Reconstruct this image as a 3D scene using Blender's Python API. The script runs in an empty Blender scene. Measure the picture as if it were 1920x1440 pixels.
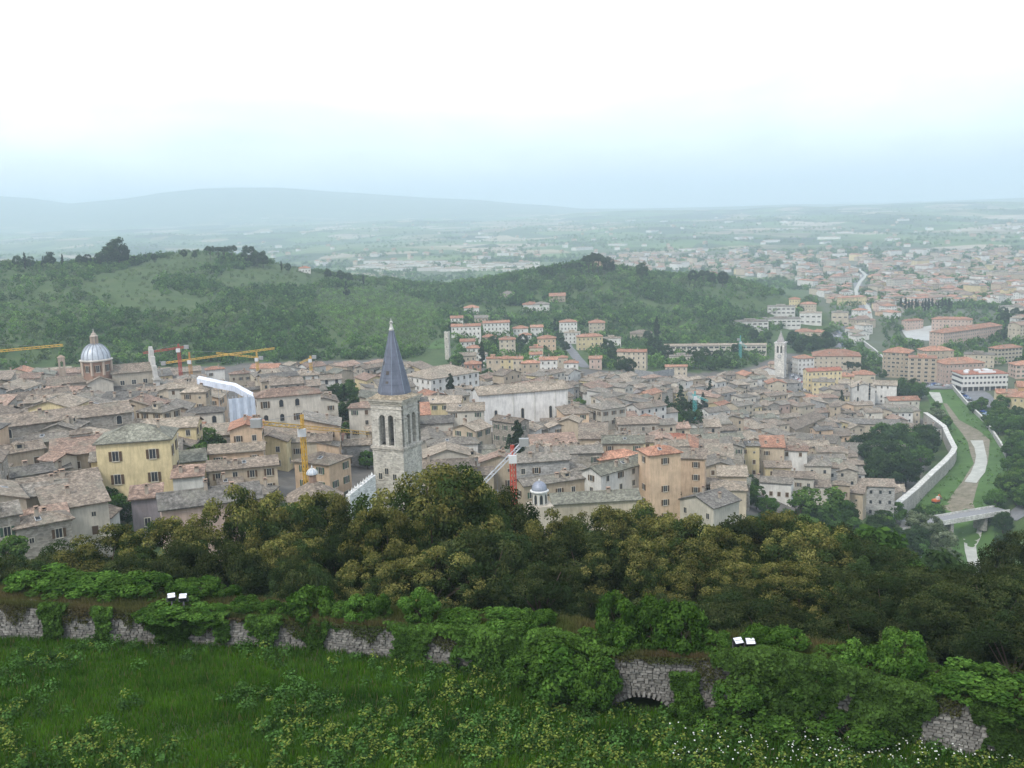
import bpy, math, random
import numpy as np
from mathutils import Vector, Matrix

# ---------------------------------------------------------------- camera
sc = bpy.context.scene
F = 1900.0                      # focal length in photo pixels (1920 wide)
PITCH = math.radians(9.7)
ROLL = math.radians(-1.7)
cam_d = bpy.data.cameras.new('camera')
cam_d.sensor_width = 36.0
cam_d.lens = 36.0 * F / 1920.0
cam_d.clip_start = 0.5
cam_d.clip_end = 60000.0
cam = bpy.data.objects.new('camera', cam_d)
sc.collection.objects.link(cam)
cam.matrix_world = Matrix.Rotation(math.pi / 2 - PITCH, 4, 'X') @ Matrix.Rotation(ROLL, 4, 'Z')
sc.camera = cam

# ---------------------------------------------------------------- sky, sun, exposure
SUN_EL = math.radians(48)
SUN_AZ = math.radians(-142)     # veiled sun, behind the camera on the left (clockwise from +Y)
world = bpy.data.worlds.new('World')
sc.world = world
world.use_nodes = True
wn = world.node_tree
for n in list(wn.nodes):
    wn.nodes.remove(n)
w_out = wn.nodes.new('ShaderNodeOutputWorld')
w_bg = wn.nodes.new('ShaderNodeBackground')
w_bg.inputs['Strength'].default_value = 0.10
w_sky = wn.nodes.new('ShaderNodeTexSky')
w_sky.sky_type = 'NISHITA'
w_sky.sun_disc = False
w_sky.sun_elevation = SUN_EL
w_sky.sun_rotation = SUN_AZ
w_sky.air_density = 1.0
w_sky.dust_density = 2.0
w_tc = wn.nodes.new('ShaderNodeTexCoord')
w_map = wn.nodes.new('ShaderNodeMapping')
w_map.inputs['Scale'].default_value = (1.0, 1.0, 3.2)
w_noise = wn.nodes.new('ShaderNodeTexNoise')
w_noise.inputs['Scale'].default_value = 1.7
w_noise.inputs['Detail'].default_value = 7.0
w_noise.inputs['Roughness'].default_value = 0.52
w_noise.inputs['Distortion'].default_value = 0.35
w_ramp = wn.nodes.new('ShaderNodeValToRGB')
w_ramp.color_ramp.elements[0].position = 0.42
w_ramp.color_ramp.elements[0].color = (0.42, 0.42, 0.42, 1)
w_ramp.color_ramp.elements[1].position = 0.60
w_ramp.color_ramp.elements[1].color = (1, 1, 1, 1)
w_cloud = wn.nodes.new('ShaderNodeMixRGB')
w_cloud.inputs[2].default_value = (9.4, 10.05, 11.1, 1)     # overcast veil
wn.links.new(w_tc.outputs['Generated'], w_map.inputs['Vector'])
wn.links.new(w_map.outputs['Vector'], w_noise.inputs['Vector'])
wn.links.new(w_noise.outputs['Fac'], w_ramp.inputs['Fac'])
wn.links.new(w_ramp.outputs['Color'], w_cloud.inputs[0])
wn.links.new(w_sky.outputs['Color'], w_cloud.inputs[1])
wn.links.new(w_cloud.outputs['Color'], w_bg.inputs['Color'])
wn.links.new(w_bg.outputs['Background'], w_out.inputs['Surface'])

sun_d = bpy.data.lights.new('sun', 'SUN')
sun_d.energy = 1.5
sun_d.angle = math.radians(12)
sun_d.color = (1.0, 0.96, 0.90)
sun = bpy.data.objects.new('sun', sun_d)
sc.collection.objects.link(sun)
_sd = Vector((math.sin(SUN_AZ) * math.cos(SUN_EL), math.cos(SUN_AZ) * math.cos(SUN_EL), math.sin(SUN_EL)))
sun.rotation_euler = _sd.to_track_quat('Z', 'Y').to_euler()

sc.view_settings.view_transform = 'Standard'
sc.view_settings.look = 'None'
sc.view_settings.exposure = 0.68
sc.view_settings.gamma = 1.0
sc.view_settings.use_curve_mapping = False
sc.render.engine = 'CYCLES'
sc.cycles.max_bounces = 6
sc.cycles.diffuse_bounces = 2
sc.cycles.glossy_bounces = 1
sc.cycles.transmission_bounces = 2
sc.cycles.transparent_max_bounces = 6
sc.cycles.volume_bounces = 4
sc.cycles.use_denoising = True
sc.cycles.use_adaptive_sampling = True
sc.cycles.adaptive_threshold = 0.02
sc.cycles.sample_clamp_indirect = 4.0
sc.cycles.caustics_reflective = False
sc.cycles.caustics_refractive = False

# ---------------------------------------------------------------- helpers
R = random.Random(7)
NR = np.random.default_rng(11)
COL = sc.collection
CAM_M = np.array(cam.matrix_world.to_3x3())

def ray(px, py):
    v = CAM_M @ np.array([(px - 960.0) / F, (720.0 - py) / F, -1.0])
    return v / np.linalg.norm(v)

def project(P):
    """world points (n,3) -> photo pixels (n,2), depth"""
    P = np.atleast_2d(P)
    q = P @ CAM_M
    return np.stack([960 + F * q[:, 0] / -q[:, 2], 720 - F * q[:, 1] / -q[:, 2]], 1), -q[:, 2]

def in_poly(x, y, poly):
    """vectorised point in polygon"""
    x = np.asarray(x, float); y = np.asarray(y, float)
    ins = np.zeros(x.shape, bool)
    n = len(poly)
    for i in range(n):
        x1, y1 = poly[i]; x2, y2 = poly[(i + 1) % n]
        c = ((y1 > y) != (y2 > y)) & (x < (x2 - x1) * (y - y1) / (y2 - y1 + 1e-12) + x1)
        ins ^= c
    return ins

def sstep(a, b, x):
    t = np.clip((x - a) / (b - a), 0, 1)
    return t * t * (3 - 2 * t)

def tag(o, label=None, cat=None, group=None, kind=None):
    if label: o['label'] = label
    if cat: o['category'] = cat
    if group: o['group'] = group
    if kind: o['kind'] = kind
    return o

def link(o, parent=None):
    COL.objects.link(o)
    if parent is not None:
        o.parent = parent
    return o

def empty(name, loc, rz=0.0):
    o = bpy.data.objects.new(name, None)
    o.empty_display_size = 0.5
    o.location = [float(c) for c in loc]
    o.rotation_euler = (0, 0, rz)
    return link(o)

def copy_tree(o, parent=None):
    c = o.copy(); COL.objects.link(c); c.parent = parent
    for ch in o.children:
        copy_tree(ch, c)
    return c

class MB:
    """collects faces with a material slot, a flat colour and optional uv, builds ONE mesh"""
    def __init__(s):
        s.v = []; s.f = []; s.m = []; s.c = []; s.uv = []
    def poly(s, pts, mat=0, col=(1, 1, 1), uv=None):
        k = len(s.v)
        s.v.extend([tuple(p) for p in pts])
        s.f.append(tuple(range(k, k + len(pts))))
        s.m.append(mat); s.c.append(col)
        s.uv.extend(uv if uv is not None else [(p[0] + p[1], p[2]) for p in pts])
    def box(s, x0, x1, y0, y1, z0, z1, mat=0, col=(1, 1, 1), bottom=False):
        a = [(x0, y0), (x1, y0), (x1, y1), (x0, y1)]
        for i in range(4):
            p, q = a[i], a[(i + 1) % 4]
            s.poly([(p[0], p[1], z0), (q[0], q[1], z0), (q[0], q[1], z1), (p[0], p[1], z1)], mat, col)
        s.poly([(x, y, z1) for x, y in a], mat, col)
        if bottom:
            s.poly([(x, y, z0) for x, y in reversed(a)], mat, col)
    def prism(s, ring0, ring1, mat=0, col=(1, 1, 1), cap0=False, cap1=True):
        n = len(ring0)
        for i in range(n):
            j = (i + 1) % n
            s.poly([ring0[i], ring0[j], ring1[j], ring1[i]], mat, col)
        if cap1: s.poly(ring1, mat, col)
        if cap0: s.poly(ring0[::-1], mat, col)
    def ring(s, r, z, n=12, cx=0, cy=0, ph=0.0):
        return [(cx + r * math.cos(2 * math.pi * i / n + ph), cy + r * math.sin(2 * math.pi * i / n + ph), z) for i in range(n)]
    def lathe(s, prof, n=16, mat=0, col=(1, 1, 1), cx=0, cy=0, ph=0.0, cap=True):
        for (r0, z0), (r1, z1) in zip(prof[:-1], prof[1:]):
            s.prism(s.ring(max(r0, .01), z0, n, cx, cy, ph), s.ring(max(r1, .01), z1, n, cx, cy, ph), mat, col, cap1=False)
        if cap:
            s.poly(s.ring(max(prof[-1][0], .01), prof[-1][1], n, cx, cy, ph), mat, col)
    def bar(s, p, q, t, mat=0, col=(1, 1, 1)):
        p = Vector(p); q = Vector(q); d = (q - p)
        if d.length < 1e-6: return
        d.normalize()
        u = d.orthogonal().normalized(); w = d.cross(u)
        o = [u * t + w * t, -u * t + w * t, -u * t - w * t, u * t - w * t]
        a = [p + x for x in o]; b = [q + x for x in o]
        s.prism([tuple(x) for x in a], [tuple(x) for x in b], mat, col, True, True)
    def merge(s, other, M=None, mat_map=None):
        k = len(s.v)
        if M is None:
            s.v.extend(other.v)
        else:
            s.v.extend([tuple(M @ Vector(p)) for p in other.v])
        s.f.extend([tuple(i + k for i in f) for f in other.f])
        s.m.extend(other.m if mat_map is None else [mat_map[i] for i in other.m])
        s.c.extend(other.c); s.uv.extend(other.uv)
    def mesh(s, name, mats, smooth=False):
        me = bpy.data.meshes.new(name)
        me.from_pydata(s.v, [], s.f)
        for m in mats: me.materials.append(m)
        if len(mats) > 1:
            me.polygons.foreach_set('material_index', s.m)
        a = me.attributes.new('Col', 'FLOAT_COLOR', 'FACE')
        c = np.ones((len(s.f), 4), np.float32); c[:, :3] = np.array(s.c, np.float32).reshape(-1, 3)
        a.data.foreach_set('color', c.ravel())
        u = me.uv_layers.new(name='UVMap')
        u.data.foreach_set('uv', np.array(s.uv, np.float32).ravel())
        if smooth:
            me.polygons.foreach_set('use_smooth', [True] * len(s.f))
        me.update()
        return me
    def build(s, name, mats, parent=None, smooth=False):
        if not isinstance(mats, (list, tuple)): mats = [mats]
        return link(bpy.data.objects.new(name, s.mesh(name, mats, smooth)), parent)

def np_mesh(name, verts, faces, mats, cols=None, point_cols=None, smooth=False):
    """big numpy mesh; faces (n,k) ints"""
    verts = np.asarray(verts, np.float32); faces = np.asarray(faces, np.int32)
    me = bpy.data.meshes.new(name)
    n, k = faces.shape
    me.vertices.add(len(verts)); me.vertices.foreach_set('co', verts.ravel())
    me.loops.add(n * k); me.loops.foreach_set('vertex_index', faces.ravel())
    me.polygons.add(n)
    me.polygons.foreach_set('loop_start', np.arange(0, n * k, k, dtype=np.int32))
    if smooth: me.polygons.foreach_set('use_smooth', np.ones(n, bool))
    for m in (mats if isinstance(mats, (list, tuple)) else [mats]): me.materials.append(m)
    if cols is not None:
        a = me.attributes.new('Col', 'FLOAT_COLOR', 'FACE')
        c = np.ones((n, 4), np.float32); c[:, :3] = cols
        a.data.foreach_set('color', c.ravel())
    if point_cols is not None:
        for nm, arr in point_cols.items():
            a = me.attributes.new(nm, 'FLOAT_COLOR', 'POINT')
            c = np.ones((len(verts), 4), np.float32); c[:, :3] = arr
            a.data.foreach_set('color', c.ravel())
    me.update(calc_edges=True)
    return me

# ---------------------------------------------------------------- materials
def new_mat(name):
    m = bpy.data.materials.new(name); m.use_nodes = True
    nt = m.node_tree
    b = nt.nodes['Principled BSDF']
    b.inputs['Roughness'].default_value = 0.9
    b.inputs['Specular IOR Level'].default_value = 0.2
    return m, nt, b

def N(nt, t, **kw):
    n = nt.nodes.new(t)
    for k, v in kw.items():
        if hasattr(n, k): setattr(n, k, v)
        else: n.inputs[k].default_value = v
    return n

def attr_col(nt, name='Col'):
    return N(nt, 'ShaderNodeAttribute', attribute_name=name).outputs['Color']

def mul(nt, a, b, fac=1.0, typ='MULTIPLY'):
    x = N(nt, 'ShaderNodeMixRGB', blend_type=typ)
    for i, s in ((0, fac), (1, a), (2, b)):
        if hasattr(s, 'links'): nt.links.new(s, x.inputs[i])
        else: x.inputs[i].default_value = s if i == 0 else (*s, 1) if len(s) == 3 else s
    return x.outputs['Color']

def ramp(nt, fac, stops):
    r = N(nt, 'ShaderNodeValToRGB')
    e = r.color_ramp.elements
    while len(e) < len(stops): e.new(0.5)
    for i, (p, c) in enumerate(stops):
        e[i].position = p; e[i].color = (c, c, c, 1) if not isinstance(c, tuple) else (*c, 1)
    nt.links.new(fac, r.inputs['Fac'])
    return r.outputs['Color']

def noise(nt, scale, detail=4, rough=0.6, coord='Object', vscale=None):
    tc = N(nt, 'ShaderNodeTexCoord') if coord != 'World' else N(nt, 'ShaderNodeNewGeometry')
    out = tc.outputs['Position' if coord == 'World' else coord]
    if vscale:
        mp = N(nt, 'ShaderNodeMapping'); mp.inputs['Scale'].default_value = vscale
        nt.links.new(out, mp.inputs['Vector']); out = mp.outputs['Vector']
    x = N(nt, 'ShaderNodeTexNoise', Scale=scale, Detail=detail, Roughness=rough)
    nt.links.new(out, x.inputs['Vector'])
    return x.outputs['Fac']

def bump(nt, b, h, strength=0.4, dist=0.1):
    x = N(nt, 'ShaderNodeBump', Strength=strength, Distance=dist)
    nt.links.new(h, x.inputs['Height']); nt.links.new(x.outputs['Normal'], b.inputs['Normal'])

def plain(name, col, rough=0.8, metal=0.0, nz=None):
    m, nt, b = new_mat(name)
    b.inputs['Roughness'].default_value = rough; b.inputs['Metallic'].default_value = metal
    if nz:
        f = noise(nt, nz[0], 5, .65, 'Object')
        nt.links.new(mul(nt, (*col, 1), ramp(nt, f, [(0.3, 1 - nz[1]), (0.7, 1 + nz[1])])), b.inputs['Base Color'])
    else:
        b.inputs['Base Color'].default_value = (*col, 1)
    return m

MAT = {}
# clay roof tiles weathered and lichened
m, nt, b = new_mat('roof_tiles'); MAT['roof'] = m
c = attr_col(nt)
c = mul(nt, c, ramp(nt, noise(nt, 0.30, 6, .7, 'World'), [(0.28, 0.62), (0.5, 1.0), (0.72, 1.4)]))
c = mul(nt, c, ramp(nt, noise(nt, 1.5, 3, .75, 'World'), [(0.3, 0.50), (0.5, 0.95), (0.68, 1.7)]))
lich = ramp(nt, noise(nt, 0.16, 5, .7, 'World'), [(0.52, 0.0), (0.66, 0.5)])
c = mul(nt, c, (0.235, 0.23, 0.18), lich, 'MIX')
nt.links.new(c, b.inputs['Base Color'])
uvn = N(nt, 'ShaderNodeTexCoord'); wv = N(nt, 'ShaderNodeTexWave', Scale=1.3, Distortion=0.6)
wv.bands_direction = 'X'; wv.inputs['Detail'].default_value = 1.0
nt.links.new(uvn.outputs['UV'], wv.inputs['Vector'])
bump(nt, b, wv.outputs['Fac'], 0.6, 0.12)
# plaster wall
m, nt, b = new_mat('plaster_wall'); MAT['plaster'] = m
c = attr_col(nt)
c = mul(nt, c, ramp(nt, noise(nt, 0.25, 6, .65, 'World'), [(0.3, 0.78), (0.55, 1.0), (0.75, 1.12)]))
c = mul(nt, c, ramp(nt, noise(nt, 1.2, 4, .7, 'World', (1.6, 1.6, 0.25)), [(0.3, 0.80), (0.6, 1.05)]))
nt.links.new(c, b.inputs['Base Color'])
# rubble / ashlar wall
m, nt, b = new_mat('stone_wall'); MAT['stone'] = m
c = attr_col(nt)
vo = N(nt, 'ShaderNodeTexVoronoi', Scale=1.6); ge = N(nt, 'ShaderNodeNewGeometry'); mp = N(nt, 'ShaderNodeMapping')
mp.inputs['Scale'].default_value = (1.0, 1.0, 1.9)
nt.links.new(ge.outputs['Position'], mp.inputs['Vector']); nt.links.new(mp.outputs['Vector'], vo.inputs['Vector'])
sv = N(nt, 'ShaderNodeSeparateColor'); nt.links.new(vo.outputs['Color'], sv.inputs['Color'])
c = mul(nt, c, ramp(nt, sv.outputs['Red'], [(0.0, 0.72), (1.0, 1.22)]))
c = mul(nt, c, ramp(nt, noise(nt, 0.35, 6, .7, 'World', (1, 1, 0.6)), [(0.3, 0.70), (0.7, 1.18)]))
nt.links.new(c, b.inputs['Base Color'])
bump(nt, b, vo.outputs['Distance'], 0.5, 0.15)
MAT['glass'] = plain('window_glass', (0.035, 0.04, 0.045), 0.35)
MAT['frame'] = plain('window_surround', (0.50, 0.46, 0.38), 0.8)
MAT['shut_brown'] = plain('shutter_brown', (0.10, 0.065, 0.04), 0.7)
MAT['shut_green'] = plain('shutter_green', (0.06, 0.10, 0.07), 0.7)
MAT['white'] = plain('white_paint', (0.75, 0.75, 0.73), 0.6)
MAT['dark'] = plain('dark_opening', (0.02, 0.02, 0.02), 0.9)
MAT['lead'] = None
m, nt, b = new_mat('lead_sheet'); MAT['lead'] = m
c = attr_col(nt)
c = mul(nt, c, ramp(nt, noise(nt, 0.7, 5, .7, 'Object', (1, 1, .4)), [(0.3, 0.75), (0.7, 1.25)]))
nt.links.new(c, b.inputs['Base Color']); b.inputs['Roughness'].default_value = 0.5; b.inputs['Metallic'].default_value = 0.25
m, nt, b = new_mat('painted_metal'); MAT['metal'] = m
nt.links.new(attr_col(nt), b.inputs['Base Color']); b.inputs['Roughness'].default_value = 0.5
m, nt, b = new_mat('plain_colour'); MAT['flat'] = m
nt.links.new(attr_col(nt), b.inputs['Base Color'])

def leaf_mat(name, rnd=0.25, trans=0.3):
    m, nt, b = new_mat(name)
    c = attr_col(nt)
    oi = N(nt, 'ShaderNodeObjectInfo')
    c = mul(nt, c, ramp(nt, oi.outputs['Random'], [(0, 1 - rnd), (1, 1 + rnd)]))
    c2 = mul(nt, c, (1.15, 1.25, 0.6))
    nt.nodes.remove(b)
    d = N(nt, 'ShaderNodeBsdfDiffuse'); t = N(nt, 'ShaderNodeBsdfTranslucent'); mx = N(nt, 'ShaderNodeMixShader')
    mx.inputs[0].default_value = trans
    nt.links.new(c, d.inputs['Color']); nt.links.new(c2, t.inputs['Color'])
    nt.links.new(d.outputs[0], mx.inputs[1]); nt.links.new(t.outputs[0], mx.inputs[2])
    nt.links.new(mx.outputs[0], nt.nodes['Material Output'].inputs['Surface'])
    return m
MAT['leaf'] = leaf_mat('foliage')
MAT['woodleaf'] = leaf_mat('wood_foliage', 0.45)
MAT['grassblade'] = leaf_mat('grass_blades', 0.0, 0.35)
MAT['bark'] = plain('bark', (0.09, 0.07, 0.05), 0.95, 0, (3.0, 0.4))
# ---------------------------------------------------------------- terrain (camera is the origin, z = 0 at eye height)
def ctl():
    W = []
    def z_(px, py, z):
        r = ray(px, py); t = z / r[2]; W.append((r[0] * t, r[1] * t, z))
    def d_(px, py, dist):
        r = ray(px, py); t = dist / math.hypot(r[0], r[1]); W.append((r[0] * t, r[1] * t, r[2] * t))
    def w_(x, y, z): W.append((x, y, z))
    # meadow below the castle
    for x in (-30, -15, 0, 15, 30): w_(x, 20, -25.5); w_(x, 38, -26)
    for px, py in ((0, 1205), (270, 1210), (560, 1220), (830, 1250), (1160, 1325), (1350, 1348), (1750, 1405), (1920, 1445)):
        z_(px, py, -26.2)
    # wooded slope behind the wall
    for x, y, z in ((-60, 75, -31), (-25, 75, -31), (0, 72, -31), (25, 68, -31), (50, 65, -32),
                    (-70, 110, -42), (-35, 110, -43), (0, 110, -44), (35, 110, -47), (70, 110, -52),
                    (-80, 150, -53), (-30, 155, -58), (15, 155, -61), (60, 155, -68), (100, 155, -78),
                    (100, 220, -98), (140, 260, -120), (60, 215, -84)):
        w_(x, y, z)
    for px, py, z in ((75, 1035, -60), (250, 945, -62), (390, 870, -66), (600, 830, -75), (30, 790, -75), (200, 705, -90),
                      (30, 710, -88), (560, 690, -95), (720, 935, -76), (1000, 935, -80), (1110, 900, -85), (1250, 920, -86),
                      (1000, 800, -90), (1170, 820, -99), (1300, 900, -97), (1480, 900, -110), (1600, 960, -122),
                      (1700, 980, -133), (1850, 1010, -141), (1840, 1100, -139), (1840, 840, -140), (1770, 745, -140),
                      (1500, 715, -136), (1400, 700, -130), (1250, 700, -122), (1050, 690, -113), (870, 690, -99),
                      (838, 672, -101), (1660, 650, -141), (1600, 570, -145), (1620, 520, -148), (1900, 700, -138),
                      (1900, 640, -139), (1700, 600, -141), (1920, 820, -134), (1920, 900, -131), (1900, 975, -133),
                      (300, 690, -92), (640, 680, -96), (760, 670, -99), (1050, 640, -116), (1240, 640, -124),
                      (1400, 640, -132), (1440, 600, -136), (1540, 572, -140), (900, 590, -108), (2050, 800, -128), (2100, 650, -135)):
        z_(px, py, z)
    # left hill
    for px, py, d in ((-250, 505, 1150), (0, 494, 1200), (120, 492, 1230), (220, 490, 1250), (300, 480, 1250), (350, 474, 1250),
                      (420, 479, 1260), (500, 493, 1280), (600, 511, 1300), (700, 526, 1330),
                      (-200, 600, 800), (0, 600, 820), (150, 600, 830), (300, 565, 930), (500, 570, 960), (420, 520, 1100),
                      (650, 590, 900), (760, 600, 900), (60, 545, 1000)):
        d_(px, py, d)
    # wooded middle hill
    for px, py, d in ((800, 536, 1350), (880, 534, 1350), (950, 525, 1340), (1020, 512, 1320), (1080, 503, 1300), (1120, 498, 1300),
                      (1160, 504, 1300), (1210, 515, 1330), (1260, 522, 1380), (1320, 520, 1450), (1380, 528, 1470), (1440, 550, 1480),
                      (1490, 566, 1480), (1000, 575, 1080), (1120, 570, 1100), (1250, 585, 1100), (1340, 600, 1080), (1420, 570, 1250)):
        d_(px, py, d)
    # valley floor behind the hills
    for a in range(-44, 45, 8):
        s, c_ = math.sin(math.radians(a)), math.cos(math.radians(a))
        for d in (1950, 2400): w_(d * s, d * c_, -150)
        if abs(a) > 30: w_(1000 * s, 1000 * c_, -110 if a < 0 else -135)
    return np.array(W)

CT = ctl()
def _k(r2):
    return np.where(r2 > 1e-9, r2 * np.log(r2 + 1e-12), 0.0)
SCL = 500.0
def _fit():
    P = CT[:, :2] / SCL; n = len(P)
    d2 = ((P[:, None] - P[None]) ** 2).sum(-1)
    A = np.zeros((n + 3, n + 3)); A[:n, :n] = _k(d2) + np.eye(n) * 2e-4
    A[:n, n] = 1; A[:n, n + 1:] = P; A[n, :n] = 1; A[n + 1:, :n] = P.T
    return np.linalg.solve(A, np.concatenate([CT[:, 2], np.zeros(3)]))
CW = _fit()

def vnoise(x, y, seed=0):
    """cheap smooth value noise"""
    xi = np.floor(x).astype(np.int64); yi = np.floor(y).astype(np.int64)
    fx = x - xi; fy = y - yi
    fx = fx * fx * (3 - 2 * fx); fy = fy * fy * (3 - 2 * fy)
    def h(a, b):
        v = np.sin(a * 127.1 + b * 311.7 + seed * 74.7) * 43758.5453
        return v - np.floor(v)
    return (h(xi, yi) * (1 - fx) + h(xi + 1, yi) * fx) * (1 - fy) + (h(xi, yi + 1) * (1 - fx) + h(xi + 1, yi + 1) * fx) * fy

# skyline of the far mountains: photo pixel of the crest -> azimuth, height
MTN = [(-900, 375), (-500, 352), (-200, 362), (0, 368), (60, 372), (130, 382), (240, 372), (300, 362), (380, 354), (440, 352), (520, 352),
       (600, 358), (700, 364), (800, 371), (900, 375), (960, 381), (1030, 385), (1090, 391), (1200, 391), (1350, 388), (1500, 383),
       (1620, 384), (1750, 378), (1850, 374), (1920, 371), (2200, 362), (2700, 352)]
MD = 14000.0
_ma = []; _mz = []
for px_, py_ in MTN:
    r_ = ray(px_, py_); _ma.append(math.atan2(r_[0], r_[1])); _mz.append(MD * r_[2] / math.hypot(r_[0], r_[1]))
_ma = np.array(_ma); _mz = np.array(_mz)

def far_z(x, y):
    r = np.hypot(x, y); a = np.arctan2(x, y)
    z = -152.0 + 0 * r
    roll = vnoise(x / 900, y / 900, 3) * 0.6 + vnoise(x / 380, y / 380, 5) * 0.4
    left = sstep(0.05, -0.25, a)
    z = z + sstep(3000, 6500, r) * (roll - 0.25) * 80 + sstep(4500, 9500, r) * (72 - 20 * left)
    z = z + sstep(2600, 4200, r) * sstep(6500, 4500, r) * left * (roll - 0.3) * 50
    crest = np.interp(a, _ma, _mz)
    up = sstep(9300, MD, r) * sstep(24000, 14500, r)
    rid = vnoise(x / 1500, y / 1500, 9) * 0.7 + vnoise(x / 600, y / 600, 2) * 0.3
    z = z * (1 - up) + (crest - (1 - up) * (rid - .2) * 160) * up
    return z

def terrain(x, y):
    x = np.atleast_1d(np.asarray(x, float)); y = np.atleast_1d(np.asarray(y, float))
    out = np.empty(x.shape)
    n = len(CT); P = CT[:, :2] / SCL
    for s in range(0, len(x), 20000):
        q = np.stack([x[s:s + 20000], y[s:s + 20000]], 1) / SCL
        r2 = ((q[:, None] - P[None]) ** 2).sum(-1)
        z = _k(r2) @ CW[:n] + CW[n] + q @ CW[n + 1:]
        out[s:s + 20000] = z
    r = np.hypot(x, y)
    k = sstep(1750, 2350, r)
    out = np.clip(out, -165, 40)
    hill = sstep(650, 900, r) * sstep(1900, 1500, r)
    out = out + hill * ((vnoise(x / 90, y / 90, 1) - .5) * 7 + (vnoise(x / 35, y / 35, 4) - .5) * 2)
    return out * (1 - k) + far_z(x, y) * k

def tz(x, y): return float(terrain(x, y)[0])

_T = np.concatenate([np.geomspace(18, 3000, 500), np.geomspace(3010, 26000, 160)])
def hit(px, py, dz=0.0, tmin=18.0):
    """first point on the pixel's ray that is dz above the ground"""
    r = ray(px, py)
    X = r[0] * _T; Y = r[1] * _T; Z = r[2] * _T
    g = np.where(_T < tmin, -1.0, terrain(X, Y) + dz - Z)
    i = np.argmax(g > 0)
    if g[i] <= 0: i = len(_T) - 1
    if i == 0: return np.array([X[0], Y[0], Z[0]])
    t = _T[i - 1] + (_T[i] - _T[i - 1]) * (-g[i - 1]) / (g[i] - g[i - 1])
    return r * t

# ground sheet: fine fan around the camera, out past the mountains
NA, NRR = 440, 430
aa = np.radians(np.linspace(-62, 62, NA))
rr = np.concatenate([np.linspace(6, 90, 70), np.geomspace(92, 1500, 210), np.geomspace(1515, 26000, NRR - 280)])
AA, RRR = np.meshgrid(aa, rr)
GX = (RRR * np.sin(AA)).ravel(); GY = (RRR * np.cos(AA)).ravel()
GZ = terrain(GX, GY)
idx = np.arange(NA * NRR).reshape(NRR, NA)
gf = np.stack([idx[:-1, :-1], idx[:-1, 1:], idx[1:, 1:], idx[1:, :-1]], -1).reshape(-1, 4)
gpx, gdep = project(np.stack([GX, GY, GZ], 1))
gr = np.hypot(GX, GY)
# what covers the ground: R = paved town, G = bare/dry soil, B = far fields
TOWN = [(-400, 690), (0, 700), (120, 688), (330, 688), (560, 678), (740, 672), (830, 690), (900, 690), (1050, 690), (1300, 700), (1400, 690),
        (1480, 660), (1580, 690), (1640, 730), (1700, 770), (1760, 800), (1740, 880), (1672, 965), (1580, 962), (1400, 965), (1200, 935),
        (960, 935), (640, 935), (500, 945), (330, 985), (200, 980), (150, 1045), (0, 1045), (-400, 1100)]
near = gr < 1700
gt = in_poly(gpx[:, 0], gpx[:, 1], TOWN) & near & (gr > 140)
FARTOWN = [(1100, 478), (1350, 470), (1600, 462), (2100, 470), (2100, 760), (1780, 760), (1560, 720), (1560, 600), (1500, 530), (1350, 510), (1100, 505)]
gft = in_poly(gpx[:, 0], gpx[:, 1], FARTOWN) & (gr > 600)
cover = np.zeros((len(GX), 3), np.float32)
cover[:, 0] = gt * 1.0 + gft * 0.45
cover[:, 1] = np.clip((vnoise(GX / 6, GY / 6, 8) - .72) * 3, 0, 1) * (gr < 75)
_wy = np.interp(np.degrees(np.arctan2(GX, GY)), [-30, -15, 0, 15, 30], [66, 62, 56, 53, 53])
cover[:, 1] = np.maximum(cover[:, 1], sstep(0, 6, gr - _wy) * sstep(190, 150, gr) * .9)
cover[:, 2] = sstep(1500, 2200, gr) * (1 - .9 * sstep(9300, 11200, gr))

m, nt, b = new_mat('ground_cover'); MAT['ground'] = m
cov = N(nt, 'ShaderNodeAttribute', attribute_name='Cover')
sp = N(nt, 'ShaderNodeSeparateColor'); nt.links.new(cov.outputs['Color'], sp.inputs['Color'])
# grass
g1 = ramp(nt, noise(nt, 0.05, 6, .65, 'World'), [(0.3, (0.038, 0.070, 0.018)), (0.5, (0.060, 0.098, 0.028)), (0.72, (0.092, 0.118, 0.046))])
g1 = mul(nt, g1, ramp(nt, noise(nt, 1.3, 4, .7, 'World'), [(0.3, 0.7), (0.7, 1.3)]))
# far patchwork of fields with hedges
vf = N(nt, 'ShaderNodeTexVoronoi', Scale=0.0042, Randomness=0.9); ge = N(nt, 'ShaderNodeNewGeometry')
dis = N(nt, 'ShaderNodeMapping'); dis.inputs['Scale'].default_value = (1.0, 0.75, 0.0); dis.inputs['Rotation'].default_value = (0, 0, 0.5)
nt.links.new(ge.outputs['Position'], dis.inputs['Vector']); nt.links.new(dis.outputs['Vector'], vf.inputs['Vector'])
vs = N(nt, 'ShaderNodeSeparateColor'); nt.links.new(vf.outputs['Color'], vs.inputs['Color'])
f1 = ramp(nt, vs.outputs['Red'], [(0.0, (0.03, 0.06, 0.025)), (0.3, (0.06, 0.11, 0.035)), (0.55, (0.10, 0.17, 0.05)), (0.78, (0.13, 0.17, 0.07)), (0.88, (0.30, 0.25, 0.16)), (1.0, (0.36, 0.32, 0.24))])
f1 = mul(nt, f1, ramp(nt, noise(nt, 0.004, 6, .7, 'World'), [(0.35, 0.55), (0.6, 1.15)]))
c = mul(nt, g1, f1, sp.outputs['Blue'], 'MIX')
pv = ramp(nt, noise(nt, 0.12, 5, .7, 'World'), [(0.3, (0.09, 0.085, 0.075)), (0.7, (0.17, 0.155, 0.135))])
c = mul(nt, c, pv, sp.outputs['Red'], 'MIX')
c = mul(nt, c, (0.055, 0.045, 0.026), sp.outputs['Green'], 'MIX')
nt.links.new(c, b.inputs['Base Color'])
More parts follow.
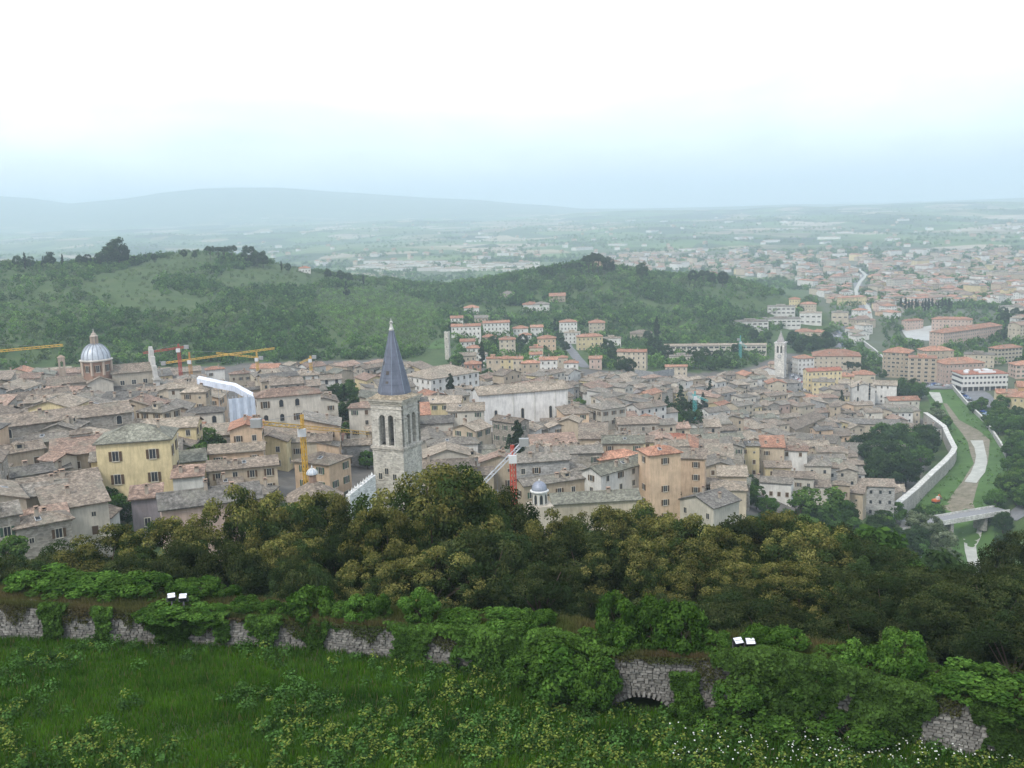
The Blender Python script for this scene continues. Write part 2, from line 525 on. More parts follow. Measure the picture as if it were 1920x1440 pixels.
me = np_mesh('ground', np.stack([GX, GY, GZ], 1), gf, MAT['ground'], point_cols={'Cover': cover}, smooth=True)
ground = link(bpy.data.objects.new('ground', me)); tag(ground, kind='structure')

# ---------------------------------------------------------------- sheets draped on the ground
def drape(name, px_pairs, lift, mat, z_off=None, sub=6, col=(1, 1, 1)):
    """ribbon between left and right photo edges, laid on the ground"""
    L = []; Rr = []
    for (ax, ay), (bx, by) in zip(px_pairs[0], px_pairs[1]):
        L.append(hit(ax, ay)); Rr.append(hit(bx, by))
    def dens(A):
        A = np.array(A); t = np.arange(len(A)); tt = np.linspace(0, len(A) - 1, (len(A) - 1) * sub + 1)
        return np.stack([np.interp(tt, t, A[:, i]) for i in range(3)], 1)
    L = dens(L); Rr = dens(Rr); cols = 5
    P = []
    for k in range(cols):
        f = k / (cols - 1); q = L * (1 - f) + Rr * f
        q[:, 2] = terrain(q[:, 0], q[:, 1]) + lift; P.append(q)
    P = np.stack(P, 1); n = len(L)
    ii = np.arange(n * cols).reshape(n, cols)
    f = np.stack([ii[:-1, :-1], ii[:-1, 1:], ii[1:, 1:], ii[1:, :-1]], -1).reshape(-1, 4)
    me = np_mesh(name, P.reshape(-1, 3), f, mat, cols=np.tile(np.array(col, np.float32), (len(f), 1)))
    o = link(bpy.data.objects.new(name, me)); tag(o, kind='structure')
    return o

def ribbon(name, pts, width, lift, mat):
    """ribbon of constant width in metres along photo points on the ground"""
    A = np.array([hit(x, y) for x, y in pts])
    t = np.arange(len(A)); tt = np.linspace(0, len(A) - 1, (len(A) - 1) * 8 + 1)
    A = np.stack([np.interp(tt, t, A[:, i]) for i in range(3)], 1)
    d = np.gradient(A[:, :2], axis=0); d /= np.linalg.norm(d, axis=1)[:, None] + 1e-9
    nrm = np.stack([-d[:, 1], d[:, 0]], 1)
    P = []
    for s in (-1, 0, 1):
        q = A.copy(); q[:, :2] += nrm * s * width / 2; q[:, 2] = terrain(q[:, 0], q[:, 1]) + lift; P.append(q)
    P = np.stack(P, 1); n = len(A)
    ii = np.arange(n * 3).reshape(n, 3)
    f = np.stack([ii[:-1, :-1], ii[:-1, 1:], ii[1:, 1:], ii[1:, :-1]], -1).reshape(-1, 4)
    me = np_mesh(name, P.reshape(-1, 3), f, mat)
    o = link(bpy.data.objects.new(name, me)); tag(o, kind='structure')
    return A

m, nt, b = new_mat('river_bed'); MAT['bed'] = m
c = ramp(nt, noise(nt, 0.22, 6, .7, 'World'), [(0.3, (0.33, 0.33, 0.29)), (0.7, (0.50, 0.50, 0.44))])
nt.links.new(c, b.inputs['Base Color'])
m, nt, b = new_mat('river_gravel'); MAT['gravel'] = m
c = ramp(nt, noise(nt, 0.3, 6, .75, 'World'), [(0.3, (0.11, 0.11, 0.06)), (0.55, (0.22, 0.19, 0.14)), (0.75, (0.33, 0.29, 0.23))])
nt.links.new(c, b.inputs['Base Color'])
m, nt, b = new_mat('asphalt'); MAT['asphalt'] = m
c = ramp(nt, noise(nt, 0.3, 5, .7, 'World'), [(0.3, (0.14, 0.14, 0.145)), (0.7, (0.22, 0.22, 0.22))])
nt.links.new(c, b.inputs['Base Color'])
m, nt, b = new_mat('pale_yard'); MAT['yard'] = m
c = ramp(nt, noise(nt, 0.1, 5, .7, 'World'), [(0.3, (0.36, 0.36, 0.34)), (0.7, (0.48, 0.48, 0.45))])
nt.links.new(c, b.inputs['Base Color'])
m, nt, b = new_mat('bank_grass'); MAT['bank'] = m
c = ramp(nt, noise(nt, 0.09, 6, .7, 'World'), [(0.3, (0.05, 0.10, 0.022)), (0.7, (0.085, 0.16, 0.04))])
nt.links.new(c, b.inputs['Base Color'])

drape('river_bank', ([(1735, 735), (1752, 775), (1778, 800), (1790, 840), (1745, 905), (1700, 960), (1720, 1010), (1760, 1060), (1790, 1110)],
                     [(1782, 722), (1815, 762), (1852, 792), (1878, 830), (1890, 870), (1882, 930), (1880, 1000), (1885, 1060), (1890, 1110)]), 0.15, MAT['bank'])
drape('gravel_bar', ([(1768, 757), (1785, 790), (1805, 815), (1815, 830), (1826, 870), (1804, 905), (1775, 945), (1725, 965)],
                     [(1775, 757), (1798, 788), (1835, 808), (1856, 826), (1852, 870), (1835, 905), (1824, 945), (1835, 975)]), 0.30, MAT['gravel'])
drape('river_bed', ([(1741, 736), (1748, 747), (1757, 757)], [(1762, 737), (1766, 747), (1768, 756)]), 0.45, MAT['bed'])
drape('river_bed', ([(1819, 827), (1827, 840), (1830, 855), (1828, 869), (1820, 888), (1808, 905)],
                    [(1843, 827), (1846, 840), (1850, 857), (1851, 868), (1847, 887), (1831, 907)]), 0.45, MAT['bed'])
drape('river_bed', ([(1804, 992), (1807, 1015), (1809, 1035), (1815, 1060), (1826, 1085), (1829, 1105)],
                    [(1842, 992), (1840, 1005), (1830, 1025), (1832, 1045), (1845, 1070), (1852, 1105)]), 0.45, MAT['bed'])
drape('river_bank', ([(1738, 692), (1700, 680), (1650, 660), (1620, 645), (1598, 635)], [(1655, 688), (1640, 678), (1625, 664), (1605, 650), (1596, 642)]), 0.15, MAT['bank'])
ribbon('river_wall_walk', [(1738, 694), (1700, 700 - 10), (1660, 682), (1620, 662), (1600, 648), (1598, 640)], 5.5, 0.5, MAT['bed'])
ribbon('riverside_road', [(1500, 745), (1512, 722), (1520, 705)], 26, 0.35, MAT['asphalt'])
ribbon('riverside_road', [(1598, 668), (1580, 650), (1568, 634), (1575, 615), (1590, 602), (1612, 590), (1622, 572), (1612, 548), (1608, 530), (1622, 514)], 15, 0.35, MAT['asphalt'])
ribbon('stream', [(1632, 604), (1630, 590), (1626, 574), (1608, 560), (1604, 545), (1612, 530), (1624, 517), (1612, 505), (1590, 498)], 6, 0.6, MAT['bed'])
ribbon('riverside_road', [(1690, 727), (1740, 718), (1790, 715), (1830, 740), (1850, 765)], 18, 0.4, MAT['asphalt'])
drape('parade_yard', ([(1705, 636), (1690, 618)], [(1750, 640), (1752, 610)]), 0.4, MAT['yard'])
drape('town_square', ([(1545, 742), (1480, 742), (1480, 702)], [(1560, 742), (1525, 730), (1500, 700)]), 0.5, MAT['asphalt'])
ribbon('town_street', [(1140, 822), (1118, 802), (1105, 790), (1095, 770)], 9, 0.3, MAT['asphalt'])
ribbon('hill_road', [(1098, 690), (1082, 672), (1066, 652), (1062, 640)], 8, 0.3, MAT['asphalt'])
ribbon('river_lane', [(1700, 975), (1716, 1000), (1735, 1045), (1742, 1080)], 6, 0.35, MAT['asphalt'])
ribbon('bank_road', [(1890, 975), (1915, 960), (1960, 930)], 10, 0.35, MAT['asphalt'])
drape('lawn_patch', ([(800, 655), (815, 640)], [(838, 655), (838, 630)]), 0.3, MAT['bank'])
# ---------------------------------------------------------------- buildings
WALLC = {'cream': (0.52, 0.45, 0.34), 'white': (0.66, 0.64, 0.59), 'stone': (0.37, 0.335, 0.28), 'tan': (0.45, 0.37, 0.27),
         'yellow': (0.62, 0.515, 0.30), 'peach': (0.60, 0.44, 0.30), 'pink': (0.52, 0.39, 0.32), 'orange': (0.52, 0.32, 0.16),
         'grey': (0.36, 0.35, 0.325), 'mauve': (0.33, 0.29, 0.30), 'brick': (0.36, 0.20, 0.14), 'pale': (0.56, 0.52, 0.44)}
ROOFC = {'grey': (0.215, 0.192, 0.160), 'brown': (0.235, 0.192, 0.150), 'sandy': (0.31, 0.258, 0.198), 'pinkish': (0.29, 0.203, 0.155),
         'red': (0.34, 0.145, 0.095), 'terracotta': (0.36, 0.19, 0.125), 'mossy': (0.19, 0.185, 0.145), 'dark': (0.16, 0.148, 0.130)}
STONE_WALLS = {'stone', 'grey'}

# ---- windows: a few shared meshes, front towards local -Y, origin at the wall face
def win_mesh(name, w, h, shutter=None, arch=False, frame=True, closed=False, sill=True):
    mb = MB()
    if arch:
        pts = [(-w / 2, -.03, 0), (w / 2, -.03, 0)] + [(w / 2 * math.cos(a), -.03, h - w / 2 + w / 2 * math.sin(a)) for a in np.linspace(0, math.pi, 7)]
        mb.poly(pts, 0)
        if frame:
            prev = None
            for a in np.linspace(0, math.pi, 7):
                p = (w / 2 * math.cos(a), h - w / 2 + w / 2 * math.sin(a)); q = ((w / 2 + .16) * math.cos(a), h - w / 2 + (w / 2 + .16) * math.sin(a))
                if prev: mb.poly([(prev[0][0], -.09, prev[0][1]), (prev[1][0], -.09, prev[1][1]), (q[0], -.09, q[1]), (p[0], -.09, p[1])], 1)
                prev = (p, q)
            for s in (-1, 1): mb.box(min(s * w / 2, s * (w / 2 + .16)), max(s * w / 2, s * (w / 2 + .16)), -.09, .05, 0, h - w / 2, 1)
    else:
        mb.poly([(-w / 2, -.03, 0), (w / 2, -.03, 0), (w / 2, -.03, h), (-w / 2, -.03, h)], 2 if closed else 0)
        if frame:
            mb.box(-w / 2 - .14, -w / 2, -.09, .05, -.05, h + .14, 1); mb.box(w / 2, w / 2 + .14, -.09, .05, -.05, h + .14, 1)
            mb.box(-w / 2, w / 2, -.09, .05, h, h + .14, 1)
        if not closed:
            mb.box(-.035, .035, -.055, 0, 0, h, 1)
    if sill: mb.box(-w / 2 - .2, w / 2 + .2, -.2, .05, -.17, -.05, 1, bottom=True)
    if shutter and not closed:
        for s in (-1, 1):
            a, b2 = sorted((s * (w / 2 + .14), s * (w + .10)))
            mb.box(a, b2, -.14, -.02, 0, h, 2, bottom=True)
    mats = [MAT['glass'], MAT['frame'], MAT[shutter or 'shut_brown']]
    return mb.mesh(name, mats)
WIN = {'plain': win_mesh('window_plain', 1.0, 1.5), 'brown': win_mesh('window_brown_shutters', 1.0, 1.55, 'shut_brown'),
       'green': win_mesh('window_green_shutters', 1.0, 1.55, 'shut_green'), 'closed': win_mesh('window_closed', 1.1, 1.6, 'shut_brown', closed=True),
       'small': win_mesh('window_small', .7, .8, sill=False), 'arch': win_mesh('window_arched', 1.3, 2.3, arch=True),
       'tall': win_mesh('window_tall', 1.1, 5.2, arch=True), 'wide': win_mesh('window_wide', 2.2, 1.5), 'door': win_mesh('door_leaf', 1.3, 2.3, 'shut_brown', closed=True, sill=False),
       'big': win_mesh('window_big', 1.25, 2.1, 'shut_brown'), 'strip': win_mesh('window_strip', 3.2, 1.4)}
CHIM = []
for cw, chh in ((.7, 1.2), (.9, .9), (.6, 1.6)):
    mb = MB(); mb.box(-cw / 2, cw / 2, -cw / 2, cw / 2, -.6, chh, 0, (0.42, 0.36, 0.29)); mb.box(-cw / 2 - .1, cw / 2 + .1, -cw / 2 - .1, cw / 2 + .1, chh, chh + .12, 0, (0.33, 0.25, 0.19))
    mb.box(-cw / 2 + .1, cw / 2 - .1, -cw / 2 + .1, cw / 2 - .1, chh + .12, chh + .4, 0, (0.05, 0.05, 0.05)); mb.box(-cw / 2 - .08, cw / 2 + .08, -cw / 2 - .08, cw / 2 + .08, chh + .4, chh + .5, 0, (0.36, 0.25, 0.18))
    CHIM.append(mb.mesh('chimney', [MAT['plaster']]))
CHIM_MB = mb
mb = MB(); mb.box(-.45, .45, -.6, .6, -.1, .1, 0, (0.55, 0.56, 0.56)); mb.poly([(-.38, -.53, .104), (.38, -.53, .104), (.38, .53, .104), (-.38, .53, .104)], 1); SKYL = mb.mesh('skylight', [MAT['flat'], MAT['glass']])
mb = MB(); mb.box(-.9, .9, -.9, 1.6, -.6, 1.0, 0, (0.48, 0.42, 0.33)); mb.poly([(-.5, -.92, .1), (.5, -.92, .1), (.5, -.92, .85), (-.5, -.92, .85)], 1); t_ = roof_mb_late = None
mb.prism([(-1.15, -1.2, 1.0), (1.15, -1.2, 1.0), (1.15, 1.7, 1.0), (-1.15, 1.7, 1.0)], [(-.05, -1.2, 1.45), (.05, -1.2, 1.45), (.05, 1.7, 1.45), (-.05, 1.7, 1.45)], 2, (0.28, 0.23, 0.18), True); DORM = mb.mesh('dormer', [MAT['plaster'], MAT['glass'], MAT['roof']])

def roof_mb(w, d, h, kind, pitch, rc, rnd, oh=0.55, th=0.22):
    """roof slab of a w x d house with eaves at height h"""
    mb = MB()
    j = lambda s=.09: rnd.uniform(-s, s)
    x0, x1, y0, y1 = -w / 2 - oh, w / 2 + oh, -d / 2 - oh, d / 2 + oh
    edge = tuple(c * .55 for c in rc)
    c2 = lambda: (lambda k: tuple(c * k for c in rc))(rnd.uniform(.9, 1.1))
    if kind == 'G':
        t = roof_mb(d, w, h, 'g', pitch, rc, rnd, oh, th)[0]
        t.v = [(-y, x, z) for x, y, z in t.v]
        return t, None
    if kind == 'g':
        rz = h + (d / 2 + oh) * pitch
        e = h - 0.02
        A = [(x0, y0, e + j()), (x1, y0, e + j()), (x1, 0, rz + j()), (x0, 0, rz + j()), (x0, y1, e + j()), (x1, y1, e + j())]
        xm = w * rnd.uniform(-.2, .2)
        mid = [(xm, y0, e + j(.05)), (xm, 0, rz - abs(j(.15))), (xm, y1, e)]
        sl = math.hypot(d / 2 + oh, rz - e)
        def q(a, b, c_, dd, col):
            mb.poly([a, b, c_, dd], 0, col, [(a[0], 0), (b[0], 0), (c_[0], sl), (dd[0], sl)])
        ca, cb = c2(), c2()
        q(A[0], mid[0], mid[1], A[3], ca); q(mid[0], A[1], A[2], mid[1], ca)
        q(A[5], mid[2], mid[1], A[2], cb); q(mid[2], A[4], A[3], mid[1], cb)
        dn = lambda p: (p[0], p[1], p[2] - th)
        for a, b2 in ((A[0], mid[0]), (mid[0], A[1]), (A[1], A[2]), (A[2], A[5]), (A[5], mid[2]), (mid[2], A[4]), (A[4], A[3]), (A[3], A[0])):
            mb.poly([dn(a), dn(b2), b2, a], 0, edge)
        mb.poly([dn(A[3]), dn(A[2]), dn(A[1]), dn(A[0])], 0, edge); mb.poly([dn(A[4]), dn(A[5]), dn(A[2]), dn(A[3])], 0, edge)
        # ridge tiles
        mb.bar(A[3], mid[1], .13, 0, tuple(c * 1.15 for c in rc)); mb.bar(mid[1], A[2], .13, 0, tuple(c * 1.15 for c in rc))
    elif kind in ('h', 'p'):
        m_ = min(w, d) / 2 + oh
        rz = h + m_ * pitch
        if w >= d: r0, r1 = (x0 + m_, 0, rz), (x1 - m_, 0, rz)
        else: r0, r1 = (0, y0 + m_, rz), (0, y1 - m_, rz)
        B = [(x0, y0, h + j(.05)), (x1, y0, h + j(.05)), (x1, y1, h), (x0, y1, h)]
        sl = math.hypot(m_, rz - h)
        if w >= d: faces = [(B[0], B[1], r1, r0), (B[1], B[2], r1), (B[2], B[3], r0, r1), (B[3], B[0], r0)]
        else: faces = [(B[0], B[1], r0), (B[1], B[2], r1, r0), (B[2], B[3], r1), (B[3], B[0], r0, r1)]
        for i, f in enumerate(faces):
            ax = 0 if i % 2 == 0 else 1
            mb.poly(f, 0, c2(), [(p[ax], (p[2] - h) / max(rz - h, .1) * sl) for p in f])
        for i in range(4):
            a, b2 = B[i], B[(i + 1) % 4]
            mb.poly([(a[0], a[1], a[2] - th), (b2[0], b2[1], b2[2] - th), b2, a], 0, edge)
        mb.poly([(p[0], p[1], p[2] - th) for p in B[::-1]], 0, edge)
        hl = tuple(c * 1.12 for c in rc)
        for a, b2 in ((B[0], r0), (B[1], r1 if w >= d else r0), (r0, r1)): mb.bar(a, b2, .11, 0, hl)
    elif kind == 's':
        rz = h + (d + 2 * oh) * pitch * .8
        A = [(x0, y0, h + j()), (x1, y0, h + j()), (x1, y1, rz + j()), (x0, y1, rz + j())]
        sl = math.hypot(d, rz - h)
        mb.poly(A, 0, c2(), [(x0, 0), (x1, 0), (x1, sl), (x0, sl)])
        for i in range(4):
            a, b2 = A[i], A[(i + 1) % 4]
            mb.poly([(a[0], a[1], a[2] - th), (b2[0], b2[1], b2[2] - th), b2, a], 0, edge)
        mb.poly([(p[0], p[1], p[2] - th) for p in A[::-1]], 0, edge)
    elif kind == 'f':
        mb.box(x0 + .2, x1 - .2, y0 + .2, y1 - .2, h - .1, h + .35, 0, rc, True)
        mb.box(-w * .2, w * .15, -d * .15, d * .2, h + .35, h + 2.2, 0, tuple(min(1, c * 1.3) for c in rc))
    return mb, rz if kind != 'f' else h + .35

def wall_mb(w, d, h, kind, pitch, wc, rnd, oh=0.55):
    mb = MB()
    lo = -3.0
    a = [(-w / 2, -d / 2), (w / 2, -d / 2), (w / 2, d / 2), (-w / 2, d / 2)]
    top = [h] * 4
    if kind == 's':
        t2 = h + d * pitch * .8
        top = [h, h, t2, t2]
    for i in range(4):
        p, q = a[i], a[(i + 1) % 4]; zp, zq = top[i] - .12, top[(i + 1) % 4] - .12
        kk = rnd.uniform(.95, 1.04); col = tuple(c * kk for c in wc)
        pts = [(p[0], p[1], lo), (q[0], q[1], lo), (q[0], q[1], zq), (p[0], p[1], zp)]
        if kind == 'g' and i in (1, 3): pts.insert(3, (p[0], 0, h + d / 2 * pitch - .15))
        if kind == 'G' and i in (0, 2): pts.insert(3, (0, p[1], h + w / 2 * pitch - .15))
        mb.poly(pts, 0, col)
    return mb

def annex(rnd, w, d, h):
    sd = rnd.choice((-1, 1)); w2 = rnd.uniform(.35, .6) * w; d2 = rnd.uniform(.55, .85) * d; h2 = h * rnd.uniform(.55, .82)
    return w2, d2, h2, sd * (w / 2 + w2 / 2 - .25), rnd.uniform(-.5, .5) * (d - d2), rnd.choice('ggsh')

def win_slots(w, d, h, rot, px_az, style, rnd, floors=None, pitch_w=3.3, keep=.85):
    """list of (x, y, z, rz, kind) on the walls that look towards the camera"""
    out = []
    to_cam = (-math.sin(px_az), -math.cos(px_az))
    nf = floors or max(1, int((h - .6) / 3.1))
    fh = h / nf
    for (L, off, nx, ny, rz) in ((w, d / 2, 0, -1, 0), (d, w / 2, 1, 0, math.pi / 2), (d, w / 2, -1, 0, -math.pi / 2)):
        n = (nx * math.cos(rot) - ny * math.sin(rot), nx * math.sin(rot) + ny * math.cos(rot))
        if n[0] * to_cam[0] + n[1] * to_cam[1] < -.12: continue
        nc = max(1, int((L - .8) / pitch_w))
        for i in range(nc):
            u = (i + .5) / nc * L - L / 2
            for f in range(nf):
                if rnd.random() > keep: continue
                z = f * fh + min(1.05, fh * .33)
                k = style if isinstance(style, str) else rnd.choice(style)
                if f == nf - 1 and fh < 2.9: k = 'small'
                if ny: out.append((u, -off, z, 0.0, k))
                else: out.append((nx * off, u * nx, z, rz, k))
    return out

HOUSES = []      # records for labels and for the stuff split
OCC = {}
GRID0 = (-420.0, 120.0); GN = (1100, 1000)
occ = np.zeros(GN, bool)
def mark(cx, cy, w, d, rot, grow=0.0, test=False):
    w2, d2 = w / 2 + grow, d / 2 + grow
    rad = math.hypot(w2, d2)
    i0, i1 = int(max(0, cx - rad - GRID0[0])), int(min(GN[0], cx + rad - GRID0[0] + 1))
    j0, j1 = int(max(0, cy - rad - GRID0[1])), int(min(GN[1], cy + rad - GRID0[1] + 1))
    if i1 <= i0 or j1 <= j0: return 1.0 if test else None
    xs = np.arange(i0, i1) + GRID0[0] + .5 - cx; ys = np.arange(j0, j1) + GRID0[1] + .5 - cy
    X, Y = np.meshgrid(xs, ys, indexing='ij')
    u = X * math.cos(rot) + Y * math.sin(rot); v = -X * math.sin(rot) + Y * math.cos(rot)
    ins = (np.abs(u) < w2) & (np.abs(v) < d2)
    if test: return float((occ[i0:i1, j0:j1] & ins).sum()) / max(1, ins.sum())
    occ[i0:i1, j0:j1] |= ins

MIX = ['plain', 'brown', 'brown', 'green', 'closed', 'small']
def add_house(cx, cy, w, d, h, rot, roof='g', wall='cream', rc='grey', pitch=.36, style=None, keep=.85, floors=None, pw=3.3, chim=None,
              name='house', cat='house', label=None, group=None, seed=None, wins='obj', oh=.55, z0=None, ann=False):
    rnd = random.Random(seed if seed is not None else int(cx * 13 + cy * 7) & 0xffff)
    gx = [(-w / 2, -d / 2), (w / 2, -d / 2), (w / 2, d / 2), (-w / 2, d / 2)]
    wx = [(cx + a * math.cos(rot) - b * math.sin(rot), cy + a * math.sin(rot) + b * math.cos(rot)) for a, b in gx]
    zz = terrain([p[0] for p in wx], [p[1] for p in wx])
    if z0 is None: z0 = float(zz.mean())
    k1 = rnd.uniform(.86, 1.1); k2 = rnd.uniform(.82, 1.14); wc = tuple(c * k1 for c in WALLC[wall]); rcc = tuple(c * k2 for c in ROOFC[rc])
    az = math.atan2(cx, cy)
    mark(cx, cy, w, d, rot)
    e = empty(name, (cx, cy, z0), rot)
    wm = wall_mb(w, d, h, roof, pitch, wc, rnd)
    slots = win_slots(w, d, h, rot, az, style or MIX, rnd, floors, pw, keep)
    if wins == 'mesh':
        for (x, y, z, rz, k) in slots:
            c_, s_ = math.cos(rz), math.sin(rz)
            pts = []
            for u, v in ((-.55, 0), (.55, 0), (.55, 1.5), (-.55, 1.5)):
                pts.append((x + c_ * u + s_ * .05, y + s_ * u - c_ * .05, z + v))
            wm.poly(pts, 1, (.05, .05, .05))
    rm, rz_ = roof_mb(w, d, h, roof, pitch, rcc, rnd, oh)
    if ann:
        w2, d2, h2, ax, ay, ak = annex(rnd, w, d, h); AM_ = Matrix.Translation((ax, ay, 0)); k3 = rnd.uniform(.85, 1.12)
        wm.merge(wall_mb(w2, d2, h2, ak, pitch, tuple(c * k3 for c in wc), rnd), AM_); rm.merge(roof_mb(w2, d2, h2, ak, pitch, tuple(c * k3 for c in rcc), rnd, .4)[0], AM_)
        for (x, y, z, rz, k) in win_slots(w2, d2, h2, rot, az, style or MIX, rnd, None, pw, .6):
            if abs(rz) < .1: slots.append((x + ax, y + ay, z, rz, k))
    wm.build('wall', [MAT['stone' if wall in STONE_WALLS else 'plaster'], MAT['glass']], e)
    ro = rm.build('roof', MAT['roof'], e)
    if wins == 'obj':
        for (x, y, z, rz, k) in slots:
            o = bpy.data.objects.new('window' if k != 'door' else 'door', WIN[k]); o.location = (x, y, z); o.rotation_euler = (0, 0, rz); link(o, e)
    nch = rnd.choice([0, 1, 1, 2]) if chim is None else chim
    for _ in range(nch):
        x = rnd.uniform(-.3, .3) * w; y = rnd.uniform(-.35, .1) * d
        zc = h + .2
        if roof == 'g': zc = h + (d / 2 - abs(y)) * pitch
        elif roof == 'G': zc = h + (w / 2 - abs(x)) * pitch
        elif roof in 'hp': zc = h + max(0, min(d / 2 - abs(y), w / 2 - abs(x))) * pitch
        elif roof == 's': zc = h + (y + d / 2) * pitch * .8
        o = bpy.data.objects.new('chimney', rnd.choice(CHIM)); o.location = (x, y, zc); link(o, ro)
    if roof in 'gh' and cy < 520 and rnd.random() < .4:       # a skylight or a small dormer in the near slope
        x = rnd.uniform(-.22, .22) * w; y = -d * rnd.uniform(.16, .3); zc = h + (d / 2 + (oh if roof == 'h' else 0) - abs(y)) * pitch + .12
        if rnd.random() < .6: o = bpy.data.objects.new('skylight', SKYL); o.rotation_euler = (math.atan(pitch), 0, 0)
        else: o = bpy.data.objects.new('dormer', DORM)
        o.location = (x, y, zc); link(o, ro)
    if cat: e['category'] = cat
    if group: e['group'] = group
    P, dep = project([(cx, cy, z0 + h)])
    HOUSES.append(dict(o=e, px=P[0][0], py=P[0][1], wall=wall, rc=rc, roof=roof, w=w, h=h, d=d, dep=dep[0], label=label))
    return e

def place(x0, x1, ye, h, rel=0.0, ratio=.8):
    """photo extents of the walls + photo height of the near eave -> footprint on the ground"""
    xc = (x0 + x1) / 2
    p = hit(xc, ye, h, 165.0)
    az = math.atan2(p[0], p[1]); dist = math.hypot(p[0], p[1]); dep = project([p])[1][0]
    r = math.radians(rel)
    Wm = (x1 - x0) * dep / F
    w = Wm / (abs(math.cos(r)) + ratio * abs(math.sin(r))); d = w * ratio
    back = (d / 2 * abs(math.cos(r)) + w / 2 * abs(math.sin(r))) * .85
    cx = p[0] + math.sin(az) * back; cy = p[1] + math.cos(az) * back
    return cx, cy, w, d, r - az, p[2] - h

def H(x0, x1, ye, h, rel=0, ratio=.8, roof='g', wall='cream', rc='grey', **kw):
    cx, cy, w, d, rot, zb = place(x0, x1, ye, h, rel, ratio)
    return add_house(cx, cy, w, d, h, rot, roof, wall, rc, **kw)

# ---- left of the campanile, nearest first
H(172, 224, 862, 9, -6, .6, 's', 'yellow', 'grey', keep=.5, label='low lean-to wing on the left corner of the yellow palazzo', name='house_wing', cat='house')
yp = H(184, 332, 826, 15.5, -10, .75, 'h', 'yellow', 'mossy', style='big', pw=5.2, keep=.9, floors=3, pitch=.42, chim=1, name='palazzo', cat='palazzo',
  label='tall yellow palazzo with hipped grey roof and dark shuttered windows')
H(300, 486, 937, 12, 4, .5, 'g', 'pink', 'dark', style=['plain', 'small'], keep=.4, chim=2, pitch=.40, label='long pink house with two skylights in its dark roof')
H(247, 303, 931, 10, -6, .8, 's', 'mauve', 'pinkish', style='plain', keep=.55, label='mauve grey house joined to the left end of the pink house')
H(325, 383, 893, 9, -8, .7, 's', 'white', 'pinkish', keep=.3, label='small house with mottled pinkish roof right of the yellow palazzo')
H(410, 452, 906, 7, 4, .8, 'g', 'pink', 'brown', keep=.5, label='little pink roof dwelling rising behind the long pink house')
H(40, 182, 912, 11, 6, .55, 'g', 'tan', 'brown', style=['small', 'plain'], keep=.45, label='broad tan house with long brown roof left of the yellow palazzo')
H(24, 124, 978, 7.5, 4, .55, 's', 'pale', 'pinkish', style=['plain', 'small'], keep=.5, label='pale house with a slab of mottled roof above the green lawn')
H(124, 222, 972, 5, -20, .7, 'G', 'white', 'brown', keep=.3, label='low white gabled house nearest the dark oaks on the left')
H(-70, 30, 965, 9, 5, .8, 'g', 'stone', 'grey')
H(-20, 96, 893, 8, 8, .5, 'g', 'pale', 'dark', style='plain', keep=.95)
H(78, 142, 863, 8, 35, .9, 'G', 'pale', 'pinkish')
H(88, 130, 880, 6, 10, .8, 'g', 'pale', 'dark')
H(120, 152, 893, 6, 20, .9, 'p', 'grey', 'pinkish')
H(-20, 78, 848, 9, 12, .6, 'g', 'tan', 'brown')
H(136, 168, 812, 12, 0, 1, 'p', 'white', 'brown', style='arch', pw=3.6, keep=.9, label='small square pale tower house with pyramid roof behind the yellow palazzo')
H(-60, 240, 788, 12, 7, .26, 'g', 'stone', 'brown', style=['arch', 'plain'], pw=6, keep=.6, label='very long stone building with brown roof at the left edge')
H(165, 216, 812, 8, 4, .7, 's', 'cream', 'brown')
H(262, 338, 770, 13, -42, .9, 'h', 'cream', 'grey', style='brown', keep=.9, label='cream house with shuttered right side just behind the yellow palazzo')
H(-20, 128, 745, 12, 14, .35, 'g', 'white', 'brown', style='plain', keep=.95, pw=4)
H(-60, 70, 716, 9, 10, .4, 'g', 'tan', 'brown')
H(4, 74, 702, 9, -18, .7, 'G', 'tan', 'terracotta', keep=.2)
H(60, 140, 718, 10, 8, .5, 'g', 'cream', 'brown')
H(350, 420, 772, 9, -5, .6, 'h', 'pale', 'dark', style='arch', pw=4.2, keep=.9, label='pale house with arched windows left of the sheeted scaffold')
H(275, 375, 698, 9, 6, .35, 'g', 'tan', 'brown', keep=.5)
H(385, 420, 692, 9, 6, .6, 'h', 'white', 'terracotta')
H(345, 430, 815, 6, -6, .5, 's', 'cream', 'sandy', keep=.4)
H(425, 490, 812, 9, -15, .7, 'g', 'stone', 'brown')
H(470, 546, 828, 8, -14, .6, 'G', 'yellow', 'brown', style='plain', label='cream yellow gabled house left of the yellow crane mast')
H(545, 624, 827, 9, -6, .6, 'g', 'cream', 'brown', style='brown')
H(552, 658, 866, 14, -38, .85, 'h', 'peach', 'brown', style='green', keep=.95, pitch=.33, label='tall peach house with a row of shuttered windows left of the campanile')
H(478, 600, 740, 18, 5, .45, 'h', 'pale', 'pinkish', style=['arch', 'big'], pw=4.2, keep=.95, floors=4, name='palazzo', cat='palazzo', label='large pale palazzo with several window storeys behind the gabled cream house')
H(508, 580, 768, 11, -8, .9, 'G', 'tan', 'sandy', keep=.3)
H(602, 642, 760, 8, 8, .9, 'h', 'white', 'sandy', label='small white house against the dark garden trees')
H(558, 598, 702, 13, -4, .8, 'h', 'white', 'sandy')
H(600, 640, 710, 10, 5, .8, 'g', 'white', 'brown', style='arch')
H(430, 470, 700, 9, 5, .5, 'h', 'cream', 'pinkish'); H(470, 530, 690, 9, -20, .6, 'g', 'white', 'terracotta')
H(440, 520, 925, 6, -20, .8, 'h', 'grey', 'grey', keep=.4); H(380, 440, 880, 5, -15, .8, 'g', 'grey', 'dark', keep=.3)
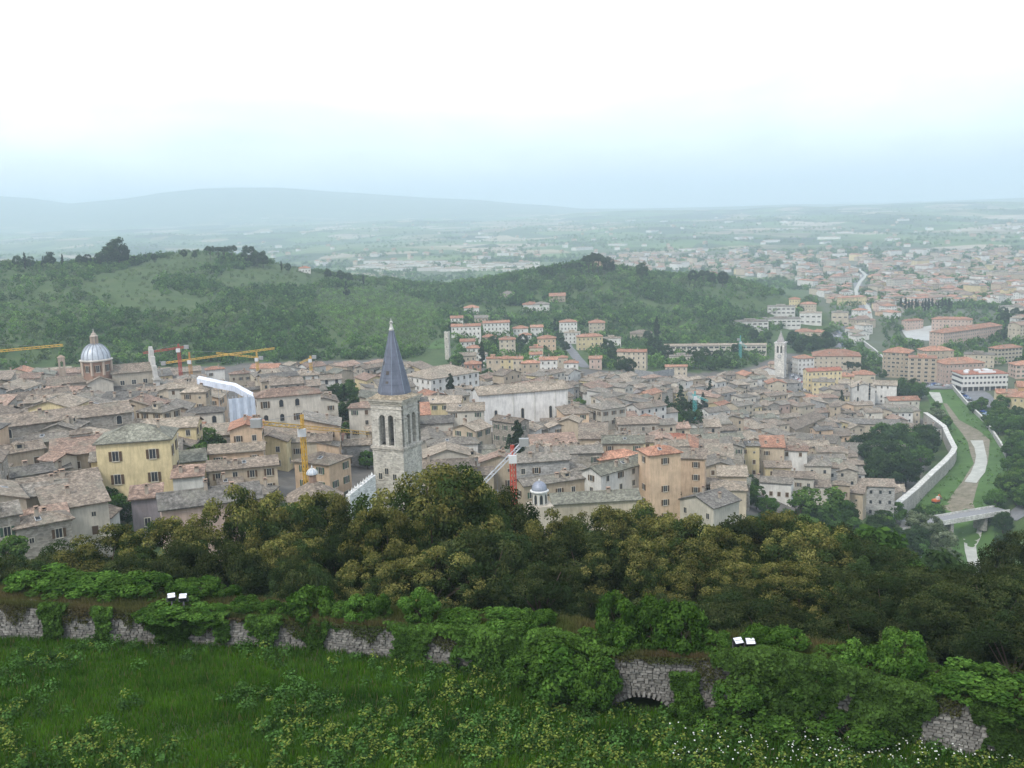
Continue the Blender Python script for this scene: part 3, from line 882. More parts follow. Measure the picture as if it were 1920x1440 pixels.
# ---- right of the campanile
H(786, 869, 754, 11, -8, .6, 'g', 'yellow', 'sandy', style=['green', 'small'], keep=.6, label='plain yellow house directly right of the campanile')
H(757, 900, 704, 14, 38, .7, 'h', 'white', 'sandy', style='plain', pw=3.6, keep=.97, name='palazzo', cat='palazzo', label='long white palazzo with rows of windows left of the white church')
H(852, 884, 728, 9, 0, .6, 'g', 'white', 'brown', style='wide', pw=3.4, keep=1)
H(848, 922, 806, 13, -38, .9, 'G', 'tan', 'sandy', style='green', keep=.9, label='tan gabled house with shuttered right side in front of the white church')
H(922, 992, 792, 12, -40, .5, 'g', 'stone', 'brown', style='green', keep=1)
H(960, 1016, 806, 9, -22, .8, 'G', 'white', 'sandy', style='brown', label='bright white gabled house just below the big white church')
H(1015, 1052, 795, 10, 5, .6, 's', 'pink', 'brown', keep=.3); H(1048, 1092, 790, 13, -15, .9, 'G', 'tan', 'sandy', keep=.2)
H(1060, 1105, 815, 6, -10, .8, 'G', 'tan', 'sandy', keep=.5)
H(862, 905, 857, 8, 25, .9, 'h', 'white', 'sandy', label='white house with small balcony beside the red and white crane')
H(900, 942, 845, 8, -20, .9, 'g', 'white', 'sandy')
H(812, 862, 820, 8, -10, .8, 'g', 'tan', 'brown'); H(785, 825, 800, 8, 5, .8, 'g', 'tan', 'brown')
H(1100, 1174, 764, 15, 34, .9, 'h', 'pale', 'grey', style='brown', pw=2.9, keep=1, floors=4, name='palazzo', cat='palazzo', label='pale grey four storey palazzo facing the steep street')
H(1090, 1225, 884, 13, 48, .34, 'g', 'white', 'mossy', style=['plain', 'brown'], pw=4, keep=.8, pitch=.4, label='long white house with mossy gabled roof left of the peach building')
H(1196, 1276, 850, 19, 24, .85, 'h', 'peach', 'terracotta', style='brown', pw=4.2, keep=.85, name='apartment_building', cat='building', label='tall peach building with terracotta roof above the parked cars')
H(1256, 1324, 857, 15, -6, .5, 's', 'peach', 'brown', style=['brown', 'small'], keep=.8, label='lower peach wing on the right of the tall peach building')
H(1105, 1200, 858, 11, 30, .5, 'h', 'tan', 'terracotta', keep=.5, label='house under a broad terracotta hipped roof left of the peach building')
H(1028, 1200, 938, 8, 10, .35, 'g', 'cream', 'mossy', style='small', keep=.4, label='low range with long mossy roof right of the white lantern')
H(965, 1115, 905, 9, 24, .3, 'g', 'tan', 'grey', keep=.4, label='long narrow grey roofed range running up behind the white lantern')
H(1274, 1386, 945, 9, -40, .9, 'G', 'pale', 'dark', style='plain', keep=.5, label='pale gabled house rising straight behind the dark oaks')
H(1395, 1487, 903, 6, -8, .4, 'g', 'white', 'grey', style='closed', pw=2.6, keep=1, label='low white row house with reddish brown shutters')
H(1290, 1345, 905, 7, -6, .7, 'g', 'stone', 'brown'); H(1340, 1400, 890, 8, 30, .7, 'g', 'cream', 'grey')
H(1275, 1350, 822, 8, -4, .35, 'g', 'pale', 'pinkish', style='plain', label='long pinkish roofed house below the green crane')
H(1212, 1302, 826, 8, 12, .6, 'h', 'tan', 'red', keep=.4, label='house with a fresh red hipped roof below the dark park trees')
H(1320, 1350, 800, 7, 0, .8, 'g', 'white', 'sandy'); H(1380, 1460, 778, 8, 14, .3, 'g', 'white', 'sandy', style='plain')
H(1180, 1250, 805, 8, 30, .7, 'g', 'tan', 'brown'); H(1150, 1215, 822, 8, -15, .8, 'g', 'grey', 'grey')
H(1110, 1160, 845, 8, -10, .5, 'h', 'yellow', 'grey', style='plain'); H(1020, 1090, 842, 7, 25, .4, 'g', 'cream', 'brown'); H(985, 1045, 858, 7, -15, .6, 'g', 'tan', 'sandy')
H(1230, 1290, 735, 9, -30, .8, 'h', 'yellow', 'brown', style='plain'); H(1290, 1330, 738, 9, 0, .7, 'h', 'white', 'pinkish')
H(1390, 1420, 740, 7, 5, .7, 'g', 'tan', 'brown'); H(1345, 1375, 705, 7, 5, .7, 'G', 'white', 'sandy')
H(1452, 1548, 800, 11, -24, 3.2, 'G', 'tan', 'brown', pitch=.46, style='small', keep=.3, name='church', cat='church', label='church with one very long brown gabled roof below the clock tower')
H(1484, 1576, 826, 12, -14, .55, 'g', 'cream', 'grey', style='arch', pw=5, keep=.7, name='church', cat='church', label='cream convent church with grey roof left of the big tree clump')
H(1538, 1692, 848, 7, 2, .4, 'g', 'white', 'grey', style=['plain', 'small'], label='long low white convent wing with grey roof above the big tree clump')
H(1535, 1682, 796, 8, 3, .22, 'g', 'cream', 'dark', style='plain', keep=.9, label='long cream convent range with orange awning patch')
H(1632, 1722, 772, 9, 14, .5, 'h', 'cream', 'grey', style='plain', label='hipped roof convent block in the middle of the riverside group')
H(1588, 1634, 760, 9, 4, .5, 'g', 'pale', 'grey'); H(1660, 1722, 752, 8, 20, .5, 'g', 'pale', 'terracotta')
H(1712, 1764, 806, 8, 38, .55, 'g', 'white', 'dark', label='dark roofed house right against the river wall')
H(1690, 1720, 800, 10, 5, 1, 'p', 'cream', 'brown')
H(1570, 1624, 922, 9, -10, .8, 'g', 'tan', 'brown', style=['plain', 'small'], label='tan house with four windows behind the green tree on the right')
H(1626, 1690, 922, 7, -30, .7, 'G', 'cream', 'brown', style='arch', keep=.4, name='church', cat='chapel', label='small chapel with arched door at the end of the river wall')
H(1592, 1640, 727, 13, 12, .8, 'G', 'white', 'sandy', style='tall', pw=6, keep=.6, name='church', cat='church', label='white church front facing the riverside trees')
H(1638, 1680, 722, 13, 0, .8, 'g', 'white', 'sandy', style='plain', keep=.5, label='white rear block of the riverside church')
H(1507, 1577, 697, 16, 22, .35, 'g', 'yellow', 'red', style='plain', pw=3, keep=1, floors=4, name='apartment_building', cat='building', label='long yellow four storey block beside the clock tower square')
H(1486, 1526, 672, 14, 25, .8, 'h', 'white', 'terracotta', style='plain', pw=3, keep=1)
H(1523, 1612, 668, 11, 4, .6, 'h', 'cream', 'terracotta', style='plain', pw=4, keep=.9, label='wide cream building under a big terracotta hipped roof near the river')
H(1524, 1564, 716, 11, 0, .8, 'f', 'yellow', 'grey', style='plain', floors=3, keep=1, label='flat roofed yellow block facing the clock tower square')
H(1560, 1592, 742, 10, 4, .8, 'g', 'yellow', 'brown', style='plain'); H(1568, 1600, 705, 10, 0, .8, 'h', 'yellow', 'terracotta', keep=.3); H(1595, 1640, 702, 9, 10, .8, 'h', 'cream', 'terracotta')
H(1657, 1712, 662, 20, -12, .9, 'h', 'tan', 'terracotta', style=['plain', 'wide'], floors=6, pw=3, keep=1, name='apartment_building', cat='building', label='tan apartment block with balconies standing by the river bend')
H(1705, 1755, 672, 19, 2, .7, 'f', 'tan', 'terracotta', style='wide', floors=6, pw=4, keep=1, name='apartment_building', cat='building', label='flat topped tan apartment block right of the river bend')
H(1752, 1842, 684, 15, 30, .6, 'h', 'pink', 'terracotta', style='plain', pw=3, keep=1, name='apartment_building', cat='building', label='pinkish brick block with red roof behind the banded office block')
H(1722, 1786, 658, 15, 20, .6, 'h', 'tan', 'terracotta', style='plain', keep=.9)
H(1748, 1876, 622, 13, 55, .17, 'h', 'pink', 'terracotta', style='plain', pw=3.2, keep=1, floors=4, name='barracks', cat='barracks', label='very long brick barracks with terracotta roof receding beside the pale yard')
H(1750, 1820, 600, 12, 0, .3, 'h', 'pink', 'terracotta', style='plain', pw=3.4, keep=1, name='barracks', cat='barracks', label='brick barracks wing closing the far end of the pale yard')
H(1692, 1730, 604, 10, 40, .4, 'h', 'pink', 'terracotta', style='plain', name='barracks', cat='barracks', label='brick barracks wing on the left side of the pale yard')
H(1856, 1914, 654, 13, 42, .45, 'h', 'cream', 'terracotta', style='wide', keep=1, name='apartment_building', cat='building', label='cream apartment block with red roof at the right edge')
H(1810, 1862, 664, 11, 0, .6, 'f', 'cream', 'grey', style='plain', keep=.8)
H(1893, 1950, 686, 10, 25, .7, 'h', 'pink', 'terracotta'); H(1866, 1905, 737, 8, 10, .8, 'g', 'yellow', 'terracotta', style='plain'); H(1890, 1950, 745, 8, -10, .8, 'h', 'yellow', 'terracotta', style='plain')
H(1905, 1960, 725, 8, 10, .8, 'g', 'orange', 'terracotta', style='plain')
# ---- newer houses at the foot of the hill
for a in ((1048, 1082, 605, 12, 6, .7, 'h', 'white', 'terracotta'), (1058, 1088, 624, 10, 0, .6, 'f', 'white', 'sandy'), (1080, 1130, 630, 12, 8, .45, 'h', 'yellow', 'terracotta'),
          (1130, 1164, 634, 9, 0, .6, 'f', 'white', 'sandy'), (1157, 1214, 660, 13, -10, .35, 'g', 'cream', 'terracotta'), (1182, 1222, 626, 5, 0, .7, 'h', 'cream', 'brown'),
          (1104, 1134, 606, 10, 0, .9, 'p', 'cream', 'terracotta'), (1105, 1128, 672, 8, 0, .8, 'g', 'pink', 'terracotta'),
          (1248, 1288, 687, 7, 0, .3, 'g', 'cream', 'terracotta'), (1255, 1302, 668, 7, 0, .4, 'f', 'pale', 'grey'),
          (846, 902, 612, 12, -4, .35, 'g', 'white', 'terracotta'), (905, 955, 606, 11, 4, .35, 'g', 'white', 'terracotta'), (845, 868, 596, 7, 0, .8, 'g', 'white', 'terracotta'),
          (890, 915, 596, 7, 0, .8, 'g', 'tan', 'grey'), (905, 930, 632, 8, 0, .8, 'h', 'cream', 'terracotta'), (936, 966, 636, 13, 0, .8, 'h', 'cream', 'terracotta'),
          (962, 990, 616, 8, 0, .8, 'h', 'white', 'terracotta'), (974, 996, 628, 8, 0, .8, 'h', 'white', 'terracotta'), (995, 1018, 614, 8, 0, .8, 'g', 'white', 'terracotta'),
          (1008, 1042, 634, 12, 0, .7, 'h', 'peach', 'terracotta'), (993, 1018, 652, 9, 0, .8, 'f', 'cream', 'terracotta'), (993, 1016, 664, 7, 0, .8, 'g', 'white', 'terracotta'),
          (863, 890, 640, 7, 0, .8, 'g', 'white', 'terracotta'), (875, 902, 652, 7, 0, .8, 'h', 'white', 'terracotta'), (862, 892, 666, 8, 0, .8, 'g', 'cream', 'sandy'),
          (890, 914, 664, 8, -20, .8, 'G', 'white', 'sandy'), (912, 938, 672, 12, 0, .7, 'f', 'tan', 'terracotta'), (935, 962, 672, 11, 0, .7, 'h', 'yellow', 'terracotta'),
          (960, 980, 672, 9, 0, .8, 'g', 'cream', 'terracotta'), (978, 1012, 680, 8, 0, .6, 'h', 'tan', 'terracotta'), (1012, 1045, 674, 8, 0, .7, 'g', 'white', 'terracotta'),
          (1045, 1064, 670, 9, 0, .8, 'h', 'cream', 'terracotta'), (1058, 1084, 680, 8, 0, .8, 'h', 'white', 'terracotta'), (872, 902, 682, 7, 0, .8, 'h', 'brick', 'terracotta'),
          (1018, 1062, 698, 7, 5, .5, 'h', 'white', 'pinkish'), (985, 1020, 705, 7, 0, .7, 'g', 'cream', 'pinkish'), (940, 985, 708, 6, 0, .7, 'g', 'tan', 'sandy'),
          (870, 898, 578, 6, 0, .8, 'h', 'white', 'terracotta'), (1000, 1030, 572, 6, 0, .8, 'h', 'white', 'grey'), (560, 582, 503, 5, 0, .8, 'h', 'white', 'terracotta'),
          (938, 965, 552, 6, 0, .8, 'h', 'cream', 'grey'), (980, 1010, 572, 6, 0, .8, 'h', 'white', 'terracotta'), (1030, 1060, 556, 6, 0, .8, 'g', 'tan', 'terracotta'), (1325, 1345, 512, 7, 0, .8, 'h', 'pink', 'terracotta'),
          (1480, 1500, 562, 9, 0, .8, 'h', 'yellow', 'terracotta'), (1500, 1530, 572, 9, 0, .6, 'h', 'cream', 'terracotta'), (1492, 1525, 622, 9, 0, .7, 'h', 'cream', 'terracotta'), (1522, 1548, 622, 9, 0, .8, 'h', 'cream', 'terracotta')):
    H(*a, style='plain', pw=3.0, keep=.95, group='newer houses around the foot of the wooded hill')
school = H(1246, 1348, 648, 10, 2, .22, 'g', 'pale', 'sandy', style='strip', pw=4, keep=1, floors=3, pitch=.2, name='school', cat='school', label='long pale school block with strip windows under a flat pitched sandy roof')
H(1352, 1436, 645, 8, 2, .2, 'g', 'pale', 'sandy', style='strip', pw=4, keep=1, floors=2, pitch=.2, name='school', cat='school', label='second long school wing behind the upper green crane')
for a, lb in (((1375, 1440, 605, 8, 8, .6, 'f', 'white', 'grey'), 'flat grey roofed white hall at the foot of the wooded hill'),
              ((1430, 1500, 600, 9, 4, .5, 'f', 'white', 'grey'), 'wide white factory hall in front of the far town'),
              ((1500, 1540, 590, 12, 0, .6, 'f', 'white', 'sandy'), 'white block at the right end of the factory halls'),
              ((1560, 1590, 588, 14, 0, .7, 'f', 'cream', 'grey'), 'square cream block beside the riverside road curve'),
              ((1440, 1490, 580, 9, 0, .5, 'f', 'white', 'grey'), 'rear white factory hall with grey roof')):
    H(*a, style='strip', pw=5, keep=1, floors=2, name='factory_hall', cat='building', label=lb, chim=0)

# ---- fill the old town between the buildings that were read off one by one
OPEN = [[(335, 800), (425, 800), (425, 890), (335, 890)], [(600, 730), (690, 715), (690, 830), (610, 820)],       # gardens
        [(1075, 735), (1100, 735), (1145, 815), (1115, 815)],                                                        # steep street
        [(1228, 755), (1335, 750), (1335, 815), (1228, 815)], [(1480, 690), (1530, 690), (1560, 742), (1480, 742)],
        [(1595, 820), (1750, 805), (1750, 920), (1600, 920)], [(1640, 690), (1760, 690), (1760, 765), (1640, 765)],
        [(1218, 892), (1345, 892), (1345, 935), (1218, 935)], [(945, 840), (985, 840), (1000, 900), (945, 900)],
        [(1250, 690), (1440, 690), (1440, 705), (1250, 705)], [(1490, 938), (1570, 938), (1570, 965), (1480, 965)], [(1380, 905), (1470, 915), (1470, 965), (1380, 965)],
        [(640, 870), (800, 850), (800, 940), (640, 940)], [(360, 715), (485, 690), (500, 775), (420, 780)]]
FACADES = [[(1455, 812), (1500, 742), (1550, 742), (1525, 815)], [(168, 842), (338, 842), (338, 948), (168, 948)], [(884, 738), (1068, 738), (1068, 782), (884, 790)], [(1212, 850), (1328, 850), (1345, 935), (1212, 935)],
           [(757, 702), (902, 702), (902, 738), (757, 732)], [(1446, 620), (1480, 620), (1480, 712), (1446, 712)], [(1098, 762), (1178, 762), (1178, 802), (1120, 815)], [(245, 932), (495, 932), (495, 1010), (245, 1010)],
           [(1588, 715), (1684, 715), (1684, 752), (1588, 752)], [(476, 738), (602, 738), (602, 780), (476, 780)], [(145, 640), (290, 640), (290, 728), (145, 728)], [(672, 745), (800, 745), (800, 930), (672, 930)],
           [(1500, 690), (1580, 690), (1580, 722), (1500, 722)], [(785, 750), (872, 750), (872, 782), (785, 782)], [(535, 870), (660, 870), (660, 935), (535, 935)], [(995, 895), (1030, 895), (1030, 950), (995, 950)],
           [(422, 742), (488, 742), (488, 775), (422, 775)], [(1120, 880), (1225, 868), (1225, 930), (1120, 930)], [(1395, 900), (1490, 900), (1490, 930), (1395, 930)], [(552, 862), (660, 862), (660, 920), (552, 920)], [(1655, 655), (1900, 655), (1900, 735), (1655, 735)], [(848, 800), (1020, 790), (1020, 830), (848, 850)]]
FAC_D = [project([hit(sum(p[0] for p in po) / len(po), max(p[1] for p in po), 0, 165)])[1][0] for po in FACADES]
EXTRA_FOOT = []      # landmark footprints are marked before the fill
for (fx, fy, fw, fd) in ((735, 900, 20, 20), (590, 915, 26, 26), (210, 735, 62, 34), (970, 775, 78, 30), (1462, 706, 16, 16), (840, 672, 10, 10)):
    p = hit(fx, fy); mark(p[0], p[1] + fd * .3, fw, fd, 0)
rf = random.Random(21)
cand = []
for gy in range(0, 72):
    for gx in range(0, 88):
        x = -330 + gx * 10.8 + rf.uniform(-3.6, 3.6); y = 165 + gy * 10.8 + rf.uniform(-3.6, 3.6)
        cand.append((x, y))
cand = np.array(cand); cz = terrain(cand[:, 0], cand[:, 1])
cp, cd = project(np.stack([cand[:, 0], cand[:, 1], cz + 2], 1))
okm = in_poly(cp[:, 0], cp[:, 1], TOWN) & (cp[:, 0] > -120) & (cp[:, 0] < 1800)
cp2, _ = project(np.stack([cand[:, 0], cand[:, 1], cz + 6], 1))
for po in OPEN:
    okm &= ~in_poly(cp2[:, 0], cp2[:, 1], po) & ~in_poly(cp[:, 0], cp[:, 1], po)
fill = []
order = [i for i in np.argsort(cd) if okm[i]]
for i in order:
    x, y = cand[i]
    base = 0.5 * math.sin(x / 110 + 1.3) + 0.45 * math.cos(y / 95) - math.atan2(x, y)
    rot = base + rf.choice([0, 0, math.pi / 2]) + rf.uniform(-.14, .14)
    w = rf.uniform(8, 16.5); d = rf.uniform(7, 10.5)
    if mark(x, y, w, d, rot, -.4, True) > .13:
        w *= .66; d *= .78
        if mark(x, y, w, d, rot, -.4, True) > .17: continue
    h = rf.uniform(6.0, 14.5)
    tp, _ = project([(x, y, cz[i] + h + 1), (x, y, cz[i] + h * .6)])
    if not in_poly(tp[:1, 0], tp[:1, 1] - 4, TOWN)[0]: continue
    if any(cd[i] < fd + 9 and in_poly(tp[:, 0], tp[:, 1], po).any() for po, fd in zip(FACADES, FAC_D)): continue
    mark(x, y, w, d, rot)
    fill.append((x, y, w, d, h, rot, rf.choices('ghGs', [55, 22, 13, 10])[0],
                 rf.choices(['cream', 'stone', 'tan', 'white', 'pale', 'grey', 'yellow', 'pink', 'peach'], [22, 18, 22, 13, 14, 7, 6, 3, 3])[0],
                 rf.choices(['grey', 'brown', 'sandy', 'pinkish', 'mossy', 'dark', 'terracotta'], [26, 32, 17, 11, 6, 5, 4])[0], cd[i]))
NOBJ = max(0, 300 - len(HOUSES) + 40)
stuff = MB()
STUFF_MATS = [MAT['plaster'], MAT['roof'], MAT['glass'], MAT['stone']]
def house_stuff(mb, x, y, w, d, h, rot, roof, wall, rc, z0=None, rnd=rf, win=True, pw=3.2):
    z0 = tz(x, y) if z0 is None else z0
    M = Matrix.Translation((x, y, z0)) @ Matrix.Rotation(rot, 4, 'Z')
    k1 = rnd.uniform(.86, 1.1); k2 = rnd.uniform(.82, 1.14); wc = tuple(c * k1 for c in WALLC[wall]); rcc = tuple(c * k2 for c in ROOFC[rc])
    wm = wall_mb(w, d, h, roof, .32, wc, rnd)
    extra = None
    if win and w < 26 and rnd.random() < .5:
        w2, d2, h2, ax, ay, ak = annex(rnd, w, d, h); extra = (w2, d2, h2, ak); AM_ = Matrix.Translation((ax, ay, 0)); wm.merge(wall_mb(w2, d2, h2, ak, .32, wc, rnd), AM_)
    if win:
        for (a, b2, z, rz, k) in win_slots(w, d, h, rot, math.atan2(x, y), 'plain', rnd, None, pw, .8):
            c_, s_ = math.cos(rz), math.sin(rz)
            wm.poly([(a + c_ * u + s_ * .06, b2 + s_ * u - c_ * .06, z + v) for u, v in ((-.5, 0), (.5, 0), (.5, 1.4), (-.5, 1.4))], 2, (.05, .05, .05))
    mb.merge(wm, M, {0: 3 if wall in STONE_WALLS else 0, 2: 2})
    rm, _ = roof_mb(w, d, h, roof, .32, rcc, rnd)
    if extra: rm.merge(roof_mb(*extra[:3], extra[3], .32, rcc, rnd, .4)[0], AM_)
    if win and rnd.random() < .6: rm.merge(CHIM_MB, Matrix.Translation((rnd.uniform(-.3, .3) * w, -.2 * d, h + .5)))
    mb.merge(rm, M, {0: 1})
for i, (x, y, w, d, h, rot, roof, wall, rc, dd) in enumerate(fill):
    if i < NOBJ:
        add_house(x, y, w, d, h, rot, roof, wall, rc, pitch=.32, seed=1000 + i, wins='obj' if dd < 430 else 'mesh', keep=.8, ann=i % 2 == 0, group='houses of the old town')
    else:
        house_stuff(stuff, x, y, w, d, h, rot, roof, wall, rc)
print('houses', len(HOUSES), 'fill', len(fill))
so = stuff.build('distant_old_town_houses', STUFF_MATS); tag(so, 'mass of small tiled houses filling the far old town', 'houses', kind='stuff')

# ---- the far town in the valley
ft = MB()
rt = random.Random(5)
n_ft = 0
occ2 = {}
for k in range(2600):
    px = rt.uniform(1080, 1990); t = rt.random()
    py = rt.uniform(474, 640)
    if not in_poly([px], [py], FARTOWN)[0]: continue
    if py < 505 and rt.random() < .35: continue
    p = hit(px, py)
    if math.hypot(p[0], p[1]) > 5200: continue
    # keep the river, the road, the yard and the placed buildings clear
    rx = np.interp(py, [498, 517, 545, 560, 574, 605, 650], [1592, 1622, 1606, 1606, 1622, 1640, 1650])
    if abs(px - rx) < 10 + (py - 500) * .12: continue
    if in_poly([px], [py], [(1685, 585), (1900, 565), (1925, 760), (1560, 760), (1640, 640), (1660, 612)])[0]: continue
    if in_poly([px], [py], [(1360, 540), (1600, 575), (1600, 640), (1360, 640)])[0]: continue
    key = (int(p[0] / 17), int(p[1] / 17))
    if key in occ2: continue
    occ2[key] = 1
    big = rt.random() < .14
    w = rt.uniform(18, 42) if big else rt.uniform(10, 18); d = rt.uniform(10, 15); h = rt.uniform(9, 17) if big else rt.uniform(5.5, 11)
    rot = .35 + rt.choice([0, math.pi / 2]) + rt.uniform(-.1, .1)
    fl = big and rt.random() < .5
    house_stuff(ft, p[0], p[1], w, d, h, rot, 'f' if fl else rt.choice('hhg'), rt.choices(['cream', 'white', 'tan', 'pink', 'pale', 'yellow', 'peach'], [4, 5, 2, 1, 3, 1, 1])[0],
                'grey' if fl else rt.choices(['terracotta', 'pinkish', 'sandy', 'brown'], [4, 5, 2, 2])[0], rnd=rt, win=py > 520)
    n_ft += 1
# isolated farmhouses and sheds over the valley
for k in range(230):
    px = rt.uniform(430, 1950); py = rt.uniform(408, 500)
    p = hit(px, py)
    dd = math.hypot(p[0], p[1])
    if dd < 2200 or dd > 11000: continue
    big = rt.random() < .2
    house_stuff(ft, p[0], p[1], rt.uniform(40, 90) if big else rt.uniform(12, 24), rt.uniform(12, 30) if big else 11, rt.uniform(7, 11), rt.uniform(0, 3), 'f' if big else 'h',
                'white' if big else rt.choice(['cream', 'white', 'tan']), 'sandy' if big else 'terracotta', rnd=rt, win=False)
# the pale industrial strip behind the wooded hill
for k in range(46):
    px = rt.uniform(660, 1000); py = rt.uniform(493, 510)
    p = hit(px, py)
    if math.hypot(p[0], p[1]) < 1800: continue
    house_stuff(ft, p[0], p[1], rt.uniform(25, 70), rt.uniform(15, 30), rt.uniform(6, 10), rt.uniform(-.3, .3), 'f', 'white', 'sandy', rnd=rt, win=False)
fo = ft.build('far_town_houses', STUFF_MATS); tag(fo, 'far sprawl of orange roofed houses and pale sheds on the valley floor', 'houses', kind='stuff')
# ---------------------------------------------------------------- landmarks
def at(px, py, dist):
    """point on the pixel's ray at a horizontal distance (distance known from the ground it stands on)"""
    r = ray(px, py); t = dist / math.hypot(r[0], r[1]); return r * t

def arched_wall(mb, W, z0, z1, ops, th, mat=0, col=(1, 1, 1), dark=None, seg=8, M=None):
    """wall in the plane y=0 (front) .. th (back) with arched openings (cx, w, zb, zspring)"""
    b = MB()
    xs = [-W / 2]
    for cx, w, zb, zs in ops: xs += [cx - w / 2, cx + w / 2]
    xs.append(W / 2)
    for y, flip in ((0, False), (th, True)):
        def q(p):
            b.poly(p[::-1] if flip else p, mat, col)
        for i in range(0, len(xs), 2):
            q([(xs[i], y, z0), (xs[i + 1], y, z0), (xs[i + 1], y, z1), (xs[i], y, z1)])
        for cx, w, zb, zs in ops:
            q([(cx - w / 2, y, z0), (cx + w / 2, y, z0), (cx + w / 2, y, zb), (cx - w / 2, y, zb)])
            A = [(cx + w / 2 * math.cos(a), zs + w / 2 * math.sin(a)) for a in np.linspace(math.pi, 0, seg + 1)]
            for (xa, za), (xb, zb_) in zip(A[:-1], A[1:]):
                q([(xa, y, za), (xb, y, zb_), (xb, y, z1), (xa, y, z1)])
    for cx, w, zb, zs in ops:
        A = [(cx - w / 2, zb)] + [(cx + w / 2 * math.cos(a), zs + w / 2 * math.sin(a)) for a in np.linspace(math.pi, 0, seg + 1)] + [(cx + w / 2, zb)]
        for i in range(len(A)):
            p, r_ = A[i], A[(i + 1) % len(A)]
            b.poly([(p[0], 0, p[1]), (p[0], th, p[1]), (r_[0], th, r_[1]), (r_[0], 0, r_[1])], mat, tuple(c * .9 for c in col))
    b.poly([(-W / 2, 0, z1), (W / 2, 0, z1), (W / 2, th, z1), (-W / 2, th, z1)], mat, col)
    mb.merge(b, M)

LAND = []    # (px, py, phrase) for labels
LIME = (0.50, 0.47, 0.41)
# ---- campanile
D = 240.0
pc = at(737, 757, D); az = math.atan2(pc[0], pc[1])
gz = tz(pc[0], pc[1]) - 1
e = empty('campanile', (pc[0], pc[1] + 4, gz), math.radians(-32) - az)
zt = lambda py, x=737, d=D: at(x, py, d)[2] - gz
W = 8.6
sh = MB(); z1 = zt(842)
sh.box(-W / 2, W / 2, -W / 2, W / 2, -6, z1, 0, LIME)
o = sh.build('shaft', MAT['stone'], e)
c = MB(); c.box(-W / 2 - .35, W / 2 + .35, -W / 2 - .35, W / 2 + .35, z1, z1 + .55, 0, (0.47, 0.43, 0.37), True); c.box(-W / 2 - .15, W / 2 + .15, -W / 2 - .15, W / 2 + .15, z1 - .5, z1 - .01, 0, (0.42, 0.39, 0.34), True)
c.build('string_course', MAT['stone'], e)
zb, zc = z1 + .55, zt(760)
zs = zt(784); z2 = zb + .25
bf = MB()
for k in range(4):
    M_ = Matrix.Rotation(k * math.pi / 2, 4, 'Z') @ Matrix.Translation((0, -W / 2, 0))
    arched_wall(bf, W if k % 2 == 0 else W - 1.8, zb, zc, [(-1.2, 1.55, z2, zs), (1.2, 1.55, z2, zs)], .9, 0, LIME, M=M_)
bf.build('belfry', MAT['stone'], e)
for k in range(4):
    for s in (-1, 1):
        for u in (0.0,):
            pl = MB(); M_ = Matrix.Rotation(k * math.pi / 2, 4, 'Z')
            pl.lathe([(.30, z2), (.24, z2 + .3), (.22, zs - .5), (.34, zs - .1), (.34, zs)], 10, 0, (0.55, 0.52, 0.46), s * 2.25, -W / 2 - .05)
            q = MB(); q.merge(pl, M_); q.build('column', MAT['stone'], e)
fl = MB(); fl.box(-W / 2 + .92, W / 2 - .92, -W / 2 + .92, W / 2 - .92, zb - .5, zb + .1, 0, (0.1, 0.09, 0.08)); fl.build('belfry_floor', MAT['stone'], e)
bell = MB(); bell.lathe([(.75, zs - 2.0), (.62, zs - 1.6), (.42, zs - 1.0), (.36, zs - .6), (.1, zs - .4)], 14, 0, (0.12, 0.10, 0.06)); bell.bar((-W / 2 + 1, 0, zs - .3), (W / 2 - 1, 0, zs - .3), .14, 0, (0.12, 0.08, 0.05))
bell.build('bell', MAT['metal'], e)
c = MB(); ze = zt(748)
for k, g in enumerate((.15, .35, .7)):
    zz0 = zc + (ze - zc) * k / 3; zz1 = zc + (ze - zc) * (k + 1) / 3
    c.box(-W / 2 - g, W / 2 + g, -W / 2 - g, W / 2 + g, zz0, zz1, 0, (0.46, 0.42, 0.35), True)
c.build('cornice', MAT['stone'], e)
fr = MB(); z9 = zc - 1.0
fr.box(-W / 2 - .12, W / 2 + .12, -W / 2 - .12, W / 2 + .12, z9, z9 + .25, 0, (0.43, 0.40, 0.34), True); fr.box(-W / 2 - .1, W / 2 + .1, -W / 2 - .1, W / 2 + .1, zs - .1, zs + .12, 0, (0.45, 0.42, 0.36), True)
# frieze bands must not close the openings: keep them on the corners only
fr = MB()
for sx in (-1, 1):
    for sy in (-1, 1):
        x_, y_ = sx * (W / 2 - .55), sy * (W / 2 - .55)
        fr.box(x_ - .62, x_ + .62, y_ - .62, y_ + .62, zs - .1, zs + .15, 0, (0.45, 0.42, 0.36), True)
fr.box(-W / 2 - .12, W / 2 + .12, -W / 2 - .12, W / 2 + .12, z9, z9 + .22, 0, (0.43, 0.40, 0.34), True)
fr.build('frieze', MAT['stone'], e)
sk = MB(); rs = 4.05; zsp = ze + .85
g = W / 2 + .8
o8 = [(rs * 1.02 * math.cos(math.pi / 8 + k * math.pi / 4), rs * 1.02 * math.sin(math.pi / 8 + k * math.pi / 4), zsp) for k in range(8)]
sq = []
for k in range(8):
    a = math.pi / 8 + k * math.pi / 4; s_ = g / max(abs(math.cos(a)), abs(math.sin(a)))
    sq.append((s_ * math.cos(a), s_ * math.sin(a), ze + .01))
cr = []
for k in range(8):
    sk.poly([sq[k], sq[(k + 1) % 8], o8[(k + 1) % 8], o8[k]], 0, (0.33, 0.27, 0.19))
for (sx, sy, i, j_) in ((1, 1, 0, 1), (-1, 1, 2, 3), (-1, -1, 4, 5), (1, -1, 6, 7)):
    sk.poly([sq[i], (sx * g, sy * g, ze + .01), sq[j_]], 0, (0.33, 0.27, 0.19))
sk.build('skirt_roof', MAT['roof'], e)
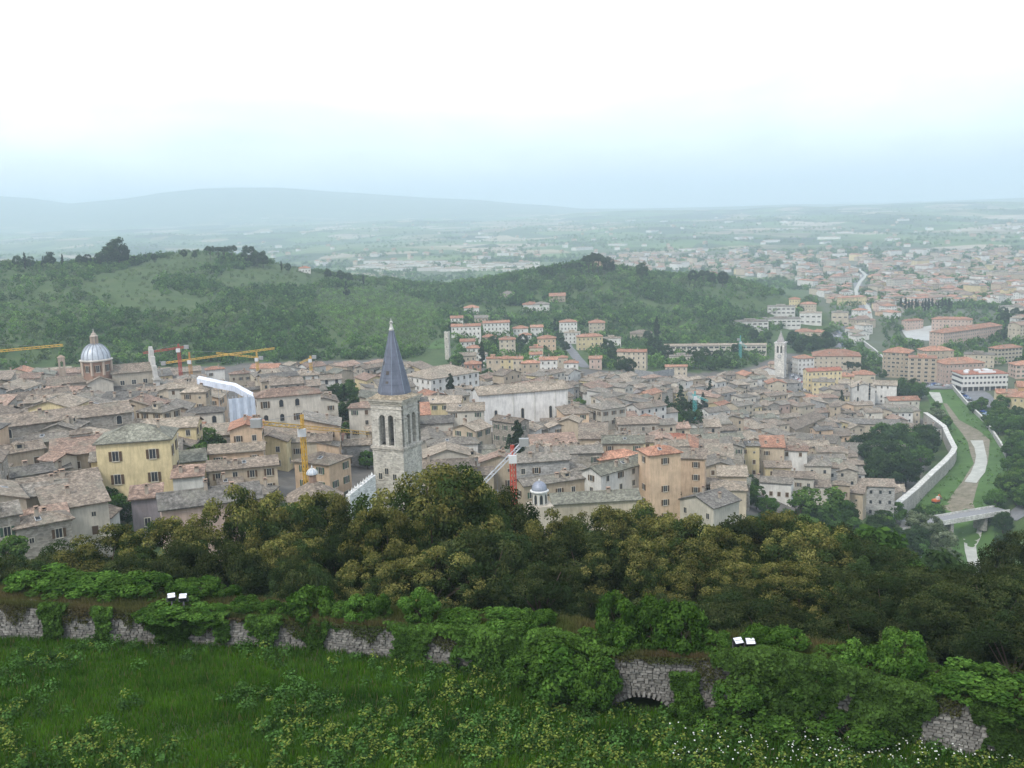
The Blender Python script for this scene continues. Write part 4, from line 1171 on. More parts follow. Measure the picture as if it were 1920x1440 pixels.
spz = zt(620); LEADC = (0.135, 0.148, 0.185)
spm = MB()
spm.lathe([(rs, zsp - .1), (rs * .985, zsp + .6), (.42, spz)], 8, 0, LEADC, 0, 0, math.pi / 8)
sp_o = spm.build('spire', MAT['lead'], e)
for k in range(8):
    a = math.pi / 8 + k * math.pi / 4; rb = MB()
    rb.bar((rs * math.cos(a), rs * math.sin(a), zsp + .2), (.42 * math.cos(a), .42 * math.sin(a), spz), .07, 0, (0.22, 0.25, 0.30)); rb.build('rib', MAT['lead'], sp_o)
for k in range(1, 9):       # horizontal seams of the sheets
    f = k / 9; r_ = rs * .985 + (.42 - rs * .985) * f; z_ = zsp + .6 + (spz - zsp - .6) * f
    se = MB(); rg0 = se.ring(r_ + .035, z_, 8, 0, 0, math.pi / 8); rg1 = se.ring(r_ + .03, z_ + .09, 8, 0, 0, math.pi / 8); se.prism(rg0, rg1, 0, (0.11, 0.12, 0.16), cap1=False); se.build('seam', MAT['lead'], sp_o)
for (a, f, w_, h_) in ((-1.95, .28, .8, .9), (-2.0, .42, .6, 1.0), (-1.2, .14, .7, .6)):
    r_ = (rs * .985 + (.42 - rs * .985) * f) * math.cos(math.pi / 8) + .05; z_ = zsp + .6 + (spz - zsp - .6) * f
    a = round((a - math.pi / 4 * 0) / (math.pi / 4)) * math.pi / 4
    pa = MB(); pa.box(-w_ / 2, w_ / 2, -.06, .06, 0, h_, 0, (0.10, 0.085, 0.075), True)
    q = MB(); q.merge(pa, Matrix.Rotation(a + math.pi / 2, 4, 'Z') @ Matrix.Translation((0, -r_, z_)) @ Matrix.Rotation(math.radians(-13), 4, 'X')); q.build('patch', MAT['lead'], sp_o)
fi = MB(); fi.lathe([(.62, spz - .35), (.66, spz - .1), (.45, spz + .25), (.30, spz + .9), (.25, spz + 1.15), (.42, spz + 1.4), (.42, spz + 1.7), (.1, spz + 2.0), (.06, spz + 2.6)], 12, 0, (0.55, 0.54, 0.50))
fi.build('finial', MAT['stone'], e, True)
for k, (u, py) in enumerate(((-.6, 890), (-2.4, 900), (1.6, 900))):
    o = bpy.data.objects.new('window', WIN['plain']); o.location = (u, -W / 2, zt(py)); link(o, e)
tag(e, 'tall stone campanile with paired arches and a dark blue lead spire', 'bell tower'); LAND.append((735, 800, 'campanile'))

# ---- cathedral: octagonal tile roof with lantern, and the white gable crest
D = 215.0
pc = at(588, 930, D); g0 = tz(pc[0], pc[1])
e = empty('cathedral', (pc[0], pc[1], g0), 0.35)
hz_ = pc[2] - g0
b = MB(); b.lathe([(6.0, -2), (6.0, hz_)], 8, 0, (0.50, 0.44, 0.35), cap=False); b.build('drum', MAT['plaster'], e)
ro = MB(); ro.lathe([(6.6, hz_ - .2), (6.65, hz_), (1.0, hz_ + 3.1)], 8, 0, ROOFC['brown']); roof_c = ro.build('roof', MAT['roof'], e)
la = MB(); la.lathe([(.85, hz_ + 2.6), (.85, hz_ + 4.6), (1.1, hz_ + 4.65), (1.1, hz_ + 4.85)], 8, 0, (0.36, 0.24, 0.18)); la.build('lantern', MAT['plaster'], e)
dm = MB(); dm.lathe([(1.2 * math.cos(a), hz_ + 4.86 + 1.15 * math.sin(a)) for a in np.linspace(0, 1.5, 6)], 12, 0, (0.45, 0.48, 0.52)); d_o = dm.build('lantern_dome', MAT['lead'], e)
for k in range(8):
    rb = MB(); P_ = [(1.23 * math.cos(a) * math.cos(k * math.pi / 4), 1.23 * math.cos(a) * math.sin(k * math.pi / 4), hz_ + 4.88 + 1.17 * math.sin(a)) for a in np.linspace(0, 1.5, 5)]
    for p_, q_ in zip(P_[:-1], P_[1:]): rb.bar(p_, q_, .06, 0, (0.7, 0.7, 0.68))
    rb.build('rib', MAT['lead'], d_o)
fi = MB(); fi.lathe([(.12, hz_ + 6), (.2, hz_ + 6.3), (.05, hz_ + 6.9)], 8, 0, (0.6, 0.6, 0.58)); fi.build('finial', MAT['stone'], e)
tag(e, 'octagonal church roof with a small ribbed lantern dome left of the campanile', 'church'); LAND.append((588, 905, 'octagonal church roof'))
p0, p1 = at(652, 928, 228), at(700, 890, 236)
e = empty('church_gable', (p0[0], p0[1], tz(p0[0], p0[1])), math.atan2(p1[1] - p0[1], p1[0] - p0[0]))
L = math.hypot(p1[0] - p0[0], p1[1] - p0[1]); zl, zh = p0[2] - e.location.z, p1[2] - e.location.z
g_ = MB(); g_.prism([(0, -.6, -2), (L, -.6, -2), (L, .6, -2), (0, .6, -2)], [(0, -.6, zl), (L, -.6, zh), (L, .6, zh), (0, .6, zl)], 0, (0.66, 0.66, 0.64)); g_.build('gable_wall', MAT['stone'], e)
for k in range(9):
    f = (k + .5) / 9; mb = MB(); x_ = L * f; z_ = zl + (zh - zl) * f
    mb.lathe([(.28, z_ - .2), (.30, z_ + .25), (.12, z_ + .6), (.03, z_ + .95)], 6, 0, (0.68, 0.68, 0.66), x_, 0); mb.build('crocket', MAT['stone'], e)
tag(e, 'white sloping stone gable with small pinnacles at the foot of the campanile', 'gable')

# ---- domed church on the left
D = 450.0
pc = at(180, 674, D); g0 = tz(pc[0], pc[1]); az = math.atan2(pc[0], pc[1])
e = empty('domed_church', (pc[0], pc[1], g0), -az + .06)
zd = pc[2] - g0; s = D / F * 1.03
BR = (0.35, 0.22, 0.16)
dr = MB(); dr.lathe([(5.9, zd - 9), (5.9, zd - .4)], 8, 0, BR, 0, 0, math.pi / 8, False); dro = dr.build('drum', MAT['plaster'], e)
for k in range(8):
    a = k * math.pi / 4
    o = bpy.data.objects.new('window', WIN['big']); r_ = 5.9 * math.cos(math.pi / 8); o.location = (r_ * math.sin(a), -r_ * math.cos(a), zd - 4.6); o.rotation_euler = (0, 0, a); o.scale = (1.0, 1, 1.25); link(o, dro)
    pl = MB(); b_ = a + math.pi / 8; pl.bar((5.95 * math.cos(b_), 5.95 * math.sin(b_), zd - 6), (5.95 * math.cos(b_), 5.95 * math.sin(b_), zd - .4), .38, 0, (0.47, 0.38, 0.30)); pl.build('pilaster', MAT['plaster'], dro)
co = MB(); co.lathe([(6.0, zd - .5), (6.6, zd - .2), (6.6, zd + .15), (5.9, zd + .4)], 24, 0, (0.52, 0.48, 0.42)); co.build('cornice', MAT['plaster'], e)
dm = MB(); dm.lathe([(5.75 * math.cos(a), zd + .35 + 6.2 * math.sin(a)) for a in np.linspace(0, 1.42, 12)], 32, 0, (0.46, 0.49, 0.52)); do_ = dm.build('dome', MAT['lead'], e, True)
for k in range(16):
    rb = MB(); b_ = k * math.pi / 8 + .1; P_ = [(5.8 * math.cos(a) * math.cos(b_), 5.8 * math.cos(a) * math.sin(b_), zd + .38 + 6.44 * math.sin(a)) for a in np.linspace(0, 1.4, 9)]
    for p_, q_ in zip(P_[:-1], P_[1:]): rb.bar(p_, q_, .09, 0, (0.30, 0.32, 0.36))
    rb.build('rib', MAT['lead'], do_)
zl = zd + 6.3
ln = MB(); ln.lathe([(1.5, zl - .5), (1.5, zl + .3), (1.0, zl + .35), (.95, zl + 3.0), (1.6, zl + 3.2), (1.6, zl + 3.5), (1.1, zl + 3.9), (.9, zl + 4.5), (.35, zl + 4.9), (.2, zl + 5.2)], 10, 0, (0.42, 0.36, 0.30)); lo = ln.build('lantern', MAT['plaster'], e)
for k in range(8):
    cm = MB(); a = k * math.pi / 4; cm.bar((1.35 * math.cos(a), 1.35 * math.sin(a), zl + .3), (1.35 * math.cos(a), 1.35 * math.sin(a), zl + 3.1), .17, 0, (0.45, 0.36, 0.28)); cm.build('column', MAT['plaster'], lo)
fi = MB(); fi.lathe([(.2, zl + 5.1), (.34, zl + 5.4), (.2, zl + 5.6), (.05, zl + 5.8), (.05, zl + 6.6)], 8, 0, (0.5, 0.48, 0.42)); fi.bar((-.4, 0, zl + 6.2), (.4, 0, zl + 6.2), .05, 0, (0.4, 0.4, 0.36)); fi.build('finial', MAT['stone'], e)
def block(e, x0, x1, y0, y1, h, axis, wall, rc, pitch=.5, wins=None, names=('wall', 'roof')):
    w, d = x1 - x0, y1 - y0
    M_ = Matrix.Translation(((x0 + x1) / 2, (y0 + y1) / 2, 0)); rn = random.Random(3)
    a = MB(); a.merge(wall_mb(w, d, h, axis, pitch, wall, rn), M_); wo = a.build(names[0], MAT['plaster'], e)
    rm, _ = roof_mb(w, d, h, axis, pitch, rc, rn, .5); b_ = MB(); b_.merge(rm, M_); b_.build(names[1], MAT['roof'], e)
    for (x, z, k, sc_) in (wins or []):
        o = bpy.data.objects.new('window', WIN[k]); o.location = (x, y0, z); o.scale = sc_; link(o, wo)
h_n = at(220, 698, D)[2] - g0
block(e, 5.2, 21, -4.5, 6.5, h_n, 'g', (0.44, 0.39, 0.31), ROOFC['brown'], .5, [(9, h_n - 5, 'plain', (1.6, 1, 1.2)), (13.5, h_n - 5, 'plain', (1.6, 1, 1.2)), (18, h_n - 5, 'plain', (1.6, 1, 1.2))])
block(e, 4.6, 21.5, -9, -4.55, h_n - 6.5, 's', (0.34, 0.30, 0.26), ROOFC['dark'], .35, names=('aisle_wall', 'aisle_roof'))
h_t = at(190, 706, D)[2] - g0
block(e, -4.5, 5.0, -9.5, 4, h_t - 1, 'G', (0.55, 0.50, 0.42), ROOFC['brown'], .42, names=('transept_wall', 'transept_roof'))
block(e, -19, -4.7, -4, 6, h_n - 2.2, 'g', (0.42, 0.36, 0.29), ROOFC['brown'], .45, names=('choir_wall', 'choir_roof'))
zf = at(268, 652, D)[2] - g0
fa = MB()
for (t0, t1, yy) in ((-3, .55, 9.0), (.55, .72, 7.6), (.72, .86, 5.2), (.86, .96, 3.2), (.96, 1.0, 1.2)):
    za, zb_ = (zf * t0 if t0 > 0 else -3), zf * t1
    fa.box(21.05, 23.2 - .8 * max(0, t0), -yy, yy, za, zb_, 0, (0.52, 0.50, 0.46))
fa.box(20.6, 23.7, -9.4, 9.4, zf * .50, zf * .50 + .6, 0, (0.5, 0.48, 0.43), True)
fa.build('facade', MAT['plaster'], e)
bx0 = -13.0
bt = MB(); zb_ = at(125, 686, D)[2] - g0; zt_ = at(125, 671, D)[2] - g0
arched_wall(bt, 2.6, h_n - 2, zt_, [(0, 1.1, zb_ - 1.2, zb_ + 1.2)], 1.3, 0, (0.42, 0.34, 0.27), M=Matrix.Translation((bx0, 3, 0)))
bt.prism([(bx0 - 1.6, 2.8, zt_), (bx0 + 1.6, 2.8, zt_), (bx0 + 1.6, 4.5, zt_), (bx0 - 1.6, 4.5, zt_)], [(bx0 - .2, 3.5, zt_ + 1), (bx0 + .2, 3.5, zt_ + 1), (bx0 + .2, 3.8, zt_ + 1), (bx0 - .2, 3.8, zt_ + 1)], 0, (0.40, 0.30, 0.23), True)
bt.build('bell_gable', MAT['plaster'], e)
tag(e, 'church with a pale ribbed dome on a brick drum at the far left', 'church'); LAND.append((190, 690, 'domed church'))

# ---- big white church
cx, cy, w, d, rot, zb = place(884, 1066, 738, 17, 16, .30)
e = empty('white_church', (cx, cy, tz(cx, cy)), rot); hh = 17 + zb - tz(cx, cy)
rn = random.Random(2)
wm = wall_mb(w, d, hh, 'g', .42, (0.68, 0.66, 0.62), rn); wo = wm.build('wall', MAT['plaster'], e)
rm, rz_ = roof_mb(w, d, hh, 'g', .42, ROOFC['sandy'], rn, .6); ro = rm.build('roof', MAT['roof'], e)
for u in (-.32, -.02, .30, .46):
    o = bpy.data.objects.new('window', WIN['tall']); o.location = (w * u, -d / 2, hh * .34); link(o, e)
for u, z in ((-.2, .62), (.2, .3)):
    o = bpy.data.objects.new('window', WIN['arch']); o.location = (-w / 2, -d * u, hh * z); o.rotation_euler = (0, 0, -math.pi / 2); link(o, e)
for u in (-.12, .12, .36, .495):
    mb = MB(); mb.box(w * u - .25, w * u + .25, -d / 2 - .22, -d / 2 - .01, -2, hh - .3, 0, (0.60, 0.58, 0.53)); mb.build('pilaster', MAT['plaster'], e)
o = bpy.data.objects.new('chimney', CHIM[0]); o.location = (w * .36, -1, hh + d * .2); o.scale = (2, 2, 1.3); link(o, ro)
tag(e, 'big plain white church with long sandy roof in the middle of town', 'church'); LAND.append((970, 745, 'big white church'))
mark(cx, cy, w, d, rot)
H(1008, 1058, 760, 8, 14, .25, 's', 'white', 'sandy', label='low lean-to annex along the white church wall', keep=.3)

# ---- clock tower by the square
pb = hit(1463, 706); D = math.hypot(pb[0], pb[1])
e = empty('clock_tower', pb, -math.atan2(pb[0], pb[1]) + math.radians(-14)); zt = lambda py: at(1462, py, D)[2] - pb[2]
W = 21 * D / F * .84
sh = MB(); zb_ = zt(662)
sh.box(-W / 2, W / 2, -W / 2, W / 2, -3, zb_, 0, (0.58, 0.55, 0.49)); sh.build('shaft', MAT['stone'], e)
ztop = zt(643)
bf = MB()
for k in range(4):
    M_ = Matrix.Rotation(k * math.pi / 2, 4, 'Z') @ Matrix.Translation((0, -W / 2, 0))
    arched_wall(bf, W if k % 2 == 0 else W - 1.6, zb_, ztop, [(-1.35, 1.5, zb_ + .5, zt(649)), (1.35, 1.5, zb_ + .5, zt(649))], .8, 0, (0.58, 0.55, 0.49), M=M_)
bf.build('belfry', MAT['stone'], e)
co = MB(); co.box(-W / 2 - .5, W / 2 + .5, -W / 2 - .5, W / 2 + .5, ztop, ztop + .8, 0, (0.55, 0.53, 0.49), True); co.box(-W / 2 + .85, W / 2 - .85, -W / 2 + .85, W / 2 - .85, zb_ - .1, zb_ + .3, 0, (0.1, 0.1, 0.1)); co.build('cornice', MAT['stone'], e)
sp = MB(); sp.lathe([(W * .40, ztop + .8), (W * .40, ztop + 1.3), (.3, zt(623))], 8, 0, (0.36, 0.33, 0.31), 0, 0, math.pi / 8); sp.build('spire', MAT['stone'], e)
fi = MB(); fi.lathe([(.3, zt(624)), (.35, zt(622)), (.08, zt(620)), (.06, zt(616))], 8, 0, (0.4, 0.4, 0.38)); fi.build('finial', MAT['metal'], e)
ck = MB(); zc = zt(667)
M_ = Matrix.Translation((0, -W / 2 - .02, zc)) @ Matrix.Rotation(math.pi / 2, 4, 'X')
t_ = MB(); t_.lathe([(1.35, 0), (1.35, .25)], 24, 0, (0.16, 0.17, 0.19)); t_.lathe([(1.0, .26), (1.0, .3)], 24, 0, (0.55, 0.54, 0.5)); ck.merge(t_, M_); cko = ck.build('clock_face', MAT['metal'], e)
for a, l in ((.6, .8), (2.4, .55)):
    hd = MB(); hd.bar((0, -W / 2 - .38, zc), (l * math.sin(a), -W / 2 - .38, zc + l * math.cos(a)), .06, 0, (0.04, 0.04, 0.04)); hd.build('clock_hand', MAT['metal'], cko)
tag(e, 'pale square clock tower with short stone spire above the car filled square', 'clock tower'); LAND.append((1462, 670, 'clock tower'))

# ---- slim plain tower
pb = hit(840, 674); D = math.hypot(pb[0], pb[1]); h_ = at(838, 623, D)[2] - pb[2]
e = empty('stone_tower', pb, -math.atan2(pb[0], pb[1]) - .35); W = 10.5 * D / F * .8
mb = MB(); mb.box(-W / 2, W / 2, -W / 2, W / 2, -3, h_, 0, (0.46, 0.43, 0.37)); mb.build('shaft', MAT['stone'], e)
mb = MB()
for sx in (-1, 1):
    for sy in (-1, 1): mb.box(sx * (W / 2 - .3) - .3, sx * (W / 2 - .3) + .3, sy * (W / 2 - .3) - .3, sy * (W / 2 - .3) + .3, h_ + .004, h_ + .7, 0, (0.48, 0.45, 0.39))
mb.build('parapet', MAT['stone'], e)
for z in (.45, .75):
    o = bpy.data.objects.new('window', WIN['small']); o.location = (0, -W / 2, h_ * z); link(o, e)
tag(e, 'slim windowless stone tower standing by the lawn at the hill foot', 'tower'); LAND.append((840, 645, 'slim stone tower'))

# ---- white lantern with grey dome rising from the oaks
D = 222.0
pb = at(1012, 945, D); g0 = tz(pb[0], pb[1]); e = empty('lantern_turret', (pb[0], pb[1], g0), .2)
z0 = pb[2] - g0; zt = lambda py: at(1012, py, D)[2] - g0
bs = MB(); bs.box(-2.6, 2.6, -2.6, 2.6, -2, z0, 0, (0.50, 0.44, 0.36)); bs.build('base', MAT['plaster'], e)
dr = MB(); dr.lathe([(1.75, z0), (1.75, zt(922))], 8, 0, (0.66, 0.65, 0.62), 0, 0, math.pi / 8); dro = dr.build('drum', MAT['plaster'], e)
for k in range(8):
    a = k * math.pi / 4; r_ = 1.75 * math.cos(math.pi / 8); o = bpy.data.objects.new('window', WIN['arch']); o.location = (r_ * math.sin(a), -r_ * math.cos(a), z0 + .3); o.rotation_euler = (0, 0, a); o.scale = (.55, 1, .95); link(o, dro)
co = MB(); co.lathe([(1.8, zt(922)), (2.15, zt(921)), (2.15, zt(919)), (1.8, zt(918))], 16, 0, (0.68, 0.67, 0.64)); co.build('cornice', MAT['plaster'], e)
dm = MB(); z1 = zt(918); dm.lathe([(1.8 * math.cos(a), z1 + 2.0 * math.sin(a)) for a in np.linspace(0, 1.5, 8)], 20, 0, (0.27, 0.29, 0.34)); dm.build('dome', MAT['lead'], e, True)
fi = MB(); fi.lathe([(.2, z1 + 1.95), (.25, z1 + 2.2), (.05, z1 + 2.5)], 8, 0, (0.5, 0.5, 0.48)); fi.build('finial', MAT['lead'], e)
tag(e, 'white octagonal lantern turret with grey dome rising behind the oaks', 'turret'); LAND.append((1012, 922, 'white lantern turret'))

# ---- office block with white bands on columns
cx, cy, w, d, rot, zb = place(1788, 1886, 702, 13, 24, .55)
e = empty('office_block', (cx, cy, tz(cx, cy)), rot)
for (z0, z1, c_, g, nm) in ((3.6, 5.6, (0.60, 0.58, 0.54), 0, 'band'), (5.6, 7.2, (0.07, 0.07, 0.08), -.25, 'glazing'), (7.2, 9.4, (0.60, 0.58, 0.54), 0, 'band'), (9.4, 11.0, (0.07, 0.07, 0.08), -.25, 'glazing'), (11.0, 12.6, (0.60, 0.58, 0.54), 0, 'band')):
    mb = MB(); mb.box(-w / 2 - g, w / 2 + g, -d / 2 - g, d / 2 + g, z0, z1, 0, c_, True) if g >= 0 else mb.box(-w / 2 - g, w / 2 + g, -d / 2 - g, d / 2 + g, z0 + .003, z1 - .003, 0, c_, True); mb.build(nm, MAT['flat'], e)
for zz in (5.6, 9.4):
    for k in range(12):
        u = (k + .5) / 12 * w - w / 2; mb = MB(); mb.box(u - w / 60, u + w / 60, -d / 2 - .02, -d / 2 + .3, zz, zz + 1.6, 0, (0.58, 0.56, 0.52)); mb.build('pier', MAT['flat'], e)
for k in range(9):
    u = (k + .1) / 8.2 * w - w / 2
    for y in (-d / 2 + .5,): mb = MB(); mb.box(u - .3, u + .3, y - .3, y + .3, -2, 3.6, 0, (0.5, 0.48, 0.45)); mb.build('column', MAT['flat'], e)
mb = MB(); mb.box(-w / 2 + 3, w / 2 - 1, -d / 2 + 3, d / 2 - 1, -2, 3.6, 0, (0.16, 0.15, 0.15)); mb.build('ground_floor', MAT['flat'], e)
mb = MB(); mb.box(-w / 2 - .4, w / 2 + .4, -d / 2 - .4, d / 2 + .4, 12.6, 13.0, 0, ROOFC['red'], True); ro = mb.build('roof', MAT['roof'], e)
for (u, v, a, b_) in ((-.35, -.2, 2.5, 2.5), (-.3, .05, 2.5, 2.5), (-.22, .25, 2.5, 2.5), (.1, -.25, 12, 1.6), (0, .25, 4, 4), (.2, .3, 4, 4), (.22, .1, 5, 2)):
    mb = MB(); mb.box(w * u - a / 2, w * u + a / 2, d * v - b_ / 2, d * v + b_ / 2, 13.0, 14.1, 0, (0.65, 0.65, 0.64)); mb.build('roof_light', MAT['flat'], ro)
tag(e, 'low office block with white bands and red flat roof by the bridge', 'office block'); LAND.append((1835, 700, 'banded office block'))
LAND += [(258, 870, 'yellow palazzo'), (390, 930, 'long pink house'), (100, 800, 'long stone building'), (540, 750, 'large pale palazzo'), (830, 715, 'long white palazzo'),
         (1240, 880, 'tall peach building'), (1137, 775, 'four storey palazzo'), (1500, 780, 'very long church roof'), (1635, 740, 'white riverside church'),
         (1300, 650, 'long school block'), (1810, 620, 'long barracks'), (1700, 680, 'tan apartment blocks'), (1540, 700, 'long yellow block'), (1330, 930, 'pale gabled house'), (1105, 625, 'yellow hill house')]

# ---- scaffold with white sheeting
D = math.hypot(*hit(450, 775, 8, 165)[:2])
A = [at(371, 708, D + 28), at(408, 716, D + 18), at(440, 722, D + 10), at(482, 745, D - 6)]
e = empty('sheeted_scaffold', (A[3][0], A[3][1], tz(A[3][0], A[3][1])))
def loc(p): return (p[0] - e.location.x, p[1] - e.location.y, p[2] - e.location.z)
SH = (0.55, 0.62, 0.72)
for i in range(3):
    a, b_ = loc(A[i]), loc(A[i + 1]); mb = MB()
    mb.poly([(a[0], a[1] - 1.5, a[2]), (b_[0], b_[1] - 1.5, b_[2]), (b_[0], b_[1] + 1.5, b_[2] + .4), (a[0], a[1] + 1.5, a[2] + .4)], 0, (0.72, 0.75, 0.80))
    mb.poly([(a[0], a[1] - 1.5, a[2] - 2), (b_[0], b_[1] - 1.5, b_[2] - 2), (b_[0], b_[1] - 1.5, b_[2]), (a[0], a[1] - 1.5, a[2])], 0, (0.6, 0.64, 0.72)); mb.build('sheet_roof', MAT['plaster'], e)
a, b_ = loc(at(428, 748, D - 10)), loc(at(484, 742, D - 10))
n = 8
for k in range(n):
    f0, f1 = k / n, (k + 1) / n; mb = MB(); w0 = .35 * (k % 2); w1 = .35 * ((k + 1) % 2)
    q0 = [a[i] + (b_[i] - a[i]) * f0 for i in range(3)]; q1 = [a[i] + (b_[i] - a[i]) * f1 for i in range(3)]
    mb.poly([(q0[0], q0[1] - w0, -1), (q1[0], q1[1] - w1, -1), (q1[0], q1[1] - w1, q1[2]), (q0[0], q0[1] - w0, q0[2])], 0, SH); mb.build('sheet_panel', MAT['plaster'], e)
for k in range(n + 1):
    f = k / n; q = [a[i] + (b_[i] - a[i]) * f for i in range(3)]; mb = MB(); mb.bar((q[0], q[1] + .5, -2), (q[0], q[1] + .5, q[2] + .6), .07, 0, (0.4, 0.4, 0.4)); mb.build('pole', MAT['metal'], e)
for (p_, q_) in zip(A[:-1], A[1:]):
    for f in (0, .5):
        u = loc([p_[i] + (q_[i] - p_[i]) * f for i in range(3)]); mb = MB(); mb.bar((u[0], u[1], -3), (u[0], u[1], u[2]), .07, 0, (0.4, 0.4, 0.4)); mb.build('pole', MAT['metal'], e)
tag(e, 'building wrapped in white blue scaffold sheeting with a bent sheet roof', 'scaffold'); LAND.append((440, 745, 'sheeted scaffold'))

# ---------------------------------------------------------------- cranes
def lattice(mb, p, q, r, n, col, t=.07):
    p = Vector(p); q = Vector(q); d = (q - p).normalized(); u = d.orthogonal().normalized()
    if abs(d.z) < .9: u = Vector((0, 0, 1)).cross(d).normalized()
    v = d.cross(u)
    C_ = [u * r + v * r, -u * r + v * r, -u * r - v * r, u * r - v * r]
    for c_ in C_: mb.bar(p + c_, q + c_, t, 0, col)
    for k in range(n):
        a = p + (q - p) * (k / n); b_ = p + (q - p) * ((k + 1) / n)
        for i in range(4):
            c0, c1 = C_[i], C_[(i + 1) % 4]
            mb.bar(a + (c0 if k % 2 else c1), b_ + (c1 if k % 2 else c0), t * .6, 0, col)
def crane(px, py_base, py_top, jib_px, jib_py, col, label, dist=None, r=.55, cjib=.3, mast_col=None, head=4.0, jd=0.0, cw=(0.3, 0.3, 0.29), tip_y=None):
    pb = hit(px, py_base, 0, 165) if dist is None else at(px, py_base, dist)
    if dist is not None: pb[2] = tz(pb[0], pb[1])
    D_ = math.hypot(pb[0], pb[1]); z = at(px, py_top, D_)[2] - pb[2]
    e = empty('tower_crane', pb)
    mc = mast_col or col
    mb = MB(); lattice(mb, (0, 0, -2), (0, 0, z), r, max(6, int((z + 2) / 1.3)), mc, .09); mb.build('mast', MAT['metal'], e)
    tip = at(jib_px, jib_py, D_ + jd); t = (tip[0] - pb[0], tip[1] - pb[1], tip[2] - pb[2])
    L_ = math.hypot(t[0], t[1])
    mb = MB(); lattice(mb, (0, 0, z), t, .36, max(6, int(L_ / 1.6)), col, .05); mb.build('jib', MAT['metal'], e)
    c_ = (-t[0] * cjib, -t[1] * cjib, z + (z - t[2]) * cjib)
    mb = MB(); lattice(mb, (0, 0, z), c_, .36, max(3, int(L_ * cjib / 1.6)), col, .07); mb.build('counter_jib', MAT['metal'], e)
    mb = MB(); mb.box(c_[0] - 1.1, c_[0] + 1.1, c_[1] - .7, c_[1] + .7, c_[2] - 1.0, c_[2] + .8, 0, cw, True); mb.build('counterweight', MAT['metal'], e)
    mb = MB(); mb.box(-.9, .9, -1.6, -.6, z - 2.0, z - .2, 0, (0.6, 0.6, 0.6), True); mb.build('cab', MAT['metal'], e)
    if head:
        mb = MB(); lattice(mb, (0, 0, z), (0, 0, z + head), .25, 4, mc, .07)
        mb.bar((0, 0, z + head), (t[0] * .7, t[1] * .7, z + (t[2] - z) * .7 + .5), .035, 0, (0.25, 0.25, 0.25)); mb.bar((0, 0, z + head), c_, .035, 0, (0.25, 0.25, 0.25)); mb.build('head', MAT['metal'], e)
    mb = MB(); u = [t[0] * .55, t[1] * .55, z + (t[2] - z) * .55]; mb.bar(u, (u[0], u[1], u[2] - 5), .03, 0, (.15, .15, .15)); mb.box(u[0] - .2, u[0] + .2, u[1] - .2, u[1] + .2, u[2] - 5.6, u[2] - 5, 0, (.2, .2, .2)); mb.build('hook', MAT['metal'], e)
    tag(e, label, 'crane', 'tower cranes over the town')
YEL = (0.62, 0.38, 0.07)
crane(361, 738, 674, 515, 653, YEL, 'yellow tower crane with a long jib right of the domed church', mast_col=(0.55, 0.27, 0.07), cjib=.30, r=.6)
crane(-40, 700, 662, 118, 647, YEL, 'yellow crane whose jib reaches in from the left edge', cjib=.2, dist=440)
crane(338, 690, 652, 268, 662, (0.42, 0.06, 0.05), 'red crane with white counterweight beside the domed church facade', cjib=.22, head=2, dist=520)
crane(483, 690, 670, 405, 662, YEL, 'slender yellow crane on the skyline of the left town', cjib=.1, head=3, dist=560)
crane(583, 690, 672, 562, 681, YEL, 'small yellow crane folded low behind the left rooftops', cjib=.35, head=1.5, dist=560)
crane(574, 905, 800, 690, 812, YEL, 'yellow crane mast standing beside the octagonal church roof', mast_col=(0.60, 0.36, 0.06), dist=232, cjib=.55, head=3, jd=35, r=.4)
crane(963, 920, 850, 908, 904, (0.50, 0.52, 0.55), 'grey crane with red mast head and drooping jib above the oaks', mast_col=(0.55, 0.09, 0.06), dist=226, cjib=.4, head=2, r=.45)
crane(1303, 805, 742, 1328, 752, (0.10, 0.42, 0.40), 'turquoise crane among the dark park trees', cjib=.4, head=2.5, r=.7)
crane(1388, 675, 640, 1400, 652, (0.10, 0.42, 0.40), 'turquoise crane mast in front of the second school wing', cjib=.3, head=5, r=.8)

# ---------------------------------------------------------------- river wall and bridge
def px_wall(name, top_px, h_m, th, col, label, cat, cap=True, tmin=200):
    """masonry wall along photo points of its top edge"""
    T = np.array([hit(x, y, h_m, tmin) for x, y in top_px])
    t = np.arange(len(T)); tt = np.linspace(0, len(T) - 1, (len(T) - 1) * 4 + 1)
    T = np.stack([np.interp(tt, t, T[:, i]) for i in range(3)], 1)
    d_ = np.gradient(T[:, :2], axis=0); d_ /= np.linalg.norm(d_, axis=1)[:, None]; nn = np.stack([-d_[:, 1], d_[:, 0]], 1)
    e = empty(name, (T[0][0], T[0][1], T[0][2] - h_m)); o_ = np.array(e.location)
    mb = MB(); cp = MB()
    for i in range(len(T) - 1):
        def P_(k, s, z): return (T[k][0] + nn[k][0] * th / 2 * s - o_[0], T[k][1] + nn[k][1] * th / 2 * s - o_[1], z - o_[2])
        for s in (-1, 1):
            mb.poly([P_(i, s, T[i][2] - h_m - 4), P_(i + 1, s, T[i + 1][2] - h_m - 4), P_(i + 1, s, T[i + 1][2]), P_(i, s, T[i][2])], 0, col)
        if cap:
            a = [P_(i, -1.25, T[i][2]), P_(i + 1, -1.25, T[i + 1][2]), P_(i + 1, 1.25, T[i + 1][2]), P_(i, 1.25, T[i][2])]
            cp.prism(a, [(x, y, z + .35) for x, y, z in a], 0, (0.58, 0.56, 0.51), True)
    mb.poly([P_(0, -1, T[0][2] - h_m - 4), P_(0, 1, T[0][2] - h_m - 4), P_(0, 1, T[0][2]), P_(0, -1, T[0][2])], 0, col) if False else None
    mb.build('masonry', MAT['stone'], e)
    if cap: cp.build('coping', MAT['stone'], e)
    tag(e, label, cat)
    return T
